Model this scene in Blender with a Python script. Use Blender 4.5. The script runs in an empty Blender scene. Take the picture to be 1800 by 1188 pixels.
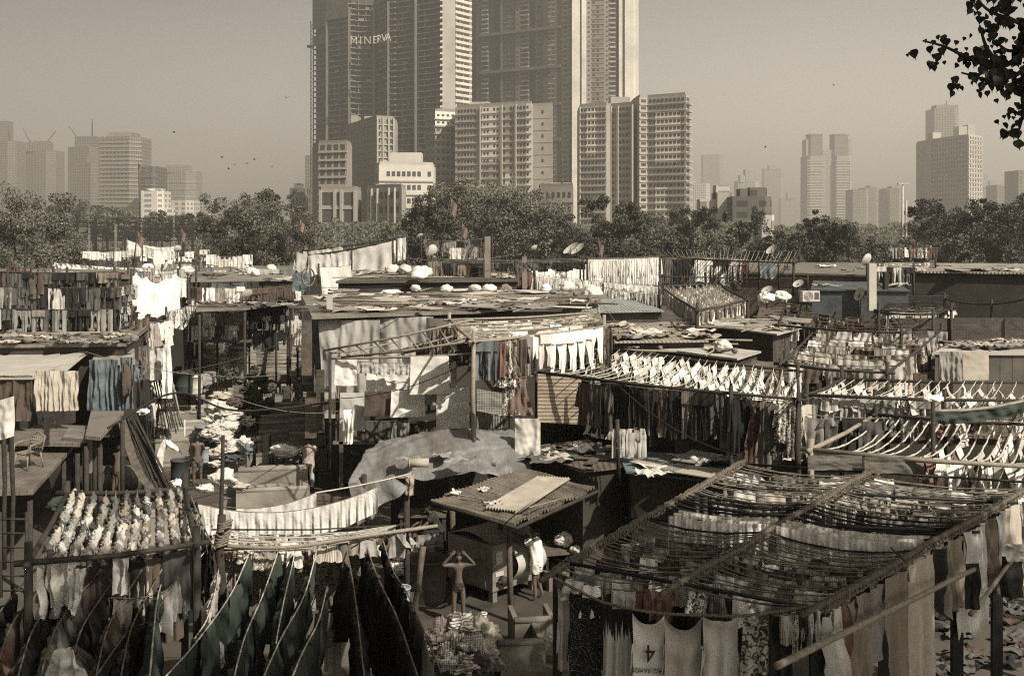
DENO=False; SKY_K=.112; EXPO=0.38; HAZE=4.6e-4; SHADE_CROWNS=[((13.5,6.8,13.5),(8.5,4.5,4.5)),((5,1,16.5),(9,6.5,3.2)),((-9,1.5,16),(8,6.5,3.2))]  # first is the peepal crown, the rest unseen canopies added to darken the foreground
import bpy, math, random
from mathutils import Vector, Matrix, noise
R=random.Random(7)
rad=math.radians
H=8.8; F=1900.0; YH=400.0
S=bpy.context.scene; COLL=S.collection
def P(px,py,Y): return Vector(((px-900)*Y/F, Y, H-(py-YH)*Y/F))
def PZ(px,py,z):
    Y=F*(H-z)/(py-YH); return Vector(((px-900)*Y/F, Y, z))
def scr(v): return 900+v.x*F/v.y
def lerp(a,b,t): return a+(b-a)*t
# ---------------------------------------------------------------- materials
MATS={}
def sep(c,k=.5):
    l=.3*c[0]+.59*c[1]+.11*c[2]; return tuple(k*x+(1-k)*l*q for x,q in zip(c,(1.05,.99,.88)))
def mk(name,c=None,rough=.85,var=.25,scale=3.0,bump=.0,bscale=20.,pat=None,c2=None,ps=1.0,metal=0.,spec=.3,dirt=0,island=0):
    if name in MATS: return MATS[name]
    if c: c=sep(c)
    if c2: c2=sep(c2)
    m=bpy.data.materials.new(name); m.use_nodes=True; nt=m.node_tree; N=nt.nodes; L=nt.links
    b=N['Principled BSDF']; b.inputs['Roughness'].default_value=rough; b.inputs['Metallic'].default_value=metal
    b.inputs['Specular IOR Level'].default_value=spec
    tc=N.new('ShaderNodeTexCoord'); oi=N.new('ShaderNodeObjectInfo')
    if c is None: col=oi.outputs['Color']
    else:
        rgb=N.new('ShaderNodeRGB'); rgb.outputs[0].default_value=(*c,1); col=rgb.outputs[0]
    add=N.new('ShaderNodeVectorMath'); add.operation='ADD'
    sc=N.new('ShaderNodeVectorMath'); sc.operation='SCALE'; sc.inputs['Scale'].default_value=37.
    cmb=N.new('ShaderNodeCombineXYZ')
    for k in range(3): L.new(oi.outputs['Random'],cmb.inputs[k])
    L.new(cmb.outputs[0],sc.inputs[0]); L.new(tc.outputs['Object'],add.inputs[0])
    if c is None or pat is None: L.new(sc.outputs[0],add.inputs[1])
    vec=add.outputs[0]
    def mix(a,bb,f,bt='MIX'):
        x=N.new('ShaderNodeMix'); x.data_type='RGBA'; x.blend_type=bt
        for s,v in ((0,f),(6,a),(7,bb)):
            if isinstance(v,(int,float)): x.inputs[s].default_value=v
            elif isinstance(v,tuple): x.inputs[s].default_value=(*v,1)
            else: L.new(v,x.inputs[s])
        return x.outputs[2]
    def ramp(src,a,b_,va=0.,vb=1.):
        r=N.new('ShaderNodeMapRange'); r.inputs[1].default_value=a; r.inputs[2].default_value=b_
        r.inputs[3].default_value=va; r.inputs[4].default_value=vb; L.new(src,r.inputs[0]); return r.outputs[0]
    hgt=None
    if pat:
        c2=c2 or (.05,.045,.035)
        if pat=='floral':
            t=N.new('ShaderNodeTexNoise'); t.inputs['Scale'].default_value=14*ps; t.inputs['Detail'].default_value=3; t.inputs['Distortion'].default_value=1.2
            L.new(vec,t.inputs['Vector']); col=mix(col,c2,ramp(t.outputs['Fac'],.50,.54))
        elif pat=='dots':
            t=N.new('ShaderNodeTexVoronoi'); t.inputs['Scale'].default_value=40*ps; L.new(vec,t.inputs['Vector']); col=mix(c2,col,ramp(t.outputs['Distance'],.18,.26))
        elif pat in('stripe','hstripe','dstripe'):
            t=N.new('ShaderNodeTexWave'); t.bands_direction={'stripe':'X','hstripe':'Z','dstripe':'DIAGONAL'}[pat]; t.inputs['Scale'].default_value=6*ps; t.inputs['Distortion'].default_value=.6
            L.new(vec,t.inputs['Vector']); col=mix(col,c2,ramp(t.outputs['Fac'],.55,.65))
        elif pat=='check':
            o=[]
            for d in 'XZ':
                t=N.new('ShaderNodeTexWave'); t.bands_direction=d; t.inputs['Scale'].default_value=5*ps; t.inputs['Distortion'].default_value=.3
                L.new(vec,t.inputs['Vector']); o.append(ramp(t.outputs['Fac'],.6,.7,0,.6))
            col=mix(mix(col,c2,o[0]),c2,o[1])
        elif pat=='fringe':
            mp=N.new('ShaderNodeMapping'); mp.inputs['Scale'].default_value=(45,1,2.2); L.new(vec,mp.inputs[0])
            t=N.new('ShaderNodeTexNoise'); t.inputs['Scale'].default_value=1.; t.inputs['Detail'].default_value=1; L.new(mp.outputs[0],t.inputs['Vector'])
            sx=N.new('ShaderNodeSeparateXYZ'); L.new(tc.outputs['Object'],sx.inputs[0])
            ma=N.new('ShaderNodeMath'); ma.operation='ADD'; L.new(t.outputs['Fac'],ma.inputs[0]); L.new(ramp(sx.outputs['Z'],-.78,0,-.55,.45),ma.inputs[1])
            col=mix(col,c2,ramp(ma.outputs[0],.42,.5))
        elif pat=='brick':
            t=N.new('ShaderNodeTexBrick'); t.inputs['Scale'].default_value=1.; t.inputs['Brick Width'].default_value=.24; t.inputs['Row Height'].default_value=.085; t.inputs['Mortar Size'].default_value=.008
            t.inputs['Color1'].default_value=(*c,1); t.inputs['Color2'].default_value=(c[0]*.55,c[1]*.55,c[2]*.55,1); t.inputs['Mortar'].default_value=(*c2,1)
            mp=N.new('ShaderNodeVectorMath'); mp.operation='MULTIPLY_ADD'; s2=N.new('ShaderNodeSeparateXYZ'); L.new(tc.outputs['Object'],s2.inputs[0])
            a2=N.new('ShaderNodeMath'); a2.operation='ADD'; L.new(s2.outputs[0],a2.inputs[0]); L.new(s2.outputs[1],a2.inputs[1])
            c3=N.new('ShaderNodeCombineXYZ'); L.new(a2.outputs[0],c3.inputs[0]); L.new(s2.outputs[2],c3.inputs[1]); L.new(c3.outputs[0],t.inputs['Vector'])
            col=t.outputs['Color']; hgt=t.outputs['Fac']
        elif pat in('corr','plank','corry'):
            t=N.new('ShaderNodeTexWave'); t.bands_direction='Y' if pat=='corry' else 'X'; t.inputs['Scale'].default_value=(2.1 if pat[:4]=='corr' else .9)*ps
            t.wave_profile='SIN' if pat[:4]=='corr' else 'SAW'; L.new(tc.outputs['Object'],t.inputs['Vector']); hgt=t.outputs['Fac']
            if pat=='plank': col=mix(col,c2,ramp(t.outputs['Fac'],.9,.97))
        elif pat=='floors':   # distant facade: rows of dark openings
            s2=N.new('ShaderNodeSeparateXYZ'); L.new(tc.outputs['Object'],s2.inputs[0])
            a2=N.new('ShaderNodeMath'); a2.operation='ADD'; L.new(s2.outputs[0],a2.inputs[0]); L.new(s2.outputs[1],a2.inputs[1])
            o=[]
            for src,per,th in ((s2.outputs[2],3.4,.45),(a2.outputs[0],3.6*ps,.5)):
                d=N.new('ShaderNodeMath'); d.operation='DIVIDE'; L.new(src,d.inputs[0]); d.inputs[1].default_value=per
                fr=N.new('ShaderNodeMath'); fr.operation='FRACT'; L.new(d.outputs[0],fr.inputs[0])
                g=N.new('ShaderNodeMath'); g.operation='GREATER_THAN'; L.new(fr.outputs[0],g.inputs[0]); g.inputs[1].default_value=th; o.append(g.outputs[0])
            mm=N.new('ShaderNodeMath'); mm.operation='MULTIPLY'; L.new(o[0],mm.inputs[0]); L.new(o[1],mm.inputs[1]); col=mix(col,c2,mm.outputs[0])
    if var:
        t=N.new('ShaderNodeTexNoise'); t.inputs['Scale'].default_value=scale; t.inputs['Detail'].default_value=6; t.inputs['Roughness'].default_value=.6
        L.new(vec,t.inputs['Vector']); g=ramp(t.outputs['Fac'],.28,.72,1-var,1+var*.6)
        cc=N.new('ShaderNodeCombineColor')
        for k in range(3): L.new(g,cc.inputs[k])
        col=mix(col,cc.outputs[0],1.,'MULTIPLY')
    if dirt:
        t=N.new('ShaderNodeTexNoise'); t.inputs['Scale'].default_value=scale*.45; t.inputs['Detail'].default_value=8; t.inputs['Roughness'].default_value=.75
        t.inputs['Distortion'].default_value=.6
        L.new(vec,t.inputs['Vector']); col=mix(col,(.07,.055,.04),ramp(t.outputs['Fac'],.5,.68,0,dirt))
    if island:
        gi=N.new('ShaderNodeNewGeometry'); g=ramp(gi.outputs['Random Per Island'],0,1,1-island,1+island)
        cc=N.new('ShaderNodeCombineColor')
        for k in range(3): L.new(g,cc.inputs[k])
        col=mix(col,cc.outputs[0],1.,'MULTIPLY')
    L.new(col,b.inputs['Base Color'])
    if bump or hgt is not None:
        bp=N.new('ShaderNodeBump'); bp.inputs['Strength'].default_value=bump or .6; bp.inputs['Distance'].default_value=.03
        if hgt is None:
            t=N.new('ShaderNodeTexNoise'); t.inputs['Scale'].default_value=bscale; t.inputs['Detail'].default_value=5; L.new(vec,t.inputs['Vector']); hgt=t.outputs['Fac']
        L.new(hgt,bp.inputs['Height']); L.new(bp.outputs[0],b.inputs['Normal'])
    MATS[name]=m; return m
CLOTH=mk('cloth',None,.9,.12,4,.25,25)
PATS={'floral':mk('floral_cloth',None,.9,.1,pat='floral',c2=(.04,.03,.025)),'dots':mk('dotted_cloth',None,.9,.1,pat='dots',c2=(.3,.28,.24)),
 'stripe':mk('striped_cloth',None,.9,.1,pat='stripe',c2=(.2,.16,.13)),'hstripe':mk('banded_cloth',None,.9,.1,pat='hstripe',c2=(.17,.13,.1)),
 'check':mk('checked_cloth',None,.9,.1,pat='check',c2=(.12,.08,.06),ps=1.5),'fringe':mk('streaked_cloth',None,.9,.05,pat='fringe',c2=(.015,.012,.01))}
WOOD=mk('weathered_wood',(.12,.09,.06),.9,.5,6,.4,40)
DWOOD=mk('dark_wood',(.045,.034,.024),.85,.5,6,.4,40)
BAMBOO=mk('bamboo',(.25,.21,.145),.7,.35,8,.2,30)
STEEL=mk('dark_steel',(.035,.03,.025),.6,.4,8,.1)
ROPE=mk('jute_rope',(.2,.165,.11),.95,.35,15,.5,120)
WROPE=mk('pale_rope',(.5,.45,.36),.9,.25,15,.5,120)
BROPE=mk('dark_rope',(.03,.025,.02),.9,.3,15,.5,120)
CONC=mk('concrete',(.17,.15,.12),.9,.4,1.6,.3,18,dirt=.7)
DCONC=mk('wet_concrete',(.07,.058,.043),.6,.5,1.3,.3,14,dirt=.6)
METAL=mk('sheet_metal',(.42,.39,.34),.6,.18,1.2,.1,6,dirt=.3)
CORR=mk('corrugated_sheet',(.3,.26,.2),.75,.3,1.0,.9,pat='corr',dirt=.75)
RUST=mk('rusty_sheet',(.13,.095,.065),.85,.45,1.4,.8,pat='corr',dirt=.8)
BRICK=mk('brick',(.19,.12,.085),.9,.3,2,.6,pat='brick',c2=(.2,.18,.15))
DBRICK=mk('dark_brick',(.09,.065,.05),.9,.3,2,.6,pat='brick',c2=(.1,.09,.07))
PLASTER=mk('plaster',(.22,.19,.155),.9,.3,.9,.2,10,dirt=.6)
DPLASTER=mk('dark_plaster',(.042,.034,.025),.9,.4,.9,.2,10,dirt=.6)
TARPB=mk('blue_tarp',(.10,.155,.19),.55,.45,2,.6,7,dirt=.7)
TARPG=mk('grey_tarp',(.33,.32,.3),.5,.25,1.5,.5,4,dirt=.5)
PALE=mk('pale_plastic_sheet',(.52,.49,.43),.6,.25,1.2,.5,4,dirt=.25)
MATM=mk('reed_mat',(.42,.31,.19),.9,.15,6,.5,pat='hstripe',c2=(.2,.13,.07),ps=.55)
SKIN=mk('skin',(.12,.075,.05),.55,.15,8)
HAIR=mk('black_hair',(.012,.01,.008),.6,.1)
PLAST=mk('plastic',None,.45,.08,3)
DISH=mk('dish_paint',(.5,.47,.42),.5,.15,6,dirt=.2)
# ---------------------------------------------------------------- mesh builder
class MB:
    def __init__(s): s.v=[]; s.f=[]; s.sm=[]
    def add(s,vs,fs,smooth=False):
        o=len(s.v); s.v+=[tuple(v) for v in vs]; s.f+=[tuple(i+o for i in f) for f in fs]; s.sm+=[smooth]*len(fs); return s
    def box(s,a,b,rot=None,org=None):
        x0,y0,z0=a; x1,y1,z1=b
        vs=[Vector(p) for p in ((x0,y0,z0),(x1,y0,z0),(x1,y1,z0),(x0,y1,z0),(x0,y0,z1),(x1,y0,z1),(x1,y1,z1),(x0,y1,z1))]
        if rot is not None: vs=[rot@v for v in vs]
        if org is not None: vs=[v+Vector(org) for v in vs]
        return s.add(vs,[(0,3,2,1),(4,5,6,7),(0,1,5,4),(1,2,6,5),(2,3,7,6),(3,0,4,7)])
    def prism(s,poly,z0,z1):
        n=len(poly); vs=[(p[0],p[1],z0) for p in poly]+[(p[0],p[1],z1) for p in poly]
        return s.add(vs,[tuple(range(n))[::-1],tuple(range(n,2*n))]+[(i,(i+1)%n,n+(i+1)%n,n+i) for i in range(n)])
    def slab(s,c,th):   # 4+ coplanar-ish corners, thickness downward
        n=len(c); vs=[Vector(p) for p in c]+[Vector(p)-Vector((0,0,th)) for p in c]
        return s.add(vs,[tuple(range(n)),tuple(range(n,2*n))[::-1]]+[(i,n+i,n+(i+1)%n,(i+1)%n) for i in range(n)])
    def tube(s,pts,r,n=6,twist=0.):
        pts=[Vector(p) for p in pts]; m=len(pts); vs=[]; up=None
        for i,p in enumerate(pts):
            d=(pts[min(i+1,m-1)]-pts[max(i-1,0)]); d=d.normalized() if d.length>1e-9 else Vector((0,0,1))
            if up is None: up=Vector((0,0,1)) if abs(d.z)<.9 else Vector((1,0,0))
            x=d.cross(up).normalized(); y=x.cross(d).normalized(); up=y
            rr=r[i] if isinstance(r,(list,tuple)) else r
            for k in range(n):
                a=2*math.pi*k/n+twist*i; q=rr*(1.25 if twist and k%2 else 1)
                vs.append(p+x*math.cos(a)*q+y*math.sin(a)*q)
        fs=[(i*n+k,i*n+(k+1)%n,(i+1)*n+(k+1)%n,(i+1)*n+k) for i in range(m-1) for k in range(n)]
        fs+=[tuple(range(n))[::-1],tuple((m-1)*n+k for k in range(n))]
        return s.add(vs,fs,n>4)
    def cyl(s,a,b,r,n=12): return s.tube([a,b],r,n)
    def grid(s,fn,nu,nv,smooth=True):
        vs=[fn(i/nu,j/nv) for j in range(nv+1) for i in range(nu+1)]
        return s.add(vs,[(j*(nu+1)+i,j*(nu+1)+i+1,(j+1)*(nu+1)+i+1,(j+1)*(nu+1)+i) for j in range(nv) for i in range(nu)],smooth)
    def blob(s,c,r,nu=14,nv=9,amp=.25,fr=1.6,seed=0,flat=-9):
        c=Vector(c); r=Vector(r)
        def fn(u,v):
            th=2*math.pi*u; ph=math.pi*v; d=Vector((math.sin(ph)*math.cos(th),math.sin(ph)*math.sin(th),math.cos(ph)))
            q=1+amp*noise.noise(d*fr+Vector((seed*3.1,0,0)))+amp*.5*noise.noise(d*fr*2.7+Vector((0,seed*1.7,0)))
            p=Vector((d.x*r.x*q,d.y*r.y*q,max(flat*r.z,d.z*r.z*q))); return c+p
        return s.grid(fn,nu,nv)
    def mesh(s,name,mat):
        m=bpy.data.meshes.new(name); m.from_pydata(s.v,[],s.f)
        if any(s.sm): m.polygons.foreach_set('use_smooth',s.sm)
        m.materials.append(mat); m.update(); return m
    def build(s,name,mat,parent=None,loc=None,col=None):
        o=bpy.data.objects.new(name,s.mesh(name,mat)); COLL.objects.link(o)
        if parent is not None: o.parent=parent
        if loc is not None: o.location=loc
        if col: o.color=(*sep(col),1)
        return o
def tag(o,label,cat,group=None):
    o['label']=label; o['category']=cat
    if group: o['group']=group
    return o
def kind(o,k): o['kind']=k; return o
def empty(name,loc=(0,0,0),rz=0,label=None,cat=None,group=None):
    o=bpy.data.objects.new(name,None); COLL.objects.link(o); o.location=loc; o.rotation_euler[2]=rz; o.empty_display_size=.2
    if label: tag(o,label,cat,group)
    return o
def inst(name,mesh,parent=None,loc=(0,0,0),rz=0,sc=(1,1,1),col=None):
    o=bpy.data.objects.new(name,mesh); COLL.objects.link(o); o.location=loc; o.rotation_euler[2]=rz; o.scale=sc
    if parent is not None: o.parent=parent
    if col: o.color=(*sep(col),1)
    return o
def copy_tree(o,parent=None,kids=None):
    c=o.copy(); COLL.objects.link(c)
    if parent is not None: c.parent=parent
    for ch in [x for x in bpy.data.objects if x.parent==o]: copy_tree(ch,c)
    return c
ORD='first second third fourth fifth sixth seventh eighth ninth tenth eleventh twelfth thirteenth fourteenth fifteenth sixteenth seventeenth eighteenth nineteenth twentieth'.split()
def ordn(i):
    if i<20: return ORD[i]
    t='twenty thirty forty fifty sixty seventy eighty ninety'.split(); k=i+1
    if k<100: return t[k//10-2]+'-'+ORD[k%10-1] if k%10 else t[k//10-2][:-1]+'ieth'
    return 'hundred-and-'+ordn(i-100)
# ---------------------------------------------------------------- paths
class Path:
    def __init__(s,pts):
        s.p=[Vector(q) for q in pts]; s.c=[0]
        for a,b in zip(s.p,s.p[1:]): s.c.append(s.c[-1]+(b-a).length)
        s.L=s.c[-1]
    def at(s,t):
        d=max(0,min(1,t))*s.L
        for i in range(len(s.p)-1):
            if d<=s.c[i+1] or i==len(s.p)-2:
                q=(d-s.c[i])/max(1e-9,s.c[i+1]-s.c[i]); return s.p[i].lerp(s.p[i+1],q)
    def dir(s,t): return (s.at(t+.02)-s.at(t-.02)).normalized()
def sagline(a,b,sag,n=12):
    a=Vector(a); b=Vector(b); return Path([a.lerp(b,i/n)-Vector((0,0,sag*4*(i/n)*(1-i/n))) for i in range(n+1)])
def pxpath(l): return Path([P(*q) for q in l])
def smooth_path(pts,n=16):   # catmull-rom
    p=[Vector(q) for q in pts]; p=[2*p[0]-p[1]]+p+[2*p[-1]-p[-2]]; out=[]
    for i in range(1,len(p)-2):
        for k in range(n):
            t=k/n; a,b,c,d=p[i-1:i+3]
            out.append(.5*((2*b)+(-a+c)*t+(2*a-5*b+4*c-d)*t*t+(-a+3*b-3*c+d)*t**3))
    out.append(p[-2]); return Path(out)
# ---------------------------------------------------------------- cloth library
COL={'white':(.74,.715,.66),'off-white':(.55,.52,.465),'cream':(.5,.45,.36),'beige':(.42,.36,.27),'light grey':(.42,.41,.38),'grey':(.24,.23,.21),
 'dark grey':(.09,.085,.078),'black':(.022,.019,.016),'brown':(.10,.06,.04),'rust red':(.2,.075,.05),'tan':(.22,.17,.11),'blue':(.13,.17,.2),
 'dark blue':(.05,.065,.085),'dark green':(.03,.052,.036),'pale green':(.3,.4,.33),'pink':(.33,.24,.21)}
def strips_mesh(strips,h,seed,k=5,a=.03,nv=10,nu=8,sag=0,y0=0,flare=0,mb=None,hang=1):
    r=random.Random(seed); p1,p2,p3=[r.uniform(0,6.3) for _ in range(3)]; mb=mb or MB()
    for (va,vb,fn) in strips:
        def g(u,t,fn=fn,va=va,vb=vb):
            v=va+(vb-va)*t; x0,x1=fn(v); x=lerp(x0,x1,u)
            y=a*(.2+v)*(math.sin(k*x*6.3+p1+v*.8)+.5*math.sin(k*2.3*x*6.3+p2-v))*1.3+a*1.2*noise.noise(Vector((x*4,v*3,seed)))
            z=-v*h-sag*(1-min(1,abs(2*x))**2)*(1-v)**1.5-.02*math.sin(x*9+p3)*v
            y=hang*(y0+flare*v)+y
            return (x,y,z)
        mb.grid(g,nu,nv)
    return mb
LIB={}
def lib(kd,pat=None):
    key=(kd,pat)
    if key in LIB: return LIB[key]
    out=[]
    for s in range(5):
        r=random.Random(hash(kd)%1 + s*13+len(kd)); j=lambda q:r.uniform(-q,q)
        if kd=='trousers':
            d1,d2=j(.05),j(.05)
            mb=strips_mesh([(0,1,lambda v:(-.24+.02*v+d1*v,.0-.12*max(0,v-.27)-.02*(v>.27)+d1*v*.5)),(0,1-.06*s/3,lambda v:(.0+.12*max(0,v-.27)+.02*(v>.27)+d2*v*.5,.24-.02*v+d2*v))],1.05,s,7,.03,16,9)
            mb=strips_mesh([(0,.27,lambda v:(-.235,.235))],1.0,s+5,5,.02,5,12,y0=-.06,mb=mb)
        elif kd=='jeans':
            mb=strips_mesh([(0,1,lambda v:(-.25,.25))],.40,s,5,.035,7,12,y0=-.05)
            mb=strips_mesh([(0,1,lambda v:(-.25,-.04-.02*v)),(0,1,lambda v:(.04+.02*v,.25))],.9+j(.1),s+3,3,.025,10,4,y0=.05,flare=.02,mb=mb)
        elif kd=='shirt':
            mb=strips_mesh([(0,1,lambda v:(-.27-.01*v,.27+.01*v)),(.0,.32,lambda v:(-.30-.30*v-.03,-.265)),(.0,.32,lambda v:(.265,.33+.30*v))],.75,s,5,.032,12,12,sag=.07)
        elif kd=='kurta':
            mb=strips_mesh([(0,1,lambda v:(-.23-.07*v,.23+.07*v)),(.0,.62,lambda v:(-.27-.2*v,-.19-.1*v)),(.0,.58,lambda v:(.19+.1*v,.27+.2*v))],1.15,s,7,.038,14,14,sag=.06)
        elif kd=='dress':
            mb=strips_mesh([(0,.3,lambda v:(-.17,.17)),(.3,1,lambda v:(-.17-.28*(v-.3),.17+.28*(v-.3)))],1.3,s,6,.04,12,12,sag=.03)
        elif kd=='vest':
            mb=strips_mesh([(0,.25,lambda v:(-.2-.15*v,-.09-.05*v)),(0,.25,lambda v:(.09+.05*v,.2+.15*v)),(.22,1,lambda v:(-.24,.24))],.68,s,5,.03,10,10)
        elif kd=='shorts':
            mb=strips_mesh([(0,1,lambda v:(-.25-.03*v,-.02*v)),(0,1,lambda v:(.02*v,.25+.03*v))],.45,s,4,.02,7,5)
        elif kd=='tent':     # cloth folded over a rope, both sides flaring out
            mb=strips_mesh([(0,1,lambda v:(-.23-.05*v,.23+.06*v))],.55+j(.1),s,4,.03,10,9,y0=0,flare=-.19+j(.04))
            mb=strips_mesh([(0,1,lambda v:(-.23-.04*v,.23+.05*v))],.55+j(.1),s+9,4,.03,10,9,y0=0,flare=.19+j(.04),mb=mb)
        elif kd=='garland':
            mb=MB()
            def gf(u,v,s=s):
                x=(v-.5)*.78; a=6.2832*u; q=.05+.022*math.sin(2*a+x*30+s)+.05*noise.noise(Vector((math.cos(a)*1.5,math.sin(a)*1.5,x*11+s*5)))
                q*=min(1,(.5-abs(v-.5))*7+.25); return (x,q*math.cos(a),q*1.15*math.sin(a)-.02-.05*abs(noise.noise(Vector((x*9,s,a)))))
            mb.grid(gf,14,22); mb=strips_mesh([(0,1,lambda v:(-.12+.1*math.sin(s),.02+.05*v))],.22,s,8,.03,6,5,y0=-.03,mb=mb)
        elif kd=='rag':
            mb=strips_mesh([(0,1,lambda v:(-.10-.05*math.sin(v*5+s),.10+.05*math.cos(v*4+s)))],.5,s,8,.03,8,6)
        else:                # sheet / towel / cloth: folded over the line
            kk={'sheet':5,'towel':3,'cloth':4}[kd]
            mb=strips_mesh([(0,1,lambda v:(-.5-.02*v*math.sin(v*4+s),.5+.02*v*math.cos(v*3+s)))],1,s,kk/2.,.028,10,22,y0=-.02,flare=-.01)
            mb=strips_mesh([(0,1,lambda v:(-.5,.5))],.8,s+4,kk/2.,.028,8,20,y0=.03,flare=.01,mb=mb)
        out.append(mb.mesh(kd+'_cloth',PATS[pat] if pat else CLOTH))
    LIB[key]=out; return out
CATS={'garland':('twisted_cloth','twisted cloth'),'tent':('folded_garment','folded garment'),'trousers':('trousers','trousers'),'jeans':('jeans','jeans'),'shirt':('shirt','shirt'),'kurta':('kurta','long shirt'),'dress':('dress','dress'),
 'vest':('vest','vest'),'shorts':('shorts','shorts'),'rag':('rag','rag'),'sheet':('bed_sheet','sheet'),'towel':('towel','towel'),'cloth':('hanging_cloth','cloth')}
SIZE={'sheet':(1.2,1.5),'towel':(.6,.9),'cloth':(.7,.8)}
REG=[]
def put(kd,loc,ang,col,ctx,rope=0,w=1,h=1,pat=None,reg=True):
    if kd in SIZE: w*=SIZE[kd][0]; h*=SIZE[kd][1]
    nm,cat=CATS[kd]; c=COL[col]; q=R.uniform(.82,1.12)
    o=inst(nm,R.choice(lib(kd,pat)),None,loc,ang,(w,1,h),tuple(min(.76,x*q) for x in c))
    if reg: REG.append((o,({'floral':'floral ','dots':'dotted ','stripe':'striped ','hstripe':'banded ','check':'checked ','fringe':'streaked '}.get(pat,''))+cat,col,ctx,rope,cat))
    return o
def hang(path,ctx,rope=0,kinds='shirt',cols='white',t0=0,t1=1,step=.5,jit=.1,pats=None,pp=.2,w=1,h=1,miss=.0,flip=False,jang=.15,vs=.1):
    kinds=kinds.split(',') if isinstance(kinds,str) else kinds; cols=cols.split(',')
    d=t0*path.L+step*.5; e=t1*path.L
    while d<e:
        t=(d+R.uniform(-jit,jit)*step)/path.L
        if R.random()>miss:
            q=path.dir(t); a=math.atan2(q.y,q.x)+R.uniform(-jang,jang)+(math.pi if R.random()<.3 else 0)
            k=R.choice(kinds); pat=None
            if pats and R.random()<pp: pat=R.choice(pats.split(','))
            put(k,path.at(t)+Vector((0,0,-.005)),a,R.choice(cols),ctx,rope,w*R.uniform(1-vs,1+vs),h*R.uniform(1-vs*1.2,1+vs*1.2),pat)
        d+=step*R.uniform(.85,1.15)
def drape(path,t0,t1,drop,col,ctx,kd='cloth',rope=0,nm=None,pat=None,fold=.04,k=None,seed=0,back=.0,taper=None,shift=(0,0),nu=None,reg=True,mat=None,soft=0):
    L=(t1-t0)*path.L; nu=nu or max(6,int(L/.05)); nu=min(nu,160); k=k or L/.28; r=random.Random(seed*7+int(t0*97)); ph=r.uniform(0,6)
    org=path.at((t0+t1)/2); q=(path.at(t1)-path.at(t0)); q.z=0; q.normalize(); nrm=Vector((q.y,-q.x,0))
    mb=MB()
    def side(sg,dr):
        def fn(u,v):
            p=path.at(lerp(t0,t1,u)); d=dr(u) if callable(dr) else dr
            f=fold*(.15+v)*(math.sin(u*k*6.28+ph+v+1.5*noise.noise(Vector((u*k*.5,v,seed))))+.6*math.sin(u*k*14.1+ph*2-v*1.4+2*noise.noise(Vector((u*k*.7,v*1.5,seed+4)))))+fold*1.2*noise.noise(Vector((u*k,v*2,seed)))+fold*.5*noise.noise(Vector((u*k*3,v*5,seed)))
            if soft: f+=soft*(.5+.5*v)*math.sin(u*k*9.3+ph*3+3*noise.noise(Vector((u*k*.8,v*.8,seed+7)))); d*=1+.22*noise.noise(Vector((u*k*.9,seed,2)))
            return p-org+Vector((0,0,-v*d*(1+.05*math.sin(u*17+ph))-(soft*.8*abs(math.sin(u*k*3.1+ph))*(1-v)**3)))+nrm*(sg*.025+f)+q*(shift[0]*v)+nrm*shift[1]*v
        mb.grid(fn,nu,10)
    side(1,drop)
    if back: side(-1,(lambda u:(drop(u) if callable(drop) else drop)*back))
    nm=nm or CATS[kd][0]
    o=mb.build(nm,mat or (PATS[pat] if pat else CLOTH),None,org,COL[col])
    if reg: REG.append((o,({'floral':'floral ','check':'checked ','stripe':'striped ','hstripe':'banded '}.get(pat,''))+CATS[kd][1],col,ctx,rope,CATS[kd][1]))
    return o
def finish_labels():
    g={}
    for e in REG: g.setdefault((e[3],e[4]),[]).append(e)
    nrope={}
    for (c,r) in g: nrope.setdefault(c,set()).add(r)
    for (ctx,rope),es in g.items():
        es.sort(key=lambda e:scr(e[0].location)); cnt={}
        for e in es: cnt.setdefault((e[2],e[1]),[]).append(e)
        idx=sorted(nrope[ctx]).index(rope)
        for (col,ph),l in cnt.items():
            for i,e in enumerate(l):
                s=f"{col} {ph}"
                if len(l)>1: s+=f", {ordn(i)} from left"
                if isinstance(rope,str): s+=f", {rope} of {ctx}"
                elif len(nrope[ctx])>1: s+=f", {ordn(idx)} rope of {ctx}"
                else: s+=f", {ctx}"
                tag(e[0],s,e[5],'laundry on the '+ctx)
def merge_excess():
    cm=bpy.data.materials.new('cloth_mixed'); cm.use_nodes=True; at=cm.node_tree.nodes.new('ShaderNodeAttribute'); at.attribute_name='tint'
    bb=cm.node_tree.nodes['Principled BSDF']; bb.inputs['Roughness'].default_value=.9; bb.inputs['Specular IOR Level'].default_value=.2; cm.node_tree.links.new(at.outputs['Color'],bb.inputs['Base Color'])
    by={}
    for e in REG: by.setdefault(e[0].name.split('.')[0],[]).append(e)
    for nm,es in by.items():
        if len(es)<=292: continue
        es.sort(key=lambda e:-(e[0].scale[0]*e[0].scale[2])**.5/e[0].location.y); rest=es[288:]
        v=[];f=[];c=[]
        for e in rest:
            o=e[0]; me=o.data; M=Matrix.LocRotScale(o.location,o.rotation_euler,o.scale); k=len(v)
            v+=[tuple(M@q.co) for q in me.vertices]; f+=[tuple(i+k for i in p.vertices) for p in me.polygons]; c+=[tuple(o.color)]*len(me.vertices)
            bpy.data.objects.remove(o)
        me=bpy.data.meshes.new(nm); me.from_pydata(v,[],f); me.polygons.foreach_set('use_smooth',[True]*len(f)); me.materials.append(cm)
        a=me.color_attributes.new('tint','FLOAT_COLOR','POINT'); a.data.foreach_set('color',[x for q in c for x in q])
        o=bpy.data.objects.new('distant_'+nm+'_laundry',me); COLL.objects.link(o); o['kind']='stuff'; tag(o,'smallest and farthest %s hanging as mixed laundry over the sheds'%es[0][5],'laundry')
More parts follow.
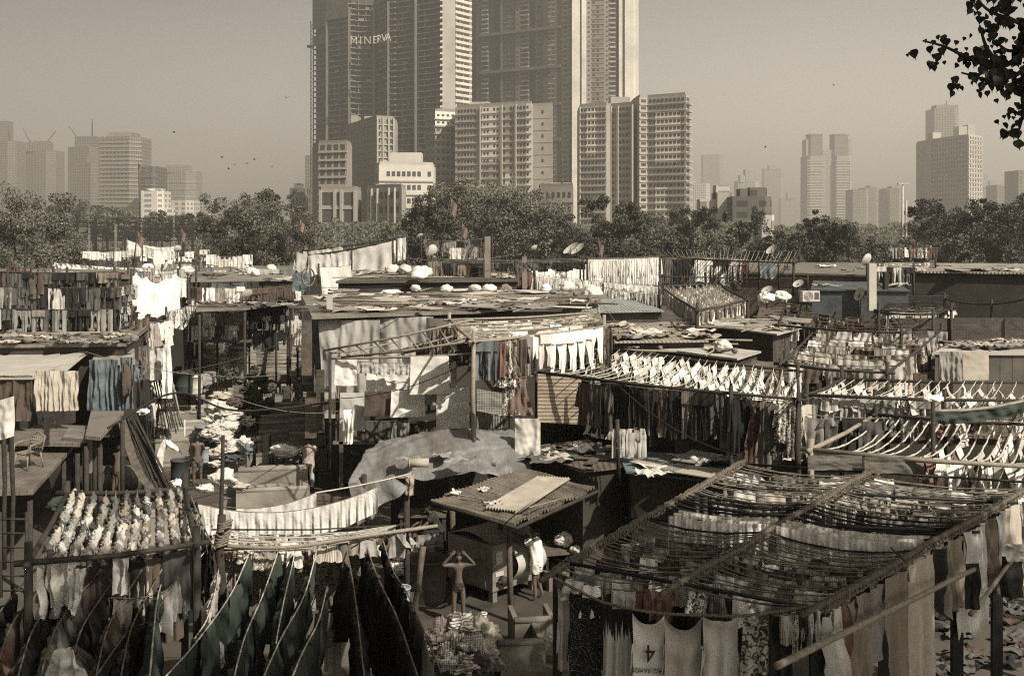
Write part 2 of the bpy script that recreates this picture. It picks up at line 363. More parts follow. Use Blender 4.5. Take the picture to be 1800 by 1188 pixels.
# ---------------------------------------------------------------- racks
def rack(name,label,A,B,C,D,n=10,orient='lr',sag=.15,zg=0,posts=True,pr=.045,rr=.014,pm=None,rm=None,group=None,ext=.2,rj=.3,skew=0,twist=.9,pz=.35):
    pm=pm or DWOOD; rm=rm or ROPE
    A,B,C,D=[Vector(x) for x in (A,B,C,D)]; o=empty(name,((A.x+B.x+C.x+D.x)/4,(A.y+B.y+C.y+D.y)/4,zg),0,label,'drying rack',group)
    off=o.location
    def loc(p): return Vector(p)-off
    prs=[(A,B),(D,C)] if orient=='fb' else [(A,D),(B,C)]
    oth=[(A,D),(B,C)] if orient=='fb' else [(A,B),(D,C)]
    for (a,b) in prs+oth:
        d=(b-a).normalized()*ext; mid=(a+b)/2-Vector((0,0,.05))
        MB().tube([loc(a-d),loc(mid),loc(b+d)],[pr,pr*.9,pr*.8],7).build('pole',pm,o)
    if posts:
        for c in (A,B,C,D): MB().tube([loc((c.x,c.y,zg)),loc((c.x+R.uniform(-.05,.05),c.y,(zg+c.z)/2)),loc((c.x,c.y,c.z+R.uniform(.1,pz)))],[pr*1.5,pr*1.4,pr*1.2],7).build('post',pm,o)
    ropes=[]
    for i in range(n):
        t=(i+.5+R.uniform(-rj,rj))/n; t2=t+skew+R.uniform(-.3,.3)*rj/n
        a=prs[0][0].lerp(prs[0][1],t); b=prs[1][0].lerp(prs[1][1],min(1,max(0,t2)))
        pth=sagline(a,b,sag*R.uniform(.7,1.3),14 if rr>.01 else 8); ropes.append(pth)
        if i<100: MB().tube([loc(p+Vector((R.uniform(-.01,.01),0,R.uniform(-.01,.01)))) for p in pth.p],rr,5 if rr>.009 else 4,twist).build('rope',rm,o)
    return ropes
def wire(pts,r=.012,m=None,label=None,sag=0,name='cable',cat='cable'):
    pth=sagline(pts[0],pts[1],sag,16) if len(pts)==2 else smooth_path(pts,6); org=pth.p[0].copy()
    o=MB().tube([p-org for p in pth.p],r,5).build(name,m or BROPE,None,org)
    if label: tag(o,label,cat)
    return pth
def pole(a,b,r,label,m=None,name='wooden_pole',cat='pole',n=8,taper=.8):
    a=Vector(a); b=Vector(b); o=MB()
    k=6; pts=[(a.lerp(b,i/k)-a)+Vector((R.uniform(-r,r)*.4,R.uniform(-r,r)*.4,0)) for i in range(k+1)]
    ob=o.tube(pts,[lerp(r,r*taper,i/k) for i in range(k+1)],n).build(name,m or WOOD,None,a); return tag(ob,label,cat)
# ---------------------------------------------------------------- camera, light, air
cam=bpy.data.cameras.new('camera'); co=bpy.data.objects.new('camera',cam); COLL.objects.link(co); S.camera=co
co.location=(0,0,H); co.rotation_euler=(rad(90),0,0); cam.lens=38; cam.sensor_width=36; cam.shift_y=-(594-YH)/1800; cam.clip_end=20000; cam.clip_start=.1
SUN_AZ=Vector((.70,-.71,0)).normalized(); EL=rad(43)
sd=Vector((SUN_AZ.x*math.cos(EL),SUN_AZ.y*math.cos(EL),math.sin(EL)))
sl=bpy.data.lights.new('sun','SUN'); sl.energy=5.0; sl.angle=rad(.6); sl.color=(1,.935,.83)
so=bpy.data.objects.new('sun',sl); COLL.objects.link(so); so.rotation_euler=sd.to_track_quat('Z','Y').to_euler(); so.location=(60,-40,80)
w=bpy.data.worlds.new('World'); S.world=w; w.use_nodes=True; nt=w.node_tree; bg=nt.nodes['Background']
sky=nt.nodes.new('ShaderNodeTexSky'); sky.sky_type='NISHITA'; sky.sun_disc=False; sky.sun_elevation=EL; sky.sun_rotation=math.atan2(SUN_AZ.x,SUN_AZ.y); sky.dust_density=4; sky.air_density=1.2
bw=nt.nodes.new('ShaderNodeRGBToBW'); nt.links.new(sky.outputs[0],bw.inputs[0])
tn=nt.nodes.new('ShaderNodeMix'); tn.data_type='RGBA'; tn.blend_type='MULTIPLY'; tn.inputs[0].default_value=1; tn.inputs[7].default_value=(1,.925,.815,1)
gc=nt.nodes.new('ShaderNodeTexCoord'); sp=nt.nodes.new('ShaderNodeSeparateXYZ'); nt.links.new(gc.outputs['Generated'],sp.inputs[0])
# smoggy sky: much brighter low down than overhead, and on the sun's side
cr=nt.nodes.new('ShaderNodeValToRGB'); el=cr.color_ramp.elements; el[0].position=0; el[0].color=(1,1,1,1); el[1].position=1; el[1].color=(.33,.33,.33,1)
for ps,vv in ((.04,.95),(.1,.80),(.2,.54),(.5,.38)): e_=el.new(ps); e_.color=(vv,vv,vv,1)
nt.links.new(sp.outputs[2],cr.inputs[0]); mr=nt.nodes.new('ShaderNodeMapRange'); mr.inputs[1].default_value=-.5; mr.inputs[2].default_value=.25; mr.inputs[3].default_value=.95; mr.inputs[4].default_value=1.95; nt.links.new(sp.outputs[0],mr.inputs[0])
m1=nt.nodes.new('ShaderNodeMath'); m1.operation='MULTIPLY'; nt.links.new(bw.outputs[0],m1.inputs[0]); nt.links.new(cr.outputs[0],m1.inputs[1])
m2=nt.nodes.new('ShaderNodeMath'); m2.operation='MULTIPLY'; nt.links.new(m1.outputs[0],m2.inputs[0]); nt.links.new(mr.outputs[0],m2.inputs[1]); nt.links.new(m2.outputs[0],tn.inputs[6]); nt.links.new(tn.outputs[2],bg.inputs[0]); bg.inputs[1].default_value=SKY_K
S.view_settings.view_transform='Standard'; S.view_settings.look='None'; S.view_settings.gamma=1; S.view_settings.exposure=EXPO
S.cycles.use_denoising=DENO; S.cycles.filter_width=1.15; S.cycles.max_bounces=5; S.cycles.diffuse_bounces=3; S.cycles.glossy_bounces=2; S.cycles.transparent_max_bounces=4; S.cycles.volume_bounces=0
if HAZE:
    hm=bpy.data.materials.new('haze_air'); hm.use_nodes=True; n=hm.node_tree; n.nodes.remove(n.nodes['Principled BSDF'])
    pv=n.nodes.new('ShaderNodeVolumePrincipled'); pv.inputs['Color'].default_value=(.97,.92,.83,1); pv.inputs['Density'].default_value=HAZE; pv.inputs['Anisotropy'].default_value=.25
    n.links.new(pv.outputs[0],n.nodes['Material Output'].inputs['Volume'])
    kind(MB().box((-2600,-60,-2.2),(2600,4300,235)).build('haze',hm),'stuff')
gm=mk('earth_ground',(.085,.068,.048),.9,.5,.35,.4,6,dirt=.6)
kind(MB().grid(lambda u,v:((u-.5)*5000,-50+v*4200,0),4,4,False).build('ground',gm),'structure')
# ---------------------------------------------------------------- buildings
def wcol(c): return mk('facade_%02d%02d%02d'%tuple(int(x*99) for x in c),c,.85,.2,.06,dirt=.3)
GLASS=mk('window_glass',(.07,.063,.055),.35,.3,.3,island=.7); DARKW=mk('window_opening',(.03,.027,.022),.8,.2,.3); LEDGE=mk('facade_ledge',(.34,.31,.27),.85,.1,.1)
WHITEW=mk('white_paint',(.72,.68,.6),.8,.1,.1,dirt=.1)
def building(label,pts,ztop_px,walls,depth=18,name='tower_block',col=(.3,.27,.23),group=None,zb=0,wmax=100,parapet=1.0,boxes=(),cat='building',ref=None):
    """pts: (px, Y) of the visible walls left to right; ztop_px = (px_y at first point's Y)"""
    X=[Vector(((px-900)*Y/F,Y,0)) for px,Y in pts]; Yr=ref or pts[0][1]; zt=H-(ztop_px-YH)*Yr/F
    org=X[0].copy(); org.z=zb
    o=empty(name,org,0,label,cat,group)
    q=[p-X[0] for p in X]; back=[Vector((q[-1].x*.98,q[-1].y+depth,0)),Vector((q[0].x*.98+.01,q[0].y+depth,0))]
    poly=[(p.x,p.y) for p in q+back]
    MB().prism(poly,0,zt-zb).build('wall',wcol(col),o)
    if parapet:
        cx=sum(p[0] for p in poly)/len(poly); cy=sum(p[1] for p in poly)/len(poly)
        MB().prism([(cx+(p[0]-cx)*.97,cy+(p[1]-cy)*.97) for p in poly],zt-zb+.003,zt-zb+parapet).build('roof',wcol(tuple(c*.8 for c in col)),o)
    wins=[]; ledge=MB(); fins=MB()
    for i,st in enumerate(walls):
        if not st: continue
        a,b=q[i],q[i+1]; L=(b-a).length; d=(b-a).normalized(); nv=Vector((d.y,-d.x,0)); rot=math.atan2(d.y,d.x)
        rows=st.get('rows',10); cols=st.get('cols',4); z0=st.get('z0',0)*(zt-zb); z1=st.get('z1',1)*(zt-zb); fh=(z1-z0)/rows
        M=Matrix.Rotation(rot,3,'Z'); ed=st.get('edge',.03)*L
        cw=(L-2*ed)/max(1,cols)
        skip=st.get('skip',())
        for r in range(rows):
            for c in range(cols):
                if c in skip or R.random()<st.get('miss',0): continue
                ww=cw*st.get('w',.6); hh=fh*st.get('h',.5); zc=z0+(r+st.get('off',.5))*fh
                wins.append((a+d*(ed+(c+.5)*cw)+nv*.06+Vector((0,0,zc)),rot,ww,hh))
            if st.get('ledge'):
                t=st['ledge']; zc=z0+r*fh
                ledge.box((0,-t,zc-fh*st.get('lh',.12)),(L,0.002,zc),M,a)
        for u in st.get('fins',()):
            t=st.get('ft',.8); ledge.box((u*L-t/2,-st.get('fd',.7),z0),(u*L+t/2,.003,z1),M,a)
        for (u0,u1,v0,v1,dd) in st.get('panels',()):
            fins.box((u0*L,-dd,(zt-zb)*v0),(u1*L,.004,(zt-zb)*v1),M,a)
        lm=st.get('lm')
    if ledge.v: ledge.build('ledges',walls[0].get('lm') or LEDGE if walls[0] else LEDGE,o)
    if fins.v: fins.build('panel_frame',WHITEW,o)
    unit=MB().box((-.5,-.04,-.5),(.5,.12,.5)).mesh('window_pane',GLASS)
    if len(wins)<=wmax:
        for (p,rot,ww,hh) in wins: inst('window',unit,o,p,rot,(ww,1,hh))
    else:
        R2=random.Random(1); key=sorted(range(len(wins)),key=lambda i:-wins[i][0].z); top=set(key[:wmax])
        for i in top:
            p,rot,ww,hh=wins[i]; inst('window',unit,o,p,rot,(ww,1,hh))
        mb=MB()
        for i,(p,rot,ww,hh) in enumerate(wins):
            if i not in top: mb.box((-ww/2,-.04,-hh/2),(ww/2,.12,hh/2),Matrix.Rotation(rot,3,'Z'),p)
        kind(mb.build('window_rows',GLASS,o),'stuff')
    for (px0,px1,py,dz) in boxes:     # roof boxes: px range, top row
        Yb=X[0].y+4; xa=(px0-900)*Yb/F-X[0].x; xb=(px1-900)*Yb/F-X[0].x; zz=max(zt-zb+1.5,H-(py-YH)*Yb/F-zb)
        MB().box((xa,4+R.uniform(0,1),zt-zb-.5),(xb,4+min(depth-6,12),zz)).build('roof_box',wcol(tuple(min(.6,c*1.0) for c in col)),o)
    return o
def text_part(s,size,ex,mat,parent,name='lettering',rot=(rad(90),0,0),loc=(0,0,0),xs=1):
    c=bpy.data.curves.new(name,'FONT'); c.body=s; c.size=size; c.extrude=ex; c.align_x='CENTER'
    t=bpy.data.objects.new('t',c); me=bpy.data.meshes.new_from_object(t); bpy.data.objects.remove(t); me.materials.clear(); me.materials.append(mat)
    o=bpy.data.objects.new(name,me); COLL.objects.link(o); o.parent=parent; o.rotation_euler=rot; o.location=loc; o.scale=(xs,1,1); return o
# --- the big tower under construction, wavy front of floor slabs
def minerva():
    pts=[(552,655),(575,640),(614,628),(657,630),(683,612),(731,600),(778,590)]; Z=H+430*600/F
    q=[Vector(((px-900)*Y/F,Y,0)) for px,Y in pts]; org=q[0].copy(); q=[p-org for p in q]
    o=empty('unfinished_tower',org,0,'dark unfinished skyscraper of stacked floor slabs with white lettering on its front','building')
    # right wing
    e0=q[-1]; e1=Vector(((800-900)*589/F,589,0))-org; e2=Vector(((829-900)*600/F,600,0))-org
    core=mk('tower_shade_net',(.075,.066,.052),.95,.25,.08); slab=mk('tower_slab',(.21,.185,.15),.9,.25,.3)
    inner=[(p.x+(.8),p.y+2.4) for p in q]
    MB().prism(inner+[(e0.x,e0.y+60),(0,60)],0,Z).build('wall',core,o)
    fl=MB(); fh=3.22; n=int(Z/fh)
    for k in range(n):
        z=k*fh
        for i in range(len(q)-1):
            a,b=q[i],q[i+1]; d=(b-a).normalized(); L=(b-a).length; M=Matrix.Rotation(math.atan2(d.y,d.x),3,'Z')
            fl.box((.5,0,z),(L*.97,3.4,z+.34),M,a)
            u0=R.uniform(0,.6)
            fl.box((L*.78 if i%2 else .6,-.5,z+.1),(L*.99 if i%2 else L*.25,3,z+.75),M,a)
            for j in range(int(L/4.2)):
                if R.random()<.45: fl.box((1+j*4.2,.9,z+.3),(1.35+j*4.2,1.4,z+fh),M,a)
                if R.random()<.12: fl.box((1+j*4.2,1.3,z+.3),(1+j*4.2+R.uniform(1,4),1.5,z+fh*.6),M,a)
    fl.build('floor_slabs',slab,o)
    f=MB()
    for p in q[1:-1]: f.box((p.x-.7,p.y-.8,0),(p.x+.7,p.y+1,Z-8))
    f.build('fins',mk('tower_fin',(.15,.13,.105),.9,.2,.3),o)
    MB().prism([(e0.x,e0.y-1),(e1.x,e1.y-1),(e1.x,e1.y+50),(e0.x,e0.y+50)],0,Z).build('shear_wall',wcol((.50,.46,.39)),o)
    w=MB(); s2=MB(); M=Matrix.Rotation(math.atan2((e2-e1).y,(e2-e1).x),3,'Z'); L=(e2-e1).length
    for k in range(n):
        z=k*fh; s2.box((.2,-.3,z),(L,3,z+1.45),M,e1); w.box((e0.x-1.3,e0.y-1.4,z),(e0.x+.2,e0.y+1,z+1.1))
        for j in range(3):
            if R.random()<.7: s2.box((2+j*3,1,z+1),(2.6+j*3,1.7,z+fh),M,e1)
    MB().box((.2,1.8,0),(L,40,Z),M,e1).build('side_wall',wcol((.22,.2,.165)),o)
    s2.build('balcony_slabs',wcol((.56,.52,.44)),o); w.build('edge_stubs',wcol((.56,.52,.44)),o)
    nets=MB()
    for (i,z0,z1) in ((0,128,150),(1,131,150),(0,118,124)): 
        a,b=q[i],q[i+1]; d=(b-a).normalized(); nets.box((0,-1,z0),((b-a).length,-.7,z1),Matrix.Rotation(math.atan2(d.y,d.x),3,'Z'),a)
    nets.build('safety_net',mk('net',(.13,.12,.08),.95,.2,.2),o)
    # lettering across two bays
    for (ch,px,py,Yc) in (('M',622,79,617),('I',634,78.5,617),('N',646,78,617),('E',659,77,607),('R',667,75.5,606),('V',675,74,605),('A',682.5,72,604)):
        p=P(px,py,Yc)-org; text_part(ch,6.6 if Yc>610 else 6.2,.2,wcol((.42,.39,.33)),o,'letter',(rad(90),0,.05 if Yc>610 else .35),tuple(p),.85 if Yc>610 else .8)
    # construction hoist mast
    m=MB(); x=-2.2; Zm=H+365*650/F
    for (dx,dy) in ((0,0),(1.6,0),(0,1.6),(1.6,1.6)): m.box((x+dx,dy,0),(x+dx+.25,dy+.25,Zm))
    for k in range(int(Zm/2.6)): m.box((x,0,k*2.6),(x+1.9,.2,k*2.6+.3)); m.tube([(x,0,k*2.6),(x+1.8,0,k*2.6+2.5)],.12,4)
    m.box((x-2,-.6,Zm-16),(x+2,1,Zm-14.6)); m.build('hoist_mast',STEEL,o)
minerva()
# --- ribbed tower behind
def ribbed(label,strips,Y,ztop,depth,bands=(),slope=0):
    """strips: (px0,px1,kind,tone,dy)"""
    x0=(strips[0][0]-900)*Y/F; o=empty('ribbed_tower',(x0,Y,0),0,label,'building'); Z=H+ztop*Y/F; fh=2.95; n=int(Z/fh)
    def yy(px): return -(px-strips[0][0])*Y/F*slope
    for (a,b,kd,tn,dy) in strips:
        xa=(a-900)*Y/F-x0; xb=(b-900)*Y/F-x0; y0=yy((a+b)/2)+dy
        ya=yy(a)+dy; yb=yy(b)+dy
        MB().prism([(xa,ya),(xb,yb),(xb,depth),(xa,depth)],0,Z).build('bay_wall',wcol(tn),o)
        if kd=='plain': continue
        mb=MB(); lg=MB()
        M=Matrix.Rotation(math.atan2(yb-ya,xb-xa),3,'Z'); L=math.hypot(xb-xa,yb-ya)
        for k in range(n):
            z=k*fh
            if kd=='win': mb.box((L*.25,-.12,z+.9),(L*.75,.3,z+2.3),M,(xa,ya,0)); lg.box((0,-.5,z),(L,.1,z+.3),M,(xa,ya,0))
            elif kd=='dots': mb.box((L*.35,-.12,z+.9),(L*.65,.3,z+1.9),M,(xa,ya,0))
            elif kd=='balc':
                lg.box((L*.1,-1.0,z),(L*.9,.1,z+R.choice((.5,.9,1.1))),M,(xa,ya,0)); mb.box((L*.15,-.1,z+1.1),(L*.85,.3,z+2.7),M,(xa,ya,0))
            elif kd=='grid':
                lg.box((0,-.35,z),(L,.1,z+.35),M,(xa,ya,0))
                for j in range(max(2,int(L/2.6))):
                    if R.random()<.8: xx=(j+.2)*2.6; mb.box((xx,-.12,z+.9),(min(L,xx+1.5),.3,z+2.2),M,(xa,ya,0))
        if mb.v: kind(mb.build('window_rows',GLASS,o),'stuff')
        if lg.v: lg.build('ledges',wcol(tuple(min(.62,c*1.55) for c in tn)),o)
    for (zz,a,b) in bands:
        xa=(a-900)*Y/F-x0; xb=(b-900)*Y/F-x0
        for k in range(1): 
            M=Matrix.Rotation(math.atan2(yy(b)-yy(a),xb-xa),3,'Z')
            MB().box((0,-2.2,zz),(math.hypot(xb-xa,yy(b)-yy(a)),.5,zz+1.9),M,(xa,yy(a),0)).build('refuge_band',wcol((.13,.115,.09)),o)
D1=(.12,.105,.08);D2=(.075,.065,.05);D3=(.18,.16,.13);D4=(.25,.225,.18);BR=(.66,.62,.53)
ribbed('tall dark tower with ribbed bays and slanting bands behind the white blocks',[(829,838,'plain',D2,3),(838,847,'dots',D1,0),(847,860,'balc',D3,0),(860,868,'plain',D2,2),(868,880,'plain',D2,4),(880,884,'plain',D3,-1),
 (884,906,'grid',D1,1),(906,914,'dots',D3,0),(914,930,'balc',D3,1),(930,940,'plain',D2,5),(940,952,'win',D3,2),(952,960,'plain',D2,-1),(960,976,'grid',D4,0),(976,983,'plain',D1,1),(983,995,'win',D4,0),(995,1005,'balc',D1,1)],700,460,60,
 [(z,846,984) for z in (62,84,107,131,155)],.62)
ribbed('slender tower with two bright blank strips and narrow balcony bays',[(1005,1019,'plain',BR,-3),(1019,1022,'plain',D2,2),(1022,1030,'plain',BR,-2),(1030,1040,'dots',D4,2),(1040,1062,'grid',D3,2),(1062,1071,'dots',D4,2),(1071,1083,'balc',D4,2),(1083,1087,'plain',D2,4),
 (1087,1093,'plain',BR,0),(1093,1097,'plain',D4,1),(1097,1112,'plain',BR,-1),(1112,1121,'plain',BR,0)],660,460,40,(),.12)
WT=(.42,.385,.32); 
def W(**k): return k
FR=(.33,.3,.25)
building('unfinished concrete frame block with open square bays at the left tower foot',[(549,395),(560,380),(610,376)],258,[W(rows=13,cols=3,w=.6,h=.5),W(rows=13,cols=4,w=.62,h=.62,ledge=.5,lh=.16)],14,'unfinished_block',(.30,.27,.215),boxes=((560,600,252,0),))
building('grey apartment slab with bright right end and many small window rows',[(608,470),(662,430),(692,434)],207,[W(rows=20,cols=9,w=.45,h=.35,ledge=.25,lh=.07),W(rows=20,cols=4,w=.5,h=.55,ledge=.5,lh=.12,fins=(0.02,.35,.68,.97),ft=.7)],20,'apartment_block',(.30,.27,.22),ref=430,boxes=((617,628,203,0),(640,655,204,0)))
building('low brick infill frame block with four storeys and a dark central shaft',[(563,300),(626,298)],334,[W(rows=4,cols=3,w=.86,h=.72,ledge=.3,lh=.12,fins=(.02,.42,.6,.98),ft=.7)],12,'unfinished_block',(.33,.29,.235),boxes=())
building('old stained apartment block with bracketed window shades',[(645,300),(706,290)],332,[W(rows=5,cols=6,w=.55,h=.45,ledge=.15,lh=.05,fins=(.16,.33,.66,.83),ft=.35)],14,'apartment_block',(.34,.31,.25),boxes=((660,672,325,0),(676,695,322,0)))
building('bright white office block with brown roof panel and stepped top',[(658,335),(666,318),(762,322)],290,[W(rows=3,cols=1,w=.4,h=.3,z0=.3),W(rows=6,cols=10,w=.66,h=.36,ledge=.35,lh=.1,skip=(0,8),z0=.1,z1=.98)],14,'office_block',(.5,.47,.4),ref=318,boxes=((684,740,268,0),(672,680,282,0)))
building('grey ribbed block with white corner rows beside the tall tower',[(748,420),(765,412),(801,415)],196,[W(rows=19,cols=2,w=.5,h=.25,ledge=.5,lh=.12),W(rows=19,cols=4,w=.55,h=.3,ledge=.6,lh=.12,z0=.0,panels=((0,1,.9,1.0,.05),))],18,'apartment_block',(.34,.31,.26),ref=412,boxes=((770,800,191,0),))
building('broad pale block with brown bands and a white stepped panel',[(800,400),(935,385),(937,392)],190,[W(rows=20,cols=22,w=.55,h=.38,ledge=.35,lh=.1,skip=(6,10,15),panels=((.36,.6,.62,.99,.05),(.66,.78,.0,.55,.05),(.93,1,.0,1,.05)),fins=(.34,.62,.8),ft=.6),None],16,'apartment_block',(.38,.345,.285),boxes=((826,862,179,0),(862,880,190,0)))
building('blank pale slab with one column of small windows behind',[(936,395),(972,392)],187,[W(rows=12,cols=3,w=.3,h=.25,skip=(0,2),ledge=.12,lh=.03)],14,'apartment_block',(.37,.34,.28))
building('wide pale block with dark recess and white framed window grid',[(1019,385),(1066,380),(1074,384),(1113,378)],188,[W(rows=22,cols=7,w=.6,h=.42,ledge=.3,lh=.1,panels=((.25,.62,.66,.98,.05),(.0,.05,0,1,.06))),W(rows=2,cols=1,w=.01,h=.01),W(rows=22,cols=6,w=.6,h=.42,ledge=.3,lh=.1,fins=(.02,.33,.97),ft=.7)],15,'apartment_block',(.35,.32,.265),boxes=((1074,1108,170,0),))
building('tall pale block with white framed window squares and bright balcony edge',[(1113,392),(1124,380),(1138,382),(1206,374),(1212,378)],178,[W(rows=2,cols=1,w=.01,h=.01),W(rows=22,cols=1,w=.6,h=.4,ledge=.3,lh=.1),W(rows=22,cols=9,w=.62,h=.42,ledge=.3,lh=.1,panels=((.2,.85,.57,.9,.05),(.2,.5,.1,.42,.05))),W(rows=22,cols=1,w=.8,h=.5,ledge=1.2,lh=.35)],15,'apartment_block',(.36,.33,.275),boxes=((1127,1156,165,0),(1188,1206,172,0)))
building('low stained old block beyond the big tree with rooftop sheds',[(775,300),(905,292)],338,[W(rows=4,cols=12,w=.5,h=.4)],10,'apartment_block',(.3,.27,.22),boxes=((790,805,330,0),(838,850,327,0),(870,905,331,0)))
building('small pale block with dark windows right of the big tree',[(948,290),(1008,285)],330,[W(rows=5,cols=6,w=.4,h=.35,ledge=.2,lh=.06)],10,'apartment_block',(.36,.33,.27),boxes=((968,986,323,0),(990,1004,326,0)))
# left skyline
FL=lambda a,b,ps=1:mk('floors_%d_%s'%(int(a[0]*99),ps),a,.8,.1,.05,pat='floors',c2=b,ps=ps)
def far(label,px0,px1,py,Y,col_,ps=1.,depth=30,name='far_tower',turn=.25,steps=(),crane=(),ledge=0,group=None,crown=None):
    col=tuple(c*(.8 if px1<350 and Y>900 else .9 if Y>1200 else 1) for c in col_); xa=(px0-900)*Y/F; xb=(px1-900)*Y/F; Z=H-(py-YH)*Y/F; o=empty(name,(xa,Y,0),0,label,'building',group); Wd=xb-xa; k=Wd*.78
    m=FL(col,tuple(c*.42 for c in col),ps)
    MB().prism([(0,Wd*.15),(k,0),(Wd,Wd*.22),(Wd,Wd*.22+depth),(0,Wd*.22+depth)],0,Z).build('wall',m,o)
    for (a,b,p,dy) in steps:
        MB().box(((a-px0)*Y/F,3+dy,0 if p>py else Z-2),((b-px0)*Y/F,3+dy+depth*.6,H-(p-YH)*Y/F)).build('upper_block',m if b-a>10 else wcol(col),o)
    if ledge:
        lb=MB()
        for z in range(int(Z/(3.6*ledge))): lb.prism([(-.5,Wd*.15-.5),(k,-.9),(Wd+.5,Wd*.22-.5),(Wd+.4,Wd*.22+1),(-.4,Wd*.22+1)],z*3.6*ledge,z*3.6*ledge+1.3)
        lb.build('floor_bands',wcol(tuple(min(.6,c*1.5) for c in col)),o)
    if crown:
        MB().box((Wd*.2,4,Z),(Wd*.8,20,Z+crown)).build('roof_box',wcol(tuple(min(.6,c*1.3) for c in col)),o)
    for (p,h1,dx,dz) in crane:
        x=(p-px0)*Y/F; t=Y/F; c=MB(); zt=Z+h1*t
        c.tube([(x,8,Z-3),(x,8,zt)],1.0,4); c.tube([(x-dx*.25*t,8,zt-dz*.1*t),(x+dx*t,8,zt+dz*t)],[.9,.5],4); c.tube([(x,8,zt),(x,8,zt+8*t)],.6,4); c.build('crane',STEEL,o)
    return o
LC=(.2,.18,.15)
far('hazy unfinished tower cut by the left edge of the view',-25,24,247,1500,LC,.8,steps=((-20,10,212,2),),crane=((12,8,-8,30),))
far('hazy twin topped unfinished tower with two tower cranes',36,93,264,1550,LC,1.1,steps=((45,58,250,0),(56,82,248,2),(66,72,262,0)),crane=((49,10,-14,30),(76,8,18,26)))
far('hazy unfinished tower with open pillared top and a crane',116,168,258,1400,(.17,.155,.13),.9,steps=((128,165,239,3),),crane=((137,6,-20,30),(158,42,1,1)))
far('shorter stepped tower with one bright vertical fin in front of the pillared tower',127,169,287,1200,(.2,.18,.15),.6,steps=((153,156,274,-3),))
far('wide glass office tower with pale floor bands and a flat crown',171,243,240,1050,(.23,.21,.175),.9,ledge=1.15,crown=4.5,steps=((186,232,233,2),),name='office_tower')
far('dark low office block with white slanted roof strip beside the glass tower',243,273,292,1000,(.12,.11,.09),2.,name='office_block',ledge=2.2)
far('faint broad unfinished block right of the glass tower',272,341,300,1600,(.27,.25,.21),.8,steps=((292,330,290,0),),ledge=3)
far('small bright white block below the skyline on the left',246,285,335,700,(.62,.58,.5),2.2,name='small_block',steps=((255,280,331,0),(283,298,365,0)),depth=15)
far('low pale block with window rows at the foot of the faint block',284,338,352,800,(.5,.46,.39),1.2,name='small_block',depth=15)
far('faint long low block left of the round tree',335,372,350,1300,(.36,.33,.28),1.,name='small_block',depth=15)
far('narrow hazy tower just left of the unfinished skyscraper',536,549,273,1100,(.2,.18,.15),.6)
far('old dark block with water tanks left of the unfinished frame',508,538,330,420,(.15,.135,.11),1.,name='small_block',steps=((514,526,322,0),),depth=10)
# right skyline
far('very faint tower right of the pale blocks',1237,1273,272,3000,(.25,.23,.19),.7)
far('faint low terrace of balconies behind the dark roofs',1208,1250,322,1500,(.5,.46,.39),.6,name='small_block',steps=((1213,1224,312,0),))
far('faint pale tower with narrow stepped top',1298,1336,318,1900,(.42,.39,.33),.6,steps=((1311,1330,298,0),(1302,1312,308,0)))
far('very faint slab tower with three columns',1345,1380,296,3000,(.28,.26,.22),.8,steps=((1352,1362,290,0),))
far('very faint low towers left of the twin crowned tower',1375,1420,348,2900,(.34,.31,.27),.7,steps=((1385,1400,338,0),))
def twin():
    Y=1700.; t=Y/F; o=empty('twin_tower',((1419-900)*t,Y,0),0,'pale twin crowned residential tower with a gap between its tops','building')
    m=FL((.34,.31,.26),(.16,.145,.12),.55); m2=wcol((.17,.155,.13))
    x=lambda p:(p-1419)*t; z=lambda py:H-(py-YH)*t
    MB().prism([(x(1419),4),(x(1424),0),(x(1446),0),(x(1448),6),(x(1448),40),(x(1419),40)],0,z(274)).build('wall',m,o)
    MB().prism([(x(1469),4),(x(1471),0),(x(1492),0),(x(1498),6),(x(1498),40),(x(1469),40)],0,z(274)).build('wall',m,o)
    MB().box((x(1447),7,0),(x(1470),36,z(263))).build('centre_wall',m,o)
    for a,b in ((1426,1447),(1468,1492)):
        MB().box((x(a),3,z(274)),(x(b),30,z(236))).build('crown',m2,o); MB().box((x(a)-1,2,z(237)),(x(b)+1,31,z(235))).build('roof',wcol((.3,.27,.23)),o)
    for a,b in ((1419,1426),(1492,1499)): MB().box((x(a),6,z(274)),(x(b),30,z(244))).build('wing',m,o)
    lb=MB()
    for k in range(28): lb.box((x(1418.5),-.9,k*4.2),(x(1447),1,k*4.2+1.1)); lb.box((x(1469),-.9,k*4.2),(x(1498.5),1,k*4.2+1.1))
    lb.build('floor_bands',wcol((.45,.42,.36)),o)
twin()
for i,(a,b,p,s) in enumerate(((1500,1528,333,()),(1522,1546,330,((1530,1540,326,0),)),(1542,1566,334,()),(1560,1586,331,((1568,1578,327,0),)))):
    far(('hazy grey mid rise block, %s from the left in the group beside the twin tower'%ORD[i]),a,b,p,1500+i*40,(.27+.03*(i%2),.25,.21),.6,steps=s,group='hazy mid rise blocks',name='far_block')
building('tall pale hotel block with regular square windows and brighter right side',[(1634,900),(1703,850),(1727,868)],238,[W(rows=22,cols=13,w=.5,h=.45,ledge=.2,lh=.06),W(rows=22,cols=5,w=.45,h=.6,ledge=.3,lh=.06)],30,'hotel_block',(.46,.43,.37),ref=850,boxes=((1640,1655,233,0),(1686,1700,222,0),(1702,1715,219,0)))
far('faint unfinished tower with crane rising behind the hotel block',1645,1689,190,1500,(.24,.22,.18),.8,steps=((1648,1687,184,2),),crane=((1668,6,-6,0),))
far('low faint roofs right of the hotel block',1726,1768,328,1900,(.33,.3,.26),.8,name='far_block',steps=((1728,1738,306,0),(1741,1752,318,0)))
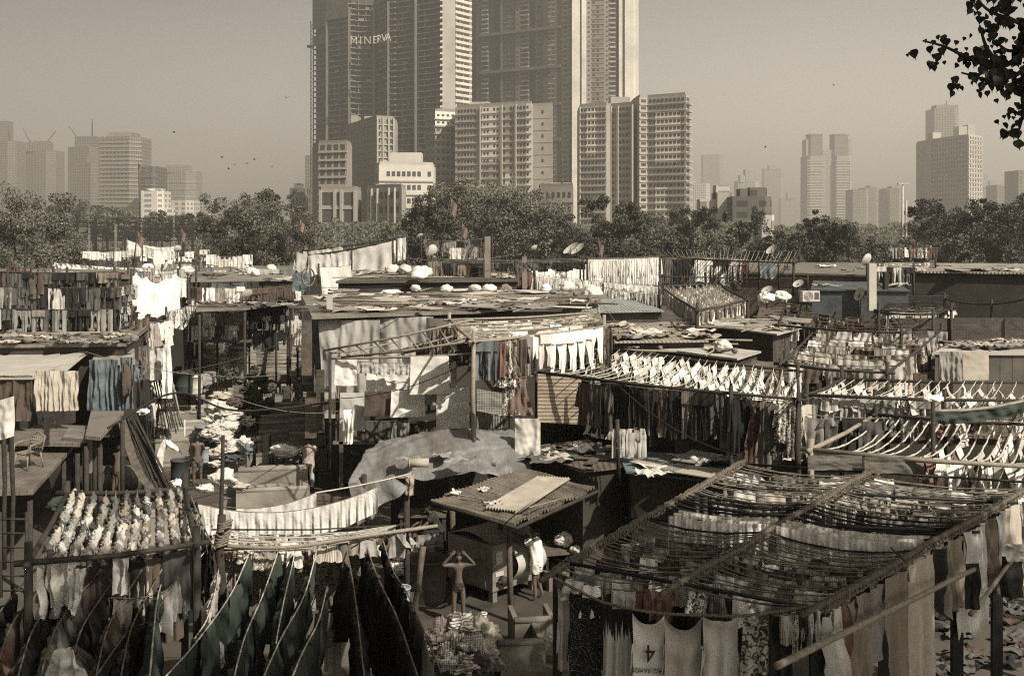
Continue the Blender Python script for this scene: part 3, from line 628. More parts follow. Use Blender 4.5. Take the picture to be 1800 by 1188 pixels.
far('low hazy terrace at the right end of the skyline',1755,1798,325,1400,(.26,.24,.2),.8,name='far_block')
far('hazy block cut by the right edge of the view',1793,1830,299,1100,(.24,.22,.18),.8,name='far_block')
far('dark flat roofed house with parapet among the right trees',1290,1360,345,330,(.11,.1,.08),1.5,name='house',depth=10,steps=((1305,1318,331,0),(1322,1352,329,0)))
far('pale house with stair block beside the dark roofed house',1262,1288,338,340,(.42,.39,.33),2,name='house',depth=10,steps=((1262,1286,325,0),(1233,1262,350,0)))
far('small pale house seen between the right trees',1340,1362,378,220,(.5,.46,.4),1,name='house',depth=8)
# ---------------------------------------------------------------- trees
LEAF=mk('tree_leaves',(.08,.077,.045),.75,.25,.25,island=.6)
LEAFS=[LEAF,mk('dusty_leaves',(.13,.12,.08),.75,.25,.25,island=.6),mk('deep_leaves',(.05,.05,.03),.7,.25,.25,island=.6)]
BARK=mk('tree_bark',(.06,.045,.032),.9,.4,2,.4,20)
def tree(label,px,Y,w,htop,n,leaf,name='broadleaf_tree',col=None,lobes=14,zmin=.25,seed=1,group='trees along the railway',gap=0.,loc=None,limbs=9,mat=None,trunk_r=.35):
    r=random.Random(seed); base=loc or Vector(((px-900)*Y/F,Y,0)); o=empty(name,base,0,label,'tree',group)
    rx=w/2; zt=htop; lob=[]
    for i in range(lobes):
        a=r.uniform(0,6.28); q=math.sqrt(r.random())*.78; z=r.uniform(zmin,.84)
        ez=math.sqrt(max(.08,1-((z-.5)/.62)**2)); s=r.uniform(.27,.45)
        lob.append((Vector((math.cos(a)*q*rx*ez,math.sin(a)*q*rx*ez,z*zt)),Vector((s*rx,s*rx,s*rx*r.uniform(.55,.8)*min(1.4,zt/rx*.8)))))
    vs=[];fs=[]
    sub_=[]
    for c,s in lob:
        for _ in range(9):
            d=Vector((r.gauss(0,1),r.gauss(0,1),r.gauss(.25,1))).normalized(); q=r.uniform(.5,1.12); ss=r.uniform(.22,.5); sub_.append((c+Vector((d.x*s.x,d.y*s.y,d.z*s.z))*q,s*ss))
    for i in range(n):
        c,s=sub_[r.randrange(len(sub_))]
        d=Vector((r.gauss(0,1),r.gauss(0,1),r.gauss(0,1))).normalized()*(r.random()**.28)*(1+.25*noise.noise(c+Vector((r.random(),0,0))*3))
        p=c+Vector((d.x*s.x,d.y*s.y,d.z*s.z))
        if p.z>zt: p.z=zt-r.random()*.4
        q=leaf*r.uniform(.6,1.5); u=Vector((r.gauss(0,1),r.gauss(0,1),r.gauss(0,.6))).normalized(); v=u.cross(Vector((r.gauss(0,1),r.gauss(0,1),r.gauss(0,1)))).normalized()
        k=len(vs); m=r.uniform(.5,.9)
        vs+=[p-u*q,p+v*q*m,p+u*q*.9,p-v*q*m*.8+u*q*.2]; fs.append((k,k+1,k+2,k+3))
    mb=MB(); mb.add(vs,fs); mb.build('crown',mat or LEAF,o)
    t=MB(); zc=zt*max(zmin,.3)
    top=Vector((r.uniform(-.3,.3),0,zc)); t.tube([(0,0,-.2),(r.uniform(-.2,.2),0,zc*.5),top],[trunk_r,trunk_r*.75,trunk_r*.6],8)
    for c,s in lob[:limbs]: t.tube([top-Vector((0,0,.3)),top.lerp(c,.5)+Vector((0,0,-.5)),c],[trunk_r*.45,trunk_r*.25,trunk_r*.08],5)
    t.build('trunk',BARK,o); return o
def zt(py,Y): return H-(py-YH)*Y/F
for a in [
 ('dark broadleaf tree at the left edge of the view with ragged crown',38,85,9,zt(318,85),15000,.10,1,16),
 ('low dark bush tree right of the left edge tree',110,95,5,zt(408,95),2500,.14,2,8),
 ('big round tree left of the unfinished frame with its light speckled crown',420,125,10,zt(324,125),15000,.13,3,16),
 ('lower right half of the speckled tree group beside the flag pole',490,120,9,zt(342,120),11000,.13,4,14),
 ('small dark tree at the right foot of the speckled tree',548,130,4,zt(372,130),1500,.17,5,7),
 ('massive spreading tree in the centre, left crown',775,150,12,zt(340,150),12000,.2,6,16),
 ('massive spreading tree in the centre, middle crown',862,155,18,zt(316,155),17000,.2,7,20),
 ('massive spreading tree in the centre, right crown beside the dark tree',955,160,14,zt(345,160),11000,.2,8,16),
 ('dark dense upright tree standing in front of the hazy ones, centre right',1075,135,9.6,zt(333,135),12000,.17,9,15),
 ('hazy tree right of the dark upright tree',1160,190,10,zt(374,190),6000,.24,10,12),
 ('round tree below the pale tall block',1222,160,8.5,zt(359,160),8000,.19,11,12),
 ('open crowned tree with a white house behind it',1312,150,6.5,zt(360,150),5500,.19,12,11),
 ('hazy small tree behind the open crowned tree',1385,210,6,zt(402,210),2500,.24,13,8),
 ('broad tree with twiggy top below the twin tower',1448,130,10,zt(352,130),9500,.17,14,14),
 ('dark low tree right of the twiggy topped tree',1548,125,8,zt(405,125),5000,.17,15,11),
 ('hazy round tree below the hotel block',1608,200,9,zt(370,200),5500,.24,16,12),
 ('large dark tree left of the right edge',1690,140,13,zt(350,140),12000,.19,17,16),
 ('large dark tree cut by the right edge of the view',1790,130,13,zt(340,130),11000,.19,18,16),
 ('dark bushy tree low behind the brick wall on the right',1640,110,7,zt(392,110),4500,.15,19,9),
 ('small tree behind the steel posts right of the centre',1500,170,5,zt(404,170),2500,.2,20,8),
 ('hazy far tree under the glass office tower',185,420,26,zt(362,420),3500,.5,21,10),
 ('flat topped rain tree behind the railway masts',232,330,28,zt(366,330),6000,.45,22,14),
 ('low far tree between the rain tree and the round tree',318,330,18,zt(368,330),3500,.4,23,10),
 ('far low tree above the railway at the left',110,400,18,zt(350,400),2500,.5,24,8),
 ('low hazy tree below the old stained block',690,220,9,zt(385,220),2500,.25,25,8),
 ('dark low tree in front of the central tree, left of the steel post',1010,125,7,zt(408,125),3500,.16,26,9),
 ('low dark tree between the round tree and the dark upright tree',1170,128,7,zt(398,128),3500,.16,27,9),
 ('low dark tree under the open crowned tree',1270,125,8,zt(400,125),4500,.16,28,10),
 ('low dark tree left of the broad twiggy tree',1370,122,7,zt(405,122),3500,.16,29,9),
 ]:
    lab,px,Y,w_,z_,n_,lf,sd_,lo=a
    tree(lab,px,Y,w_*1.08,z_,int(n_*2.7),lf*.78,seed=sd_,lobes=lo+6,mat=LEAFS[(sd_*7)%3],zmin=.1)
# far wood behind the single trees, one mass
wd=MB(); r=random.Random(3); vs=[];fs=[]
for i in range(60000):
    px=r.uniform(-60,1880); Y=r.uniform(230,330); top=zt(392+13*noise.noise(Vector((px*.012,0,3)))+8*noise.noise(Vector((px*.05,1,3))),280)
    if 80<px<370: top*=.5
    c=Vector(((px-900)*Y/F,Y,top*(1-r.random()**1.6))); s=r.uniform(.2,.5); u=Vector((r.gauss(0,1),r.gauss(0,1),r.gauss(0,1))).normalized(); w2=u.orthogonal().normalized(); k=len(vs)
    vs+=[c-u*s,c+w2*s*.8,c+u*s,c-w2*s*.8]; fs.append((k,k+1,k+2,k+3))
wd.add(vs,fs); o=wd.build('far_wood',LEAF); kind(o,'stuff')

# ---------------------------------------------------------------- railway masts and gantries
def gantry(px0,px1,py,Y,label,nleg=2):
    a=P(px0,py,Y); b=P(px1,py,Y); o=empty('catenary_gantry',(a.x,a.y,0),0,label,'railway gantry','railway gantries'); L=b.x-a.x; z=a.z
    r=Y*.55/F
    for k in range(nleg): x=L*k/max(1,nleg-1); MB().box((x-r,-r,0),(x+r,r,z)).build('mast',STEEL,o)
    m=MB().box((0,-r,z-.15),(L,r,z)).box((0,-r,z-.7),(L,r,z-.55)); n=max(2,int(L/1.4))
    for k in range(n): m.tube([(L*k/n,0,z-.65),(L*(k+.5)/n,0,z-.05),(L*(k+1)/n,0,z-.65)],r*.5,4)
    m.build('truss',STEEL,o)
    for k in range(3): x=L*(.2+.3*k); MB().box((x-.06,-.1,z-1.6),(x+.06,.1,z-.6)).box((x-.7,-.05,z-1.6),(x+.7,.05,z-1.5)).build('bracket',STEEL,o)
for i,(a,b,p,Y,n) in enumerate(((95,170,388,150,2),(88,238,391,140,3),(204,275,383,170,2),(238,362,393,165,4),(165,365,402,150,5),(120,360,408,190,5))):
    gantry(a,b,p,Y,'steel railway gantry left of the round tree, %s from the front'%ORD[(3,0,4,2,1,5)[i]],n)
for i in range(16):
    px=104+i*16.5+R.uniform(-4,4); Y=R.uniform(120,200); top=R.uniform(378,410)
    z=zt(top,Y); t=empty('railway_mast',((px-900)*Y/F,Y,0),0,'thin steel railway mast, %s from the left before the far trees'%ORD[i],'mast','railway masts')
    MB().box((-.11,-.11,0),(.11,.11,z)).build('post',PLASTER if i%3==0 else STEEL,t); MB().tube([(0,0,z-.3),(1.1,0,z-.6)],.06,4).build('arm',STEEL,t)
for i,(py,Y) in enumerate(((399,140),(405,150),(412,160),(396,170),(417,135))):
    wire([P(85,py,Y),P(368,py+R.uniform(-2,2),Y)],.035,None,'overhead railway wire, %s such wire from the top'%ORD[sorted((399,405,412,396,417)).index(py)],.5,'overhead_wire','wire')
# floodlight post
t=empty('light_mast',(P(1585,0,140).x,140,0),0,'paired pale steel posts with lamp heads above the right trees','mast')
MB().tube([(0,0,0),(.15,0,zt(325,140))],[.2,.13],8).build('post',METAL,t); MB().tube([(.55,0,0),(.6,0,zt(352,140))],[.2,.13],8).build('post',METAL,t)
MB().box((-.5,-.2,zt(325,140)),(.9,.2,zt(322,140))).build('lamp_head',METAL,t)
# ---------------------------------------------------------------- birds
bm_=MB(); bm_.blob((0,0,0),(.32,.09,.08),8,5,0); 
def wing(s): return MB().grid(lambda u,v:(.12-.25*v-.1*u,s*(.05+.62*u),.02+.22*math.sin(u*2.2)),5,2)
bmesh_=bm_.mesh('bird_body',HAIR); wl=wing(1).mesh('w1',HAIR); wr=wing(-1).mesh('w2',HAIR)
for i,(px,py) in enumerate(((504,172),(306,233),(434,288),(447,281),(402,297),(412,290),(390,277),(1466,150),(478,294),(1345,259))):
    b=inst('bird',bmesh_,None,P(px,py,150),R.uniform(0,3),(.62,.62,.62)); inst('wing',wl,b); inst('wing',wr,b)
    tag(b,'small dark bird gliding in the sky, %s bird from the left'%ORD[sorted((504,306,434,447,402,412,390,1466,478,1345)).index(px)],'bird','birds in the sky')
# ---------------------------------------------------------------- sheds, roofs and decks
def shack(name,label,roof,z,zb=0,wm=None,rm=None,th=.07,inset=.18,cat='shed',slope=None,openf=False,group=None,beams=0,door=None,post=None):
    pts=[PZ(q[0],q[1],q[2] if len(q)>2 else z) for q in roof]; c=sum(pts,Vector())/len(pts); c.z=zb
    o=empty(name,c,0,label,cat,group); wm=wm or DPLASTER; rm=rm or METAL
    q=[p-c for p in pts]; n=len(q)
    tri=MB()
    # roof as fine grid when 4-cornered so that it may warp a little
    if n==4:
        A,B,C,D=q
        def fn(off):
            return lambda u,v:(A.lerp(B,u)).lerp(D.lerp(C,u),v)+Vector((0,0,off+.05*noise.noise(Vector((u*4,v*4,c.x)))))
        tri.grid(fn(0),10,8,False); tri.grid(fn(-th),10,8,False)
        for k in range(4): 
            a,b=q[k],q[(k+1)%4]; tri.add([a,b,b-Vector((0,0,th)),a-Vector((0,0,th))],[(0,1,2,3)])
    else: tri.slab(q,th)
    tri.build('roof',rm,o)
    if wm!='none':
        cx=sum(p.x for p in q)/n; cy=sum(p.y for p in q)/n
        poly=[(cx+(p.x-cx)*(1-inset),cy+(p.y-cy)*(1-inset)) for p in q]; zz=min(p.z for p in q)-th-.004
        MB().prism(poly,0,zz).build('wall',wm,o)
        for k in range(beams):
            a,b=q[0],q[1]; p=a.lerp(b,(k+.5)/beams); MB().tube([(p.x,p.y+.1,-.02),(p.x,p.y+.1,p.z-th)],.05,6).build('post',DWOOD,o)
    else:
        for p in q: 
            p2=p*.94; MB().tube([(p2.x,p2.y,0),(p2.x,p2.y,p.z-th)],.06,6).build('post',DWOOD,o)
    return o
SC={}
def scatter(kd,n,box,z,ctx,cols='beige',size=1.,yz=False):
    """scatter loose things over a px box (x0,x1,y0,y1) lying on height z"""
    x0,x1,y0,y1=box; n=int(n*(.62 if kd in('scrap','stone') else 1.0)+.5)
    for i in range(n):
        p=PZ(R.uniform(x0,x1),R.uniform(y0,y1),z); a=R.uniform(0,3.14); s=size*R.uniform(.7,1.4); col=R.choice(cols.split(','))
        if kd not in SC:
            l=[]
            for k in range(4):
                mb=MB()
                if kd=='plank': mb.box((-.9,-.08,0),(.9,.08,.03)); mat=WOOD
                elif kd=='pole': mb.tube([(-1.2,0,.04),(0,.03,.05),(1.3,0,.04)],.028,6); mat=BAMBOO
                elif kd=='stone': mb.blob((0,0,.07),(.13,.1,.09),8,6,.4,2,k); mat=CONC
                elif kd=='sack': mb.blob((0,0,.2),(.42,.3,.26),18,12,.35,2.2,k,-.7); mat=CLOTH
                elif kd=='scrap': mb.grid(lambda u,v,k=k:((u-.5)*(.8+.25*math.sin(v*5+k)),(v-.5)*(.6+.2*math.cos(u*6+k*2)),.05+.09*noise.noise(Vector((u*4,v*4,k*3.3)))+.06*math.sin(u*11+k)*.3+.012*math.sin(v*17+u*5)),14,10); mat=CLOTH
                elif kd=='board': mb.slab([(-.6,-.4,.05),(.6,-.42,.06),(.62,.4,.09),(-.58,.42,.06)],.02); mat=PLAST
                l.append(mb.mesh(kd,mat))
            SC[kd]=l
        nm={'plank':'plank','pole':'loose_pole','stone':'roof_stone','sack':'laundry_sack','scrap':'crumpled_cloth','board':'loose_sheet'}[kd]
        o=inst(nm,R.choice(SC[kd]),None,p,a if kd not in('pole','plank') else R.choice((0,.2,-.3,1.3))+R.uniform(-.2,.2),(s,s,s),COL[col])
        REG.append((o,nm.replace('_',' '),col if kd in('sack','scrap','board') else {'plank':'wooden','pole':'bamboo','stone':'grey'}[kd],ctx,0,nm.replace('_',' ')))
def dish(px,py,Y,r,az,label,tilt=.6,mast=.9):
    p=P(px,py,Y); o=empty('satellite_dish',(p.x,p.y,p.z-mast),0,label,'satellite dish','rooftop satellite dishes')
    r*=.5; M=Matrix.Rotation(az,3,'Z')@Matrix.Rotation(tilt,3,'X'); c=Vector((0,0,mast)); mb=MB()
    for off in (0,-.02): mb.grid(lambda u,v:c+M@Vector((r*v*math.cos(6.283*u),.25*r*v*v+off-.25*r,r*v*math.sin(6.283*u))),18,5)
    mb.build('reflector',DISH,o); MB().tube([(0,0,0),(0,0,mast)],.03,6).build('mast',STEEL,o)
    MB().tube([c+M@Vector((0,-.2*r,-r*.9)),c+M@Vector((0,-r*.95,-.1*r))],.015,5).tube([c+M@Vector((0,-r*1.05,-.1*r)),c+M@Vector((0,-r*.88,-.05*r))],.05,8).build('receiver_arm',STEEL,o)
def flag(px,py,Y,label,h=4,lean=.0,col=(.3,.14,.1)):
    p=P(px,py,Y); o=empty('flagpole',(p.x-lean,p.y,p.z-h),0,label,'flag pole'); MB().tube([(0,0,0),(lean,0,h)],[.05,.03],6).build('pole',STEEL,o)
    MB().grid(lambda u,v:(lean+.03+u*.35*(1-.3*v),.06*math.sin(u*7+v*3),h-.1-v*.8-u*.4),6,6).build('flag',PLAST,o,None,col)
# central wash house
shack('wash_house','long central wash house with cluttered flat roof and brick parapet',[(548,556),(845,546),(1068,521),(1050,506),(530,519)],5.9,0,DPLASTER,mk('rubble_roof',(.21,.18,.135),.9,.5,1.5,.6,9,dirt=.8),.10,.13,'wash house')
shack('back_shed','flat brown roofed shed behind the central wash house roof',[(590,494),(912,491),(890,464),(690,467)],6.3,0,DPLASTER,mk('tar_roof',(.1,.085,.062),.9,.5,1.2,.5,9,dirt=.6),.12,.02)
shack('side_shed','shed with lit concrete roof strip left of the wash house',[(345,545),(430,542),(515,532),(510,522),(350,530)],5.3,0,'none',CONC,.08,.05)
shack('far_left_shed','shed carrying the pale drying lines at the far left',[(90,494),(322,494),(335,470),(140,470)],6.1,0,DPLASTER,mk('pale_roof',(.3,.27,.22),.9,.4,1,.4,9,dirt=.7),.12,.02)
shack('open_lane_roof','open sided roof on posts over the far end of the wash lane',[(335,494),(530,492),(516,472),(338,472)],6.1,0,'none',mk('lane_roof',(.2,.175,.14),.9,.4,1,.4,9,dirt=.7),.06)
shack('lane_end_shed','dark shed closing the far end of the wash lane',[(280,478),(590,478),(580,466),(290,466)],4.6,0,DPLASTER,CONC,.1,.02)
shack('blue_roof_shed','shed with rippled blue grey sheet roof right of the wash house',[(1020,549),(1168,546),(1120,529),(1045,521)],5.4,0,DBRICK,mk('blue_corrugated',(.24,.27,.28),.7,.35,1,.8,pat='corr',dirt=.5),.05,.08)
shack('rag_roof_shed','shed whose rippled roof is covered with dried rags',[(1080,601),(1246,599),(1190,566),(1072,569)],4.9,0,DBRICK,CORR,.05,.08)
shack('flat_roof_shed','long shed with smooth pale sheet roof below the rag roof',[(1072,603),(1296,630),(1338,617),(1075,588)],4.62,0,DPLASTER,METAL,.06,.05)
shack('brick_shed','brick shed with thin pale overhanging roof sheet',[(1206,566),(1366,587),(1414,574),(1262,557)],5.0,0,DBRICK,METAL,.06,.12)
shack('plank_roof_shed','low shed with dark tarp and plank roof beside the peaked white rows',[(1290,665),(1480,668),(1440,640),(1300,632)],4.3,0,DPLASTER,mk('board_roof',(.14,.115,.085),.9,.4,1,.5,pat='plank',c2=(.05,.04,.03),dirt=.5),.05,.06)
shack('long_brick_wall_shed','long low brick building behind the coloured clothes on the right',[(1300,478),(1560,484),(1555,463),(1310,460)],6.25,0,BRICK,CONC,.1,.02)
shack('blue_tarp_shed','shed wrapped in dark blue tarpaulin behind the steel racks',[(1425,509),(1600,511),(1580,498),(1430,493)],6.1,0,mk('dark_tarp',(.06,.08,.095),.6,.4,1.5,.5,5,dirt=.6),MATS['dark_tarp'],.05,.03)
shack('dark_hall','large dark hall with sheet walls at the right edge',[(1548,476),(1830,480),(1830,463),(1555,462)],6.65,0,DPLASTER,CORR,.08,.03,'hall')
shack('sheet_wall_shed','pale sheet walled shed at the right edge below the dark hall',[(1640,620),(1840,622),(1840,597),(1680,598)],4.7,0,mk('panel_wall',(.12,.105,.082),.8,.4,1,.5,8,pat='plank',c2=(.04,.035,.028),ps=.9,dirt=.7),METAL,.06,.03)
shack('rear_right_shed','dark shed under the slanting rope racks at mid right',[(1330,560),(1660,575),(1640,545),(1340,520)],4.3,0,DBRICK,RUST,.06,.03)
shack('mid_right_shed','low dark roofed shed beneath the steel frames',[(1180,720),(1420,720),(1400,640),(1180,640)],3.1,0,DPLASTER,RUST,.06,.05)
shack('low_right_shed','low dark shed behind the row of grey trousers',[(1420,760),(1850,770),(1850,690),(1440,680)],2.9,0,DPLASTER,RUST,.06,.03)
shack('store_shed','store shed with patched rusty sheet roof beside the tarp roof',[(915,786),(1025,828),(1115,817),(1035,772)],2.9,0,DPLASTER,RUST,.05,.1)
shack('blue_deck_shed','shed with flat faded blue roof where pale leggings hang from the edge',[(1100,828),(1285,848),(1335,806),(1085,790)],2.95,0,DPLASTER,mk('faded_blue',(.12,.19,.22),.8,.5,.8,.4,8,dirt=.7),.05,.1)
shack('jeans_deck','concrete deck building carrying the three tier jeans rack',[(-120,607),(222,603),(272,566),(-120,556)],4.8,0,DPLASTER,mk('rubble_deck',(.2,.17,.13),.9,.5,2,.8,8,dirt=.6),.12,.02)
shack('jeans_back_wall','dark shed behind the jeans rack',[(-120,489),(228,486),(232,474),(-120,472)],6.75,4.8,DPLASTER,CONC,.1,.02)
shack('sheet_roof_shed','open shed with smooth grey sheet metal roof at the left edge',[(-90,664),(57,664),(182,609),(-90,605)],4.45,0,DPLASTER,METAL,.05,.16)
o=MB().slab([PZ(95-900+900,651,4.42),PZ(118,651,4.42),PZ(170,608,4.42),PZ(135,608,4.42)],.02).build('roof_panel',METAL); tag(o,'narrow loose roof sheet jutting out beside the left shed roof','roof panel')
shack('tarp_hut','small hut hung with torn blue tarpaulin under a plank roof',[(158,640),(238,636),(236,612),(172,612)],4.35,1.9,DPLASTER,mk('board_roof2',(.3,.27,.22),.9,.4,1,.5,pat='plank',c2=(.1,.08,.06),dirt=.4),.08,.06)
# tarpaulins on that hut
def curtain(label,px0,px1,py0,py1,Y,mat,col=None,fold=.05,name='tarpaulin',cat='tarpaulin',k=4,Y2=None,seed=0,sag=0,sh=0,bx=None):
    a=P(px0,py0,Y); b=P(px1,py0 if sh==0 else py0+sh,Y2 or Y); h=(py1-py0)*Y/F; L=(b-a).length; org=a.copy(); d=(b-a); n=Vector((d.y,-d.x,0)).normalized()
    def fn(u,v):
        f=fold*(.2+v)*math.sin(u*k*6.28+v*1.2+seed+4*noise.noise(Vector((u*k*.45,v*1.3,seed*2.2))))*(.6+.8*noise.noise(Vector((u*3,v,seed+9))))+fold*.5*noise.noise(Vector((u*k*3,v*7,seed)))+fold*noise.noise(Vector((u*k*.7,v*2.5,seed+.5)))*1.5
        uu=u if not bx else .5+(u-.5)*(1+bx*v)
        return d*uu+Vector((0,0,-v*h-sag*(1-(2*u-1)**2)*(1-v)))+n*f
    o=MB().grid(fn,max(24,int(k*10)),20).build(name,mat,None,org,col); tag(o,label,cat); return o
curtain('torn blue tarpaulin, left half of the hut front',157,208,632,722,34.9,TARPB,k=5,seed=1,bx=.2,fold=.09)
curtain('torn blue tarpaulin, right half of the hut front with a bundle against it',211,236,628,718,34.9,TARPB,k=3,seed=2,fold=.08)
curtain('row of pale beige cloth strips under the left sheet roof',60,139,652,722,31.6,CLOTH,COL['beige'],.07,'cloth_strips','cloth strips',9,seed=5,bx=-.05)
curtain('long dark cloth hanging deep under the left sheet roof',-20,58,660,740,31.4,CLOTH,COL['brown'],.07,'hanging_cloth','cloth',6,seed=6)
curtain('grey translucent tarpaulin, left sheet on the wash house wall',560,668,563,700,36.0,TARPG,k=5,seed=3,bx=-.12,fold=.11,name='wall_tarpaulin')
curtain('grey translucent tarpaulin, right sheet on the wash house wall',662,762,560,668,36.6,TARPG,k=4,seed=4,bx=-.1,fold=.11,sh=-4,name='wall_tarpaulin')
curtain('narrow blue plastic strip beside the grey wall tarpaulin',548,566,560,642,36.6,TARPB,k=1,seed=7)
curtain('dark grey cloth bunched at the left corner of the wash house',553,592,640,690,36.3,CLOTH,COL['dark grey'],.08,'hanging_cloth','cloth',3,seed=8)
curtain('white cloth hung as a sail at the left edge of the view',-30,25,712,782,22,CLOTH,COL['off-white'],.05,'hanging_cloth','cloth',2,seed=9,sh=-16)
curtain('orange reed mat with thin dark stripes hung from the rack corner',945,1022,657,742,28.2,MATM,None,.03,'reed_mat','mat',1.2,seed=3,sh=4)
curtain('small dark checked panel hanging below the patterned dresses',838,883,683,722,27,mk('checked_panel',(.1,.11,.1),.9,.1,5,pat='check',c2=(.3,.27,.2)),None,.03,'checked_panel','cloth',1,sh=8)
curtain('pale plastic sheet draped over the white bags beside the tarp roof',905,950,735,800,27.5,PALE,None,.07,'plastic_sheet','plastic sheet',2,seed=4)
curtain('white cloth with a worn hem on the sheet walled shed',1693,1738,616,668,34.6,CLOTH,COL['beige'],.03,'hanging_cloth','cloth',1.2,seed=4)
curtain('row of dark faded cloths on the sheet walled shed',1652,1692,618,672,34.5,CLOTH,COL['grey'],.06,'hanging_cloth','cloth',4,seed=5)
# wash house front: brick parapet, ledges
def boxpx(name,label,px0,px1,py0,py1,Y,dep,mat,cat=None,zb=None):
    a=P(px0,py1,Y); b=P(px1,py0,Y); zb=a.z if zb is None else zb; o=MB().box((0,0,0),(b.x-a.x,dep,b.z-zb)).build(name,mat,None,(a.x,a.y,zb)); tag(o,label,cat or name.replace('_',' ')); return o
boxpx('brick_parapet','low brick parapet below the towels on the wash house front',606,832,757,776,35.5,.25,BRICK,'parapet')
boxpx('concrete_ledge','thin concrete ledge under the brick parapet',585,836,776,781,35.3,.8,CONC,'ledge')
boxpx('brick_pier','brick pier at the left corner below the towels',590,606,740,776,35.4,.3,BRICK,'pier')
boxpx('concrete_beam','long concrete beam lying across the wash house roof',700,905,512,519,52,.4,CONC,'beam')
boxpx('steel_column','thick square column standing on the far roof left of the white kurtas',852,862,416,506,53,.35,PLASTER,'column')
boxpx('pale_column','pale square column standing on the roof right of the steel column',918,926,452,508,55,.35,PLASTER,'column')
boxpx('white_column','white painted column rising before the blue tarpaulin shed',1528,1541,463,546,46,.3,mk('limewash',(.5,.46,.39),.85,.2,1,dirt=.3),'column')
boxpx('dark_pillar','dark pillar under the hall roof left of its wall',1555,1562,478,560,47,.3,DPLASTER,'pillar')
boxpx('hall_wall_panel','grey lit wall panel of the dark hall',1662,1781,472,520,53.0,.12,mk('hall_panel',(.11,.095,.075),.9,.3,1,.3,8,dirt=.4),'wall panel')
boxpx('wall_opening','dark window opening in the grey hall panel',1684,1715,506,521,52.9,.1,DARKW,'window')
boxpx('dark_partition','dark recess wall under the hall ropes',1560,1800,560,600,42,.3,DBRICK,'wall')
boxpx('stack_pipe','short bent chimney pipe on the wash house roof edge',574,583,518,560,37,.2,METAL,'chimney pipe')
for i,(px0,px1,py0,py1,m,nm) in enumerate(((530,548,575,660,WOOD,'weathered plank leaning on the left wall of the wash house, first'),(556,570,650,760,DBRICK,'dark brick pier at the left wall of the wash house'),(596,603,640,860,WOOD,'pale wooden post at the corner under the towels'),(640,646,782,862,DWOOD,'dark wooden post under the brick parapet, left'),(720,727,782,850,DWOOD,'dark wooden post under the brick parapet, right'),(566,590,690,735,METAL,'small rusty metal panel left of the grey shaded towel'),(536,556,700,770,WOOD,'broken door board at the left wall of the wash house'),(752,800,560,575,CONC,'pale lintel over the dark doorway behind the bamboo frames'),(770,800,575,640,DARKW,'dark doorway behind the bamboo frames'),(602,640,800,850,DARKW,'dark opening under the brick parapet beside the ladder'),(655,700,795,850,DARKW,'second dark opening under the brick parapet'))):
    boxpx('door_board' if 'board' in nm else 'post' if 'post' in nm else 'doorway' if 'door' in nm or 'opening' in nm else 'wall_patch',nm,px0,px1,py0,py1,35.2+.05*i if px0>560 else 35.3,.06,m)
# ---------------------------------------------------------------- roof details
dish(312,437,75,.55,.6,'small white dish antenna turned left above the far left lines',.5)
dish(282,460,58,.95,1.0,'round grey dish antenna beside the white curtain sheets',-.2)
dish(433,517,50,.62,.9,'white dish antenna tilted on the mid left steel frame',.7)
dish(823,445,60,1.15,1.9,'long narrow white dish antenna seen edge on above the wash house',.5)
dish(758,441,62,.8,.7,'round pale dish antenna left of the edge on dish',.4)
dish(938,436,75,.5,.6,'tiny white dish antenna above the dark garments',.6)
dish(1003,436,66,1.1,2.0,'white dish antenna leaning left, left of a close pair',.9)
dish(1014,437,68,1.1,2.1,'white dish antenna leaning left, right of a close pair',.9)
dish(1300,443,60,.8,.8,'small dish antenna resting above the coloured clothes',1.1)
dish(1356,438,62,.75,2.0,'white dish antenna on a tall thin mast right of the coloured clothes',.8,2.4)
dish(1523,456,58,.7,.6,'white dish antenna on top beside the white column',.4)
dish(1510,517,46,.6,1.9,'white dish antenna edge on before the blue tarpaulin shed',.4)
dish(1348,509,50,.55,2.2,'white dish antenna leaning over the flat roof with sacks',.9)
dish(1403,498,48,.5,2.3,'thin dish rim standing left of the air conditioner',.9)
dish(845,452,66,.6,.3,'small dish antenna beside the square column',.3)
dish(737,415,78,.6,.9,'white dish antenna far behind the big white sheets',.8)
for a in ((242,405,70,'tall mast with limp flag above the far left lines'),(220,470,55,'dark cloth wrapped pole standing on the jeans shed'),(318,400,85,'thin leaning flag pole before the railway masts'),(527,384,88,'flag pole with red and white flag by the round tree'),(792,345,60,'very tall thin leaning rod rising before the central tree'),(812,390,70,'flag pole with pale flag before the central tree'),(1051,420,66,'short white spike pole right of the dish pair'),(243,285,120,'tall thin steel mast rising before the glass tower')):
    flag(a[0],a[1],a[2],a[3],(zt(a[1],a[2])-6.3)*1.0,R.uniform(-.3,.5) if a[0]!=792 else .8,(.32,.14,.1) if a[0] in(527,) else (.2,.12,.09))
ac=empty('air_conditioner',P(1411,530,44),.1,'white outdoor air conditioner unit on the flat roof','air conditioner')
MB().box((0,0,0),(.72,.3,.42)).build('casing',DISH,ac)
g=MB(); 
for k in range(1,5): g.tube([(.25+.045*k*math.cos(t*.524),-.012,.21+.045*k*math.sin(t*.524)) for t in range(13)],.006,4)
g.build('fan_grille',STEEL,ac); MB().box((.5,-.008,.08),(.68,.003,.36)).build('side_grille',mk('dark_plastic',(.1,.09,.08)),ac)
scatter('scrap',24,(1680,1798,599,613),4.75,'sheet walled shed roof','beige,grey,brown,dark grey'); scatter('plank',7,(1680,1798,599,613),4.75,'sheet walled shed roof')
boxpx('plank_walkway','long thin plank beam below the mid left clothes tiers',340,440,598,602,49,.4,WOOD,'plank')
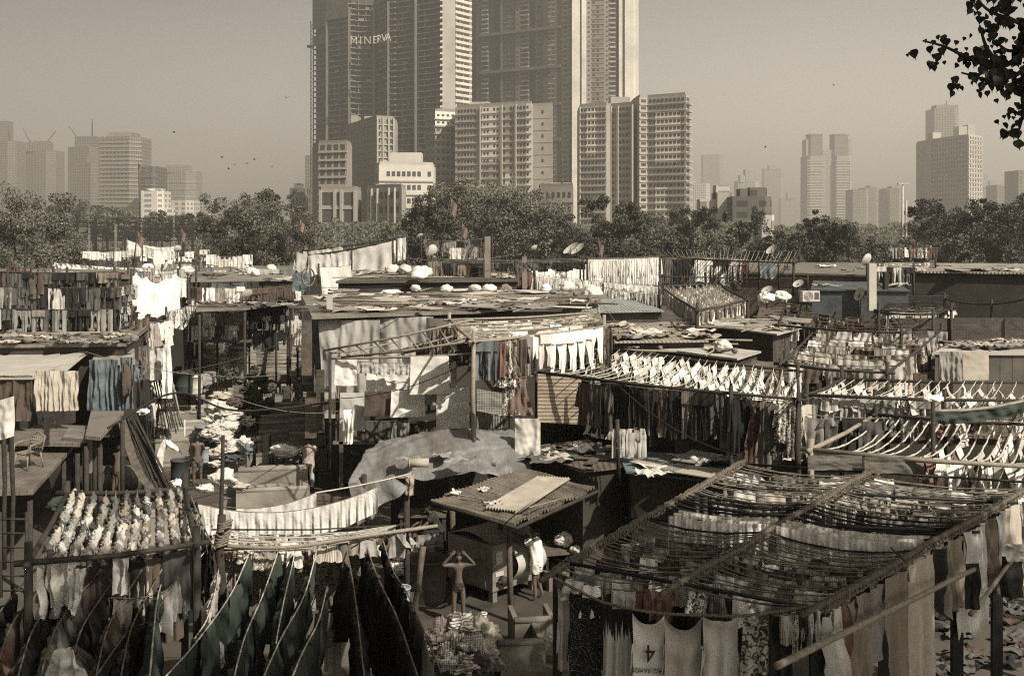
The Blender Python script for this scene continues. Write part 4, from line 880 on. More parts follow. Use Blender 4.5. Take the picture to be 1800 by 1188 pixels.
def sack(label,px,py,Y,w_,h_,col,seed=0,name='laundry_bundle',cat='laundry bundle',mat=None,amp=.3,d=.8,par=None):
    p=P(px,py,Y); mb=MB(); rx=w_*Y/F/2; hz=h_*Y/F
    def fn(u,v):
        th=2*math.pi*u; ph=math.pi*v; dd=Vector((math.sin(ph)*math.cos(th),math.sin(ph)*math.sin(th),math.cos(ph)))
        rid=abs(noise.noise(dd*2.6+Vector((seed*3.7,1,0)))); q=1+amp*1.1*noise.noise(dd*1.3+Vector((seed,0,0)))-amp*.9*rid+amp*.5*abs(noise.noise(dd*6+Vector((0,seed,0))))+amp*.22*noise.noise(dd*15)
        return (dd.x*rx*q,dd.y*rx*d*q,max(0,hz*(.5+.5*dd.z*q)))
    mb.grid(fn,52,34); o=mb.build(name,mat or CLOTH,None,p,COL.get(col,col) if col else None); tag(o,label,cat); return o
sack('white laundry bundle, left of two on the flat roof before the steel posts',1346,534,50,30,21,'white',1)
sack('white laundry bundle, right of two on the flat roof before the steel posts',1373,533,50.5,30,23,'white',2)
sack('small plastic wrapped bundle on the long pale sheet roof',1270,617,36,32,20,'off-white',3,mat=PALE)
sack('round basket like bundle lying on the wash house roof beam',889,520,50,20,20,'tan',4)
sack('white sack heap on the wash house roof edge below the sheets',687,523,48,42,14,'white',5)
sack('small white rag heap beside the chimney pipe',600,526,47,26,12,'off-white',6)
sack('pale bags heaped above the brown back roof',680,496,58,30,14,'off-white',7)
sack('pale rubble heap at the end of the wash house roof',1040,532,47,34,30,'off-white',8)
sack('brown bundle tied to the brick corner of the blue tarp hut',222,700,34.6,18,62,'brown',9)
scatter('plank',46,(550,1040,510,548),5.95,'wash house roof'); scatter('scrap',40,(540,1040,512,548),5.95,'wash house roof','beige,brown,tan,grey,off-white'); scatter('stone',20,(540,1040,510,548),5.93,'wash house roof')
scatter('pole',34,(560,1040,510,548),5.95,'wash house roof'); scatter('sack',6,(700,1000,509,516),5.95,'wash house roof','white,off-white,tan',.8); scatter('board',26,(560,1050,510,546),5.95,'wash house roof','beige,grey,off-white')
scatter('scrap',40,(620,900,468,491),6.35,'brown back roof','beige,tan,brown,grey'); scatter('pole',20,(620,900,468,492),6.35,'brown back roof'); scatter('sack',5,(600,760,480,492),6.35,'brown back roof','white,off-white'); scatter('plank',20,(620,900,468,492),6.35,'brown back roof')
scatter('scrap',34,(1085,1235,572,597),4.95,'rag roof','off-white,beige,beige,grey,tan,tan',1.1)
scatter('scrap',40,(0,215,588,603),4.85,'jeans deck','beige,tan,grey,dark grey,brown',.8); scatter('stone',30,(0,240,585,604),4.85,'jeans deck'); scatter('pole',4,(20,200,584,590),4.85,'jeans deck')
scatter('scrap',30,(355,505,525,540),5.32,'side shed roof','beige,brown,dark grey,grey'); scatter('plank',8,(355,505,525,540),5.32,'side shed roof')
scatter('scrap',44,(110,530,472,492),6.14,'far left roof','off-white,brown,grey,beige,dark grey'); scatter('sack',7,(150,530,474,490),6.14,'far left roof','white,off-white,brown')
scatter('plank',6,(1310,1460,640,662),4.34,'plank roof'); scatter('scrap',5,(1310,1460,640,662),4.34,'plank roof','beige,off-white')
scatter('scrap',14,(930,1080,785,812),2.95,'rusty store roof','black,dark grey,beige,dark grey'); scatter('plank',5,(930,1080,785,812),2.95,'rusty store roof')
scatter('scrap',7,(1130,1290,800,838),3.0,'faded blue roof','off-white,grey'); scatter('board',4,(1140,1290,800,838),3.0,'faded blue roof','grey,beige')
scatter('scrap',9,(1440,1590,498,508),6.14,'blue tarpaulin shed','grey,blue,off-white'); scatter('scrap',10,(1320,1540,465,477),6.3,'long brick building','beige,grey,blue,white')
scatter('board',16,(1570,1790,465,476),6.7,'hall roof','grey,beige'); scatter('scrap',10,(1570,1790,465,476),6.7,'hall roof','off-white,grey,beige')
scatter('plank',26,(1350,1640,530,565),4.35,'rear right roof'); scatter('scrap',20,(1350,1640,530,570),4.35,'rear right roof','beige,brown,grey,dark grey,off-white')
scatter('scrap',22,(1200,1400,650,715),3.15,'mid right roof','off-white,beige,brown,grey,dark grey'); scatter('plank',8,(1200,1400,650,715),3.15,'mid right roof')
scatter('pole',8,(1230,1390,562,582),5.03,'brick shed roof'); scatter('scrap',10,(1230,1390,562,582),5.03,'brick shed roof','beige,grey,tan'); scatter('board',5,(1250,1400,560,580),5.02,'brick shed roof','grey'); scatter('stone',8,(1230,1390,563,580),5.0,'brick shed roof'); scatter('scrap',9,(1090,1300,595,622),4.66,'long pale sheet roof','beige,grey,tan'); scatter('pole',5,(1090,1300,595,622),4.66,'long pale sheet roof'); scatter('stone',8,(1090,1300,595,622),4.66,'long pale sheet roof')
# ---------------------------------------------------------------- laundry racks, back to front
G='garment racks above the sheds'
def steps(n,a,b): return [lerp(a,b,(i+.5)/n) for i in range(n)]
def row(ctx,a,b,kinds,cols,step=.45,sag=.05,rope=0,pats=None,pp=.2,w=1,h=1,miss=0,pr=None,label=None,mat=None,posts=(),zg=4.5,jang=.15):
    """a single line: a,b = (px,py,Y)"""
    p,q=P(*a),P(*b); pt=sagline(p,q,sag,14); org=p.copy()
    o=empty('clothes_line' if not pr else 'drying_pole',org,0,label or ('line of the '+ctx+(f', {ordn(rope)} row' if rope else '')),'clothes line' if not pr else 'drying pole')
    MB().tube([v-org for v in pt.p],pr or .012,6 if pr else 5).build('rope' if not pr else 'pole',mat or (BAMBOO if pr else ROPE),o)
    for t in posts:
        v=pt.at(t)-org; MB().tube([(v.x,v.y,v.z+.2),(v.x+R.uniform(-.04,.04),v.y,(zg-org.z))],.05,7).build('post',DWOOD,o)
    if kinds: hang(pt,ctx,rope,kinds,cols,0.01,.99,step,.12,pats,pp,w,h,miss,jang=jang)
    return pt
# far left white lines
drape(row('back white line at far left',(222,421,92),(316,432,92),None,'',sag=.35,posts=(0,1),label='rope holding the white cloth at far left back'),0,1,1.0,'white','back white line at far left','sheet',k=5,fold=.06)
row('second far left line',(145,440,84),(250,436,84),'cloth,towel,shirt','white,off-white,white',.6,.2,posts=(0,.5,1),h=.8)
row('third far left line',(250,434,80),(370,437,80),'sheet,cloth','white,off-white',1.0,.3,posts=(0,.5,1),h=.6)
row('fourth far left line',(366,446,78),(441,446,78),'cloth,vest','white,white,off-white',.38,.25,posts=(0,1),h=1.1,pats='hstripe',pp=.3)
p=row('long rolled white line',(95,461,60),(285,471,57),None,'',sag=.1,posts=(0,.5,1),label='rope carrying the long rolled white cloth')
drape(p,0,.33,.33,'white','long rolled white line','sheet',k=3,fold=.07,back=.8,seed=1); drape(p,.34,1,.38,'white','long rolled white line','sheet',k=9,fold=.07,back=.8,seed=2)
row('small mixed line above the jeans',(18,468,50),(225,478,47),'shorts,vest,cloth','white,rust red,off-white,blue,light grey',.42,.1,h=.75,posts=(0,.5,1),pats='floral,check')
row('far left frame line',(262,462,66),(345,462,66),'towel,vest,cloth','white,off-white,grey,pink',.5,.1,posts=(0,.33,.66,1)); row('far left lower frame line',(262,474,60),(345,478,60),'towel,cloth,vest','off-white,cream,white',.5,.1,posts=(0,.5,1))
row('low frame line at mid left',(350,470,66),(535,476,66),'cloth,shorts,towel','grey,off-white,blue,white,beige',.8,.2,posts=(0,.3,.6,1),miss=.4,h=.7)
row('blue cloth line',(455,462,62),(520,466,62),'sheet','blue,light grey',1.1,.4,h=.6)
row('long bare pole row at far left',(140,448,86),(430,450,86),'cloth,vest','white,off-white',1.3,.1,posts=(0,.25,.5,.75,1),miss=.3,h=.5)
# far big sheets, centre left
p=row('big sheet line',(541,449,64),(697,421,62),None,'',sag=.1,posts=(0,.5,1),zg=6.3,label='slanting pole holding the big white bed sheets',pr=.05,mat=DWOOD)
for i,(a,b,d) in enumerate(((.0,.27,1.25),(.27,.5,1.35),(.5,.95,1.75))): drape(p,a,b,d,'white','big sheet line','sheet',k=1.5,fold=.05,seed=i)
p=row('back sheet line',(530,441,70),(715,415,68),None,'',sag=.1,posts=(0,1),zg=6.3,label='pole behind the big white bed sheets',pr=.05,mat=DWOOD)
drape(p,.02,.4,.6,'off-white','back sheet line','sheet',k=3,fold=.05,seed=7); drape(p,.88,1,1.5,'white','back sheet line','sheet',k=2,fold=.06,seed=8)
p=row('lone hanging sheet line',(560,470,54),(620,467,54),None,'',sag=.02,posts=(0,),label='short pole with the lone tilted white sheet',zg=6)
drape(p,.05,.95,1.35,'white','lone hanging sheet line','sheet',k=1.2,fold=.03,seed=9,shift=(.1,0))
p=row('grey sheet line',(520,442,60),(541,447,60),None,'',posts=(0,),zg=6,label='short rope with the grey cloth left of the big sheets'); drape(p,0,1,1.0,'light grey','grey sheet line','sheet',k=1,fold=.05,shift=(-.15,0))
curtain('dark blue tarpaulin hanging left of the lone white sheet',514,545,480,512,50,TARPB,k=2,seed=12)
row('dark low line behind the lone sheet',(600,492,58),(720,488,58),'cloth,shirt','dark grey,grey,brown,light grey',.5,.1,posts=(0,.5,1),zg=6,h=.8)
row('tangled clothes line above the wash house',(740,420,66),(865,416,66),'shirt,dress,cloth,rag','brown,grey,off-white,black,tan',.36,.2,posts=(0,.3,.7,1),zg=6,h=.9,pats='floral,stripe',pp=.4)
row('lower tangled clothes line',(752,434,63),(850,432,63),'shirt,cloth,rag','grey,off-white,black,brown,beige',.34,.1,posts=(0,1),zg=6,h=.9,pats='floral,stripe',pp=.3)
# dark garments and brown ones behind the roof
for i in range(3): row('black garment rows',(760+i*10,455+i*3,58-i*1.5),(1020+i*6,455+i*2,58-i*1.5),'shorts,rag,shirt','black,black,dark grey',.3,.05,rope=i,posts=(0,.5,1),zg=6,h=.62)
row('brown garment line',(862,478,56),(938,477,56),'shirt,kurta,dress','brown,rust red,tan,grey,beige',.33,.03,posts=(0,1),zg=6,h=.85,pats='stripe',pp=.3)
row('dark shirts left of the steel column',(752,456,54),(850,470,54),'kurta,dress','black,brown,dark grey,tan',.36,.03,posts=(0,1),zg=6,h=.9,pats='stripe,floral',pp=.4)
# white long shirts
for i in range(3): row('white kurta rows',(936+i*12,466-i*3,57+i*1.5),(1032,458-i*1,60+i*1.2),'kurta,shirt','white',.24,.05,rope=i,h=1.0 if i else 1.05,w=.9,posts=(1,),zg=5.5)
for i in range(3): row('bright kurta rows',(1031,456-i*1,60+i*1.3),(1160,452-i*1,60+i*1.3),'kurta','white,white,off-white',.27,.03,rope=i,h=1.35,w=.95,posts=(0,1) if i==0 else (),zg=5.0)
row('lower pale kurta row',(940,482,54),(1158,502,54),'kurta,shirt','off-white,light grey,white',.27,.05,h=1.0,posts=(0,1),zg=5)
# coloured clothes
rk=rack('coloured_rack','wide pole rack over the coloured clothes at the upper right',PZ(1160,452,7.05),PZ(1395,462,7.05),PZ(1405,442,7.05),PZ(1140,440,7.05),34,'fb',.05,5.4,True,.05,.022,DWOOD,BAMBOO,G)
for i,(yy) in enumerate((61,62.3,63.6)):
    row('coloured clothes rows',(1163,454-i,yy),(1222,454-i,yy),'kurta,dress,shirt','brown,black,dark grey,black,tan',.32,.02,rope=i,h=1.25,pats='stripe',pp=.2)
    row('coloured clothes right rows',(1224,454-i,yy),(1310,456-i,yy),'kurta,trousers','rust red,black,pale green,white,off-white,light grey,white' if i==0 else 'black,brown,dark grey',.3,.02,rope=i,h=1.2)
p=row('single blue grey cloth line',(1334,457,59),(1368,458,59),None,'',posts=(0,1),zg=5.4,label='pole end with the single blue grey cloth'); drape(p,.05,.9,.95,'blue','single blue grey cloth line','cloth',k=1.3,fold=.06)
row('long bare pole behind steel posts',(1160,486,60),(1420,490,60),None,'',sag=.02,posts=(0,.4,.75,1),zg=5.2,pr=.04,mat=DWOOD,label='long bare pole crossing below the coloured clothes')
row('far right small clothes rack line',(1572,434,70),(1652,436,70),'shirt,vest,towel','grey,rust red,off-white,brown,white,blue',.33,.02,posts=(0,.33,.66,1),zg=6.6,h=.95,pats='stripe,floral')
row('white row on the hall roof',(1541,462,60),(1645,460,58),'cloth,towel','white,off-white',.45,.1,posts=(0,1),zg=6.6,h=.45)
row('pale trousers under the hall roof',(1541,468,51),(1606,470,51),'trousers,shirt','light grey,dark grey,off-white,black',.36,.02,posts=(0,1),zg=5,h=.9)
# sloping white rows
rk=rack('sloping_white_rack','sloping rack of close packed white shirts right of the kurtas',PZ(1226,546,5.7),PZ(1314,527,5.7),PZ(1262,497,5.7),PZ(1160,503,5.7),11,'fb',.1,4,True,.06,.014,DWOOD,WROPE,G)
for i,q in enumerate(rk): hang(q,'sloping white rack',i,'shirt,vest','white,off-white,light grey,white',.02,.98,.62,.1,None,0,1,.9)
row('front edge of the sloping rack',(1229,547,43),(1312,528,47.5),'shirt,trousers,vest','white,off-white,light grey,beige',.3,.02,h=.85)
row('left edge of the sloping rack',(1160,504,56),(1225,545,43.5),'shirt,vest','white,off-white,light grey',.42,.03,h=1.0)
row('low grey shirts before the sloping rack',(1060,505,52),(1160,515,51),'shirt,kurta','light grey,off-white,grey',.3,.05,posts=(0,1),zg=5,h=.9)
# right steel frame racks
def rackfull(key,lab,cs,z,n,orient,ctx,kinds,cols,step=.4,sag=.12,zg=2.5,miss=.1,pm=None,rm=None,rr=.013,pats=None,pp=.2,h=.9,w=1,pr=.045,only=None,**k):
    c=[PZ(a,b,z) for a,b in cs]; rk=rack(key,lab,*c,n,orient,sag,zg,True,pr,rr,pm,rm,G,**k)
    if kinds:
        for i,q in enumerate(rk):
            if only and not only(i): continue
            hang(q,ctx,i,kinds,cols,.03,.97,step,.2,pats,pp,w,h,miss)
    return rk
rackfull('steel_frame_rack','dark steel rack of mixed clothes behind the brick shed',[(1370,572),(1585,585),(1640,552),(1380,530)],5.15,9,'lr','far steel frame rack','shirt,tent,trousers,vest','white,off-white,brown,beige,light grey,rust red',.75,.1,miss=.2,pats='floral,stripe')
rackfull('steel_frame_rack','dark steel rack with rows of small pale clothes beside the brick shed',[(1372,640),(1560,655),(1655,580),(1440,572)],4.9,10,'lr','near steel frame rack','shirt,tent,trousers,cloth','white,off-white,beige,light grey,brown,off-white',.6,.1,miss=.12,pats='floral,stripe')
row('front row of the near steel rack',(1380,628,34),(1560,652,31),'trousers,shirt,kurta','white,off-white,light grey,beige',.33,.05,h=.95,posts=(0,.5,1),zg=2)
row('right row of the near steel rack',(1560,650,31),(1650,585,41),'dress,trousers,kurta','off-white,brown,rust red,dark grey,beige,light grey',.4,.05,h=1.0,pats='floral,stripe')
row('second row inside the near steel rack',(1400,608,38),(1600,618,37),'shirt,trousers,cloth','white,off-white,rust red,beige,grey',.4,.05,h=.9)
row('low pale row between the steel racks',(1420,560,47),(1640,566,47),'trousers,shirt,cloth','white,off-white,light grey,beige,dark grey',.42,.05,h=.8)
rackfull('rope_top_rack','rack of dark taut ropes under the hall front',[(1545,545),(1672,545),(1660,520),(1575,520)],5.6,12,'lr','','','',sag=.04,rm=BROPE,rr=.02)
rackfull('rope_top_rack','rack of pale ropes right of the white column',[(1545,549),(1640,552),(1675,540),(1580,532)],5.5,14,'lr','','','',sag=.1,rm=WROPE,rr=.014)
row('clothes under the pale rope rack',(1560,552,42),(1672,542,44),'trousers,kurta,shirt','off-white,beige,black,brown,light grey',.36,.05,h=1.1,posts=(0,.5,1),zg=3)
row('dark rope hall line',(1660,525,44),(1830,517,41),None,'',sag=.3,posts=(0,.5,1),zg=3,pr=.04,mat=DWOOD,label='sagging dark pole before the hall')
row('tangled clothes line right of the steel racks',(1480,640,35),(1640,655,35),'shirt,cloth,dress','off-white,beige,grey,brown',.45,.1,h=.9,posts=(0,1),zg=2,pats='floral')
# grey trousers rack and lines
rackfull('grey_trousers_rack','long rack whose front line carries grey trousers at the right',[(1418,694),(1840,704),(1850,672),(1480,666)],4.7,20,'fb','grey trousers rack','tent,tent,vest,shirt','white,off-white,white,light grey,beige',.6,.08,rm=WROPE,zg=1,miss=.3,w=.9,h=.7)
row('grey trousers line',(1418,692,26.6),(1660,699,26.3),'trousers,trousers,jeans','light grey,grey,light grey,off-white',.42,.04,h=1.0,posts=(0,.5,1),zg=1)
row('second grey trousers line',(1420,728,25.6),(1560,735,25.4),'trousers,shirt','dark grey,grey,black',.42,.04,h=1.0)
drape(row('green cloth line',(1640,722,23.8),(1850,690,24.6),None,'',sag=.12,posts=(0,1),zg=1,pr=.04,label='pole with the long dark green cloth'),0,1,.28,'dark green','green cloth line','sheet',k=4,fold=.06,back=.7)
sack('crumpled white cloth lying on the pole left of the green cloth',1641,708,25,34,14,'white',11)
# white rope rack
rk=rackfull('white_rope_rack','rack strung with long pale sagging ropes at the right',[(1425,790),(1850,822),(1870,748),(1540,728)],4.2,18,'fb','','','',sag=.32,rm=WROPE,rr=.021,pm=BAMBOO,zg=0,pr=.055,rj=.1)
for i,q in enumerate(rk):
    if i>=7: hang(q,'white rope rack',i,'tent,shirt','white,off-white,rust red,beige,white,light grey',.1,.6 if i<12 else .9,.5,.2,None,0,.9,1.0,.2)
rackfull('upper_white_rope_rack','upper rack of short pale ropes behind the green cloth',[(1540,728),(1870,748),(1870,700),(1640,700)],4.25,14,'fb','upper white rope rack','tent,shirt','white,brown,off-white,rust red',.9,.2,rm=WROPE,rr=.016,zg=0,miss=.4)
# peaked white rack
A=[(943,654),(1404,702),(1402,652),(1072,612)]
rk=rackfull('peaked_white_rack','wide rack with peaked white garments and bare pale ropes in front',A,5.0,22,'fb','','','',sag=.16,rm=WROPE,rr=.014,pm=DWOOD,zg=2.9,rj=.15)
for i,q in enumerate(rk):
    a0=.62 if i<6 else (.5 if i<13 else .25)
    hang(q,'peaked white rack',i,'tent,shirt','white,white,off-white',a0,.98,.52 if i<18 else .5,.35,'stripe,floral',.3,1.0,1.0,.08,vs=.3)
    if i%3==1: hang(q,'front half of the peaked rack',i,'tent','dark grey,grey,black,off-white',.1,a0-.05,.9,.3,None,0,1,1.2,.3)
for i in range(3): row('dark trousers rows',(1048+i*14,672+i*2-4*i,27.2+i),(1290+i*8,692-4*i,25.3+i),'trousers,trousers,kurta','black,dark grey,brown,black,grey',.3,.04,rope=i,h=1.12,pats='stripe',pp=.12,jang=.5)
row('dark clothes left of the trousers',(1022,668,27.8),(1082,674,27),'kurta,dress','brown,black,dark grey,off-white',.25,.03,h=1.0,pats='floral,stripe')
p=row('dress line at the rack corner',(1285,694,24.9),(1405,706,24.3),None,'',sag=.03,posts=(0,1),zg=0,label='pole end holding the long orange patterned dress')
for t,kd,c,w_,h_,pt in ((.16,'kurta','black',.9,1.1,None),(.40,'dress','rust red',1.05,1.12,'floral'),(.53,'dress','tan',.9,1.2,'hstripe'),(.66,'kurta','dark grey',1,1.0,None),(.83,'kurta','off-white',1,.8,'floral'),(.95,'dress','beige',.8,1.0,'floral')): put(kd,p.at(t),R.uniform(-.3,.3),c,'dress line at the rack corner',0,w_,h_,pt)
row('white lace line',(1352,700,24.6),(1408,655,28.5),'vest,shirt','white,off-white',.3,.05,h=.85,jang=.3)
row('low beige towels right of the dresses',(1375,722,25),(1412,712,25.6),'towel,towel','beige,off-white',.5,.02,h=1.3)
row('clothes tied to the middle post',(1085,752,25.5),(1120,752,25.5),'rag,vest,shirt','grey,off-white,dark grey,black,light grey',.12,.05,h=.9,posts=(0,),zg=2.9,pats='floral',pp=.4)
row('clothes beyond the dark trousers',(1100,640,34),(1290,655,33),'trousers,shirt','dark grey,black,brown',.4,.05,h=1.2)
# central rack
rk=rackfull('central_bamboo_rack','crowded bamboo rack with white trousers along its right front',[(833,600),(1062,574),(1052,549),(790,562)],5.9,12,'lr','central bamboo rack top','rag,shirt,tent,towel','off-white,beige,white,tan,brown,light grey',.42,.1,pm=BAMBOO,rm=BAMBOO,rr=.018,zg=3.2,h=.5,pats='floral,stripe',pp=.3,miss=.0)
p=row('white trousers line',(925,590,28.6),(1064,573,31.0),None,'',sag=.03,zg=3,pr=.03,label='bamboo pole carrying the row of white trousers')
hang(p,'white trousers line',0,'trousers','white,white,off-white',.04,.93,.42,.05,w=1.0,h=1.0,jang=.25)
for t,kd,c,w_,h_,pt in ((.95,'dress','tan',.6,1.1,'floral'),(1.0,'kurta','brown',.7,1.2,'floral')): put(kd,p.at(t),.3,c,'white trousers line',0,w_,h_,pt)
row('white trousers back line',(900,583,30.2),(1050,566,32),'trousers,kurta','brown,white,dark grey,off-white',.4,.03,h=1.0)
p=row('coloured dresses line',(833,600,27.5),(930,590,28.5),None,'',sag=.03,pr=.03,zg=3.2,posts=(),label='bamboo pole carrying jeans and patterned dresses')
for t,kd,c,w_,h_,pt in ((.17,'trousers','blue',1.15,.98,None),(.30,'trousers','dark grey',1,1.0,None),(.43,'kurta','rust red',.8,.85,None),(.56,'dress','off-white',.8,.95,'floral'),(.68,'dress','tan',.8,1.0,'floral'),(.8,'kurta','brown',.8,1.0,None),(.9,'trousers','grey',1,1.0,None)): put(kd,p.at(t),R.uniform(-.2,.2),c,'coloured dresses line',0,w_,h_,pt)
p=row('lower patterned dress line',(868,662,28.2),(925,662,28.2),None,'',posts=(),label='short pole with two patterned skirts')
for t,c,pt in ((.2,'brown','floral'),(.45,'off-white','floral'),(.8,'rust red','hstripe')): put('dress',p.at(t),.1,c,'lower patterned dress line',0,1.0,.75,pt)
row('scarves at the left end of the bamboo rack',(752,570,34.2),(832,578,33.5),'rag,dress,kurta','off-white,brown,rust red,tan,beige',.25,.05,h=.9,pats='floral,stripe',pp=.5,posts=(0,),zg=3)
row('scarves below the bamboo frames',(738,600,34.6),(830,606,34.2),'rag,shirt','brown,rust red,grey,tan',.3,.05,h=.8,pats='floral',pp=.4)
# bamboo ladder frames in front of the tarpaulin
lf=empty('bamboo_rack',P(570,620,31),0,'ladder like bamboo frame jutting over the towels','bamboo frame'); og=lf.location
for a,b,r_ in (((570,616,31),(832,562,30),.035),((600,628,30.5),(836,598,28.5),.035),((640,626,30.6),(800,590,30),.03),((705,622,30.6),(838,588,28.6),.03),((575,622,31),(700,600,32),.025)):
    a,b=P(*a)-og,P(*b)-og; MB().tube([a,(a+b)/2-Vector((0,0,.05)),b],r_,6).build('pole',BAMBOO,lf)
for t in (.08,.2,.33,.45,.57,.68,.8,.9):
    a=P(lerp(600,836,t),lerp(628,598,t),lerp(30.5,28.5,t))-og; b=P(lerp(575,820,t),lerp(616,566,t),31)-og; MB().tube([a,b],.025,6).build('rung',BAMBOO,lf)
# towels on the wash house front
row('towel pole',(580,630,34),(830,622,32.8),None,'',sag=.03,pr=.04,zg=1.2,posts=(.0,),label='long pole above the white towels')
TW=[('white towel with a straight hem, topmost left beside the tarpaulin',589,627,629,678,34,'white',2,0),('large white sheet second from the left behind the brown cloth',645,697,641,686,34.8,'white',2,8),('white sheet between the two large ones, partly hidden',697,722,652,684,34.8,'white',1,0),
('largest white bed sheet hanging highest before the wash house',722,789,627,694,33,'white',1.5,-2),('narrow white cloth behind the largest sheet',790,803,640,680,34.5,'off-white',1,0),('grey shaded towel at the left below the top towel',598,640,690,757,34,'light grey',1.5,0),
('brown towel between two white ones',641,688,687,731,33.6,'brown',2.5,0),('white towel right of the brown one',688,746,686,734,33.4,'white',2,-2),('long off-white sheet at the right end near the sheet metal',768,824,684,755,33,'white',2.5,-3),('small white cloth bits behind the largest sheet',744,768,690,712,34,'grey',2,0)]
for (lb,a,b,c,d,Y,col,k,sh) in TW: curtain(lb,a,b,c,d,Y,CLOTH,COL[col],.035,'bed_sheet' if 'sheet' in lb else 'towel','sheet' if 'sheet' in lb else 'towel',k,seed=a%7,sh=sh,bx=.06)
curtain('twisted white cloth dangling over the brick pier',604,622,720,780,33.6,CLOTH,COL['white'],.1,'hanging_cloth','cloth',2,seed=3,bx=-.3)
row('small things above the white sheets',(600,632,34.4),(800,634,34.2),'vest,shorts,cloth','white,light grey,off-white',.5,.1,h=.5,miss=.3)
row('white scalloped line above the brown towel',(645,644,34.9),(760,640,34.9),'shorts,vest','white,off-white',.3,.12,h=.35)
row('dark clothes under the wash house roof',(640,740,35.3),(830,735,35.3),'shirt,kurta,cloth','black,dark grey,brown,grey',.45,.05,h=.8)
curtain('upright ribbed metal sheet right of the long off-white sheet',832,884,718,765,30.5,mk('ribbed_sheet',(.2,.19,.16),.7,.3,2,.8,pat='corr',ps=2,dirt=.4),None,.02,'metal_sheet','metal sheet',1)
# jeans racks in three tiers
for i,(py,cl,kd) in enumerate(((478,'black,black,brown,dark grey,black,tan,grey','trousers,jeans'),(505,'dark grey,grey,dark grey,black,light grey','jeans,jeans,cloth'),(543,'dark grey,black,black,grey,dark grey,light grey','jeans,trousers'))):
    for j in range(2):
        row('jeans rack tiers',(-20,py-1+j*4,40.6+j*1.2),(208,py+j*3,40.4+j*1.2),kd,cl if j==0 else 'black,brown,dark grey',.42,.05,rope=i*2+j,h=.92,posts=(.15,.5,.97) if j==0 else (),zg=4.8,pr=.03,mat=DWOOD)
row('mixed jeans at the right end of the tiers',(206,505,40.6),(240,498,43),'jeans,shirt','grey,light grey,dark grey,rust red',.3,.03,h=.8); row('lower mixed jeans at the right end',(206,540,40.6),(236,536,43),'jeans,trousers,shirt','grey,light grey,black,brown',.3,.03,h=.8)
# white curtain sheets
p=row('white curtain sheet line',(231,480,47),(313,479,50),None,'',sag=.1,posts=(0,1),zg=4.6,label='rope with the gathered white curtain sheets'); p=smooth_path([P(231,486,47),P(239,479,47.2),P(248,491,47.5),P(256,486,47.8),P(268,498,48.2),P(280,497,48.7),P(290,489,49.1),P(300,490,49.4),P(307,480,49.7),P(314,489,50)],5)
drape(p,0,1,lambda u:1.6+.16*math.sin(u*9)+.06*math.sin(u*41),'white','white curtain sheet line','sheet',k=13,fold=.11,nu=110)
p=row('smaller white sheet line',(308,486,53),(330,488,53),None,'',posts=(1,),zg=5); drape(p,0,1,.95,'white','smaller white sheet line','sheet',k=2,fold=.05)
row('clothes behind the white curtain sheets',(236,474,54),(345,472,54),'shirt,kurta,towel','off-white,blue,pink,light grey',.5,.05,h=1.0,posts=(0,1),zg=5,miss=.2)
# mid left frames
for i,(y0,Y) in enumerate(((505,50),(525,50),(549,49.6),(572,49.2))):
    row('mid left frame tiers',(332,y0,Y),(432,y0-2,Y),'trousers,shirt,towel,cloth','off-white,grey,brown,light grey,black,white,tan',.36,.05,rope=i,h=.8,posts=(0,.5,1) if i==0 else (),zg=.0,pats='stripe,floral',pp=.25)
    row('right mid left tiers',(438,y0+6,51),(532,y0+2,52),'shirt,trousers,kurta','off-white,black,dark grey,light grey,brown',.33,.05,rope=i,h=.85,posts=(0,.5,1) if i==0 else (),zg=0,pats='stripe',pp=.25)
for i in range(2): row('floral line before the curtain sheets',(292,548+i*8,44+i),(335,535+i*8,49+i),'shirt,rag,vest','off-white,light grey,white,grey',.22,.05,rope=i,h=.9,pats='floral,dots',pp=.5,posts=(0,1),zg=2.5)
row('dark trousers under the dish',(430,508,50.5),(510,503,51),'trousers,kurta','black,dark grey,brown',.3,.03,h=.95)
curtain('small blue tarpaulin sheet over the mid left frame',372,430,496,513,50.5,TARPB,k=2,seed=2,sag=.1)
row('colourful clothes hanging down the lane wall',(238,562,42),(262,556,44),'kurta,dress,rag','brown,rust red,black,tan,dark grey',.16,.03,h=.95,pats='stripe,floral',pp=.3); row('second lane wall line',(268,566,42.5),(300,560,43.5),'kurta,shirt','white,off-white,light grey,pink',.25,.03,h=.95,pats='stripe',pp=.3)
row('lower lane wall line',(236,610,41),(262,606,42),'kurta,rag,dress','brown,black,dark grey,rust red',.2,.03,h=.9,pats='stripe',pp=.3)
curtain('large limp grey cloth on the lane wall above the leaning poles',262,300,612,668,40,CLOTH,COL['light grey'],.12,'hanging_cloth','cloth',2.5,seed=6,bx=-.2); curtain('white cloth beside the limp grey cloth on the lane wall',288,300,606,700,39.5,CLOTH,COL['white'],.08,'hanging_cloth','cloth',1,seed=2,bx=.5)
curtain('blue and white cloth beside the tarp hut',236,248,632,672,38,CLOTH,COL['blue'],.08,'hanging_cloth','cloth',1,seed=1)
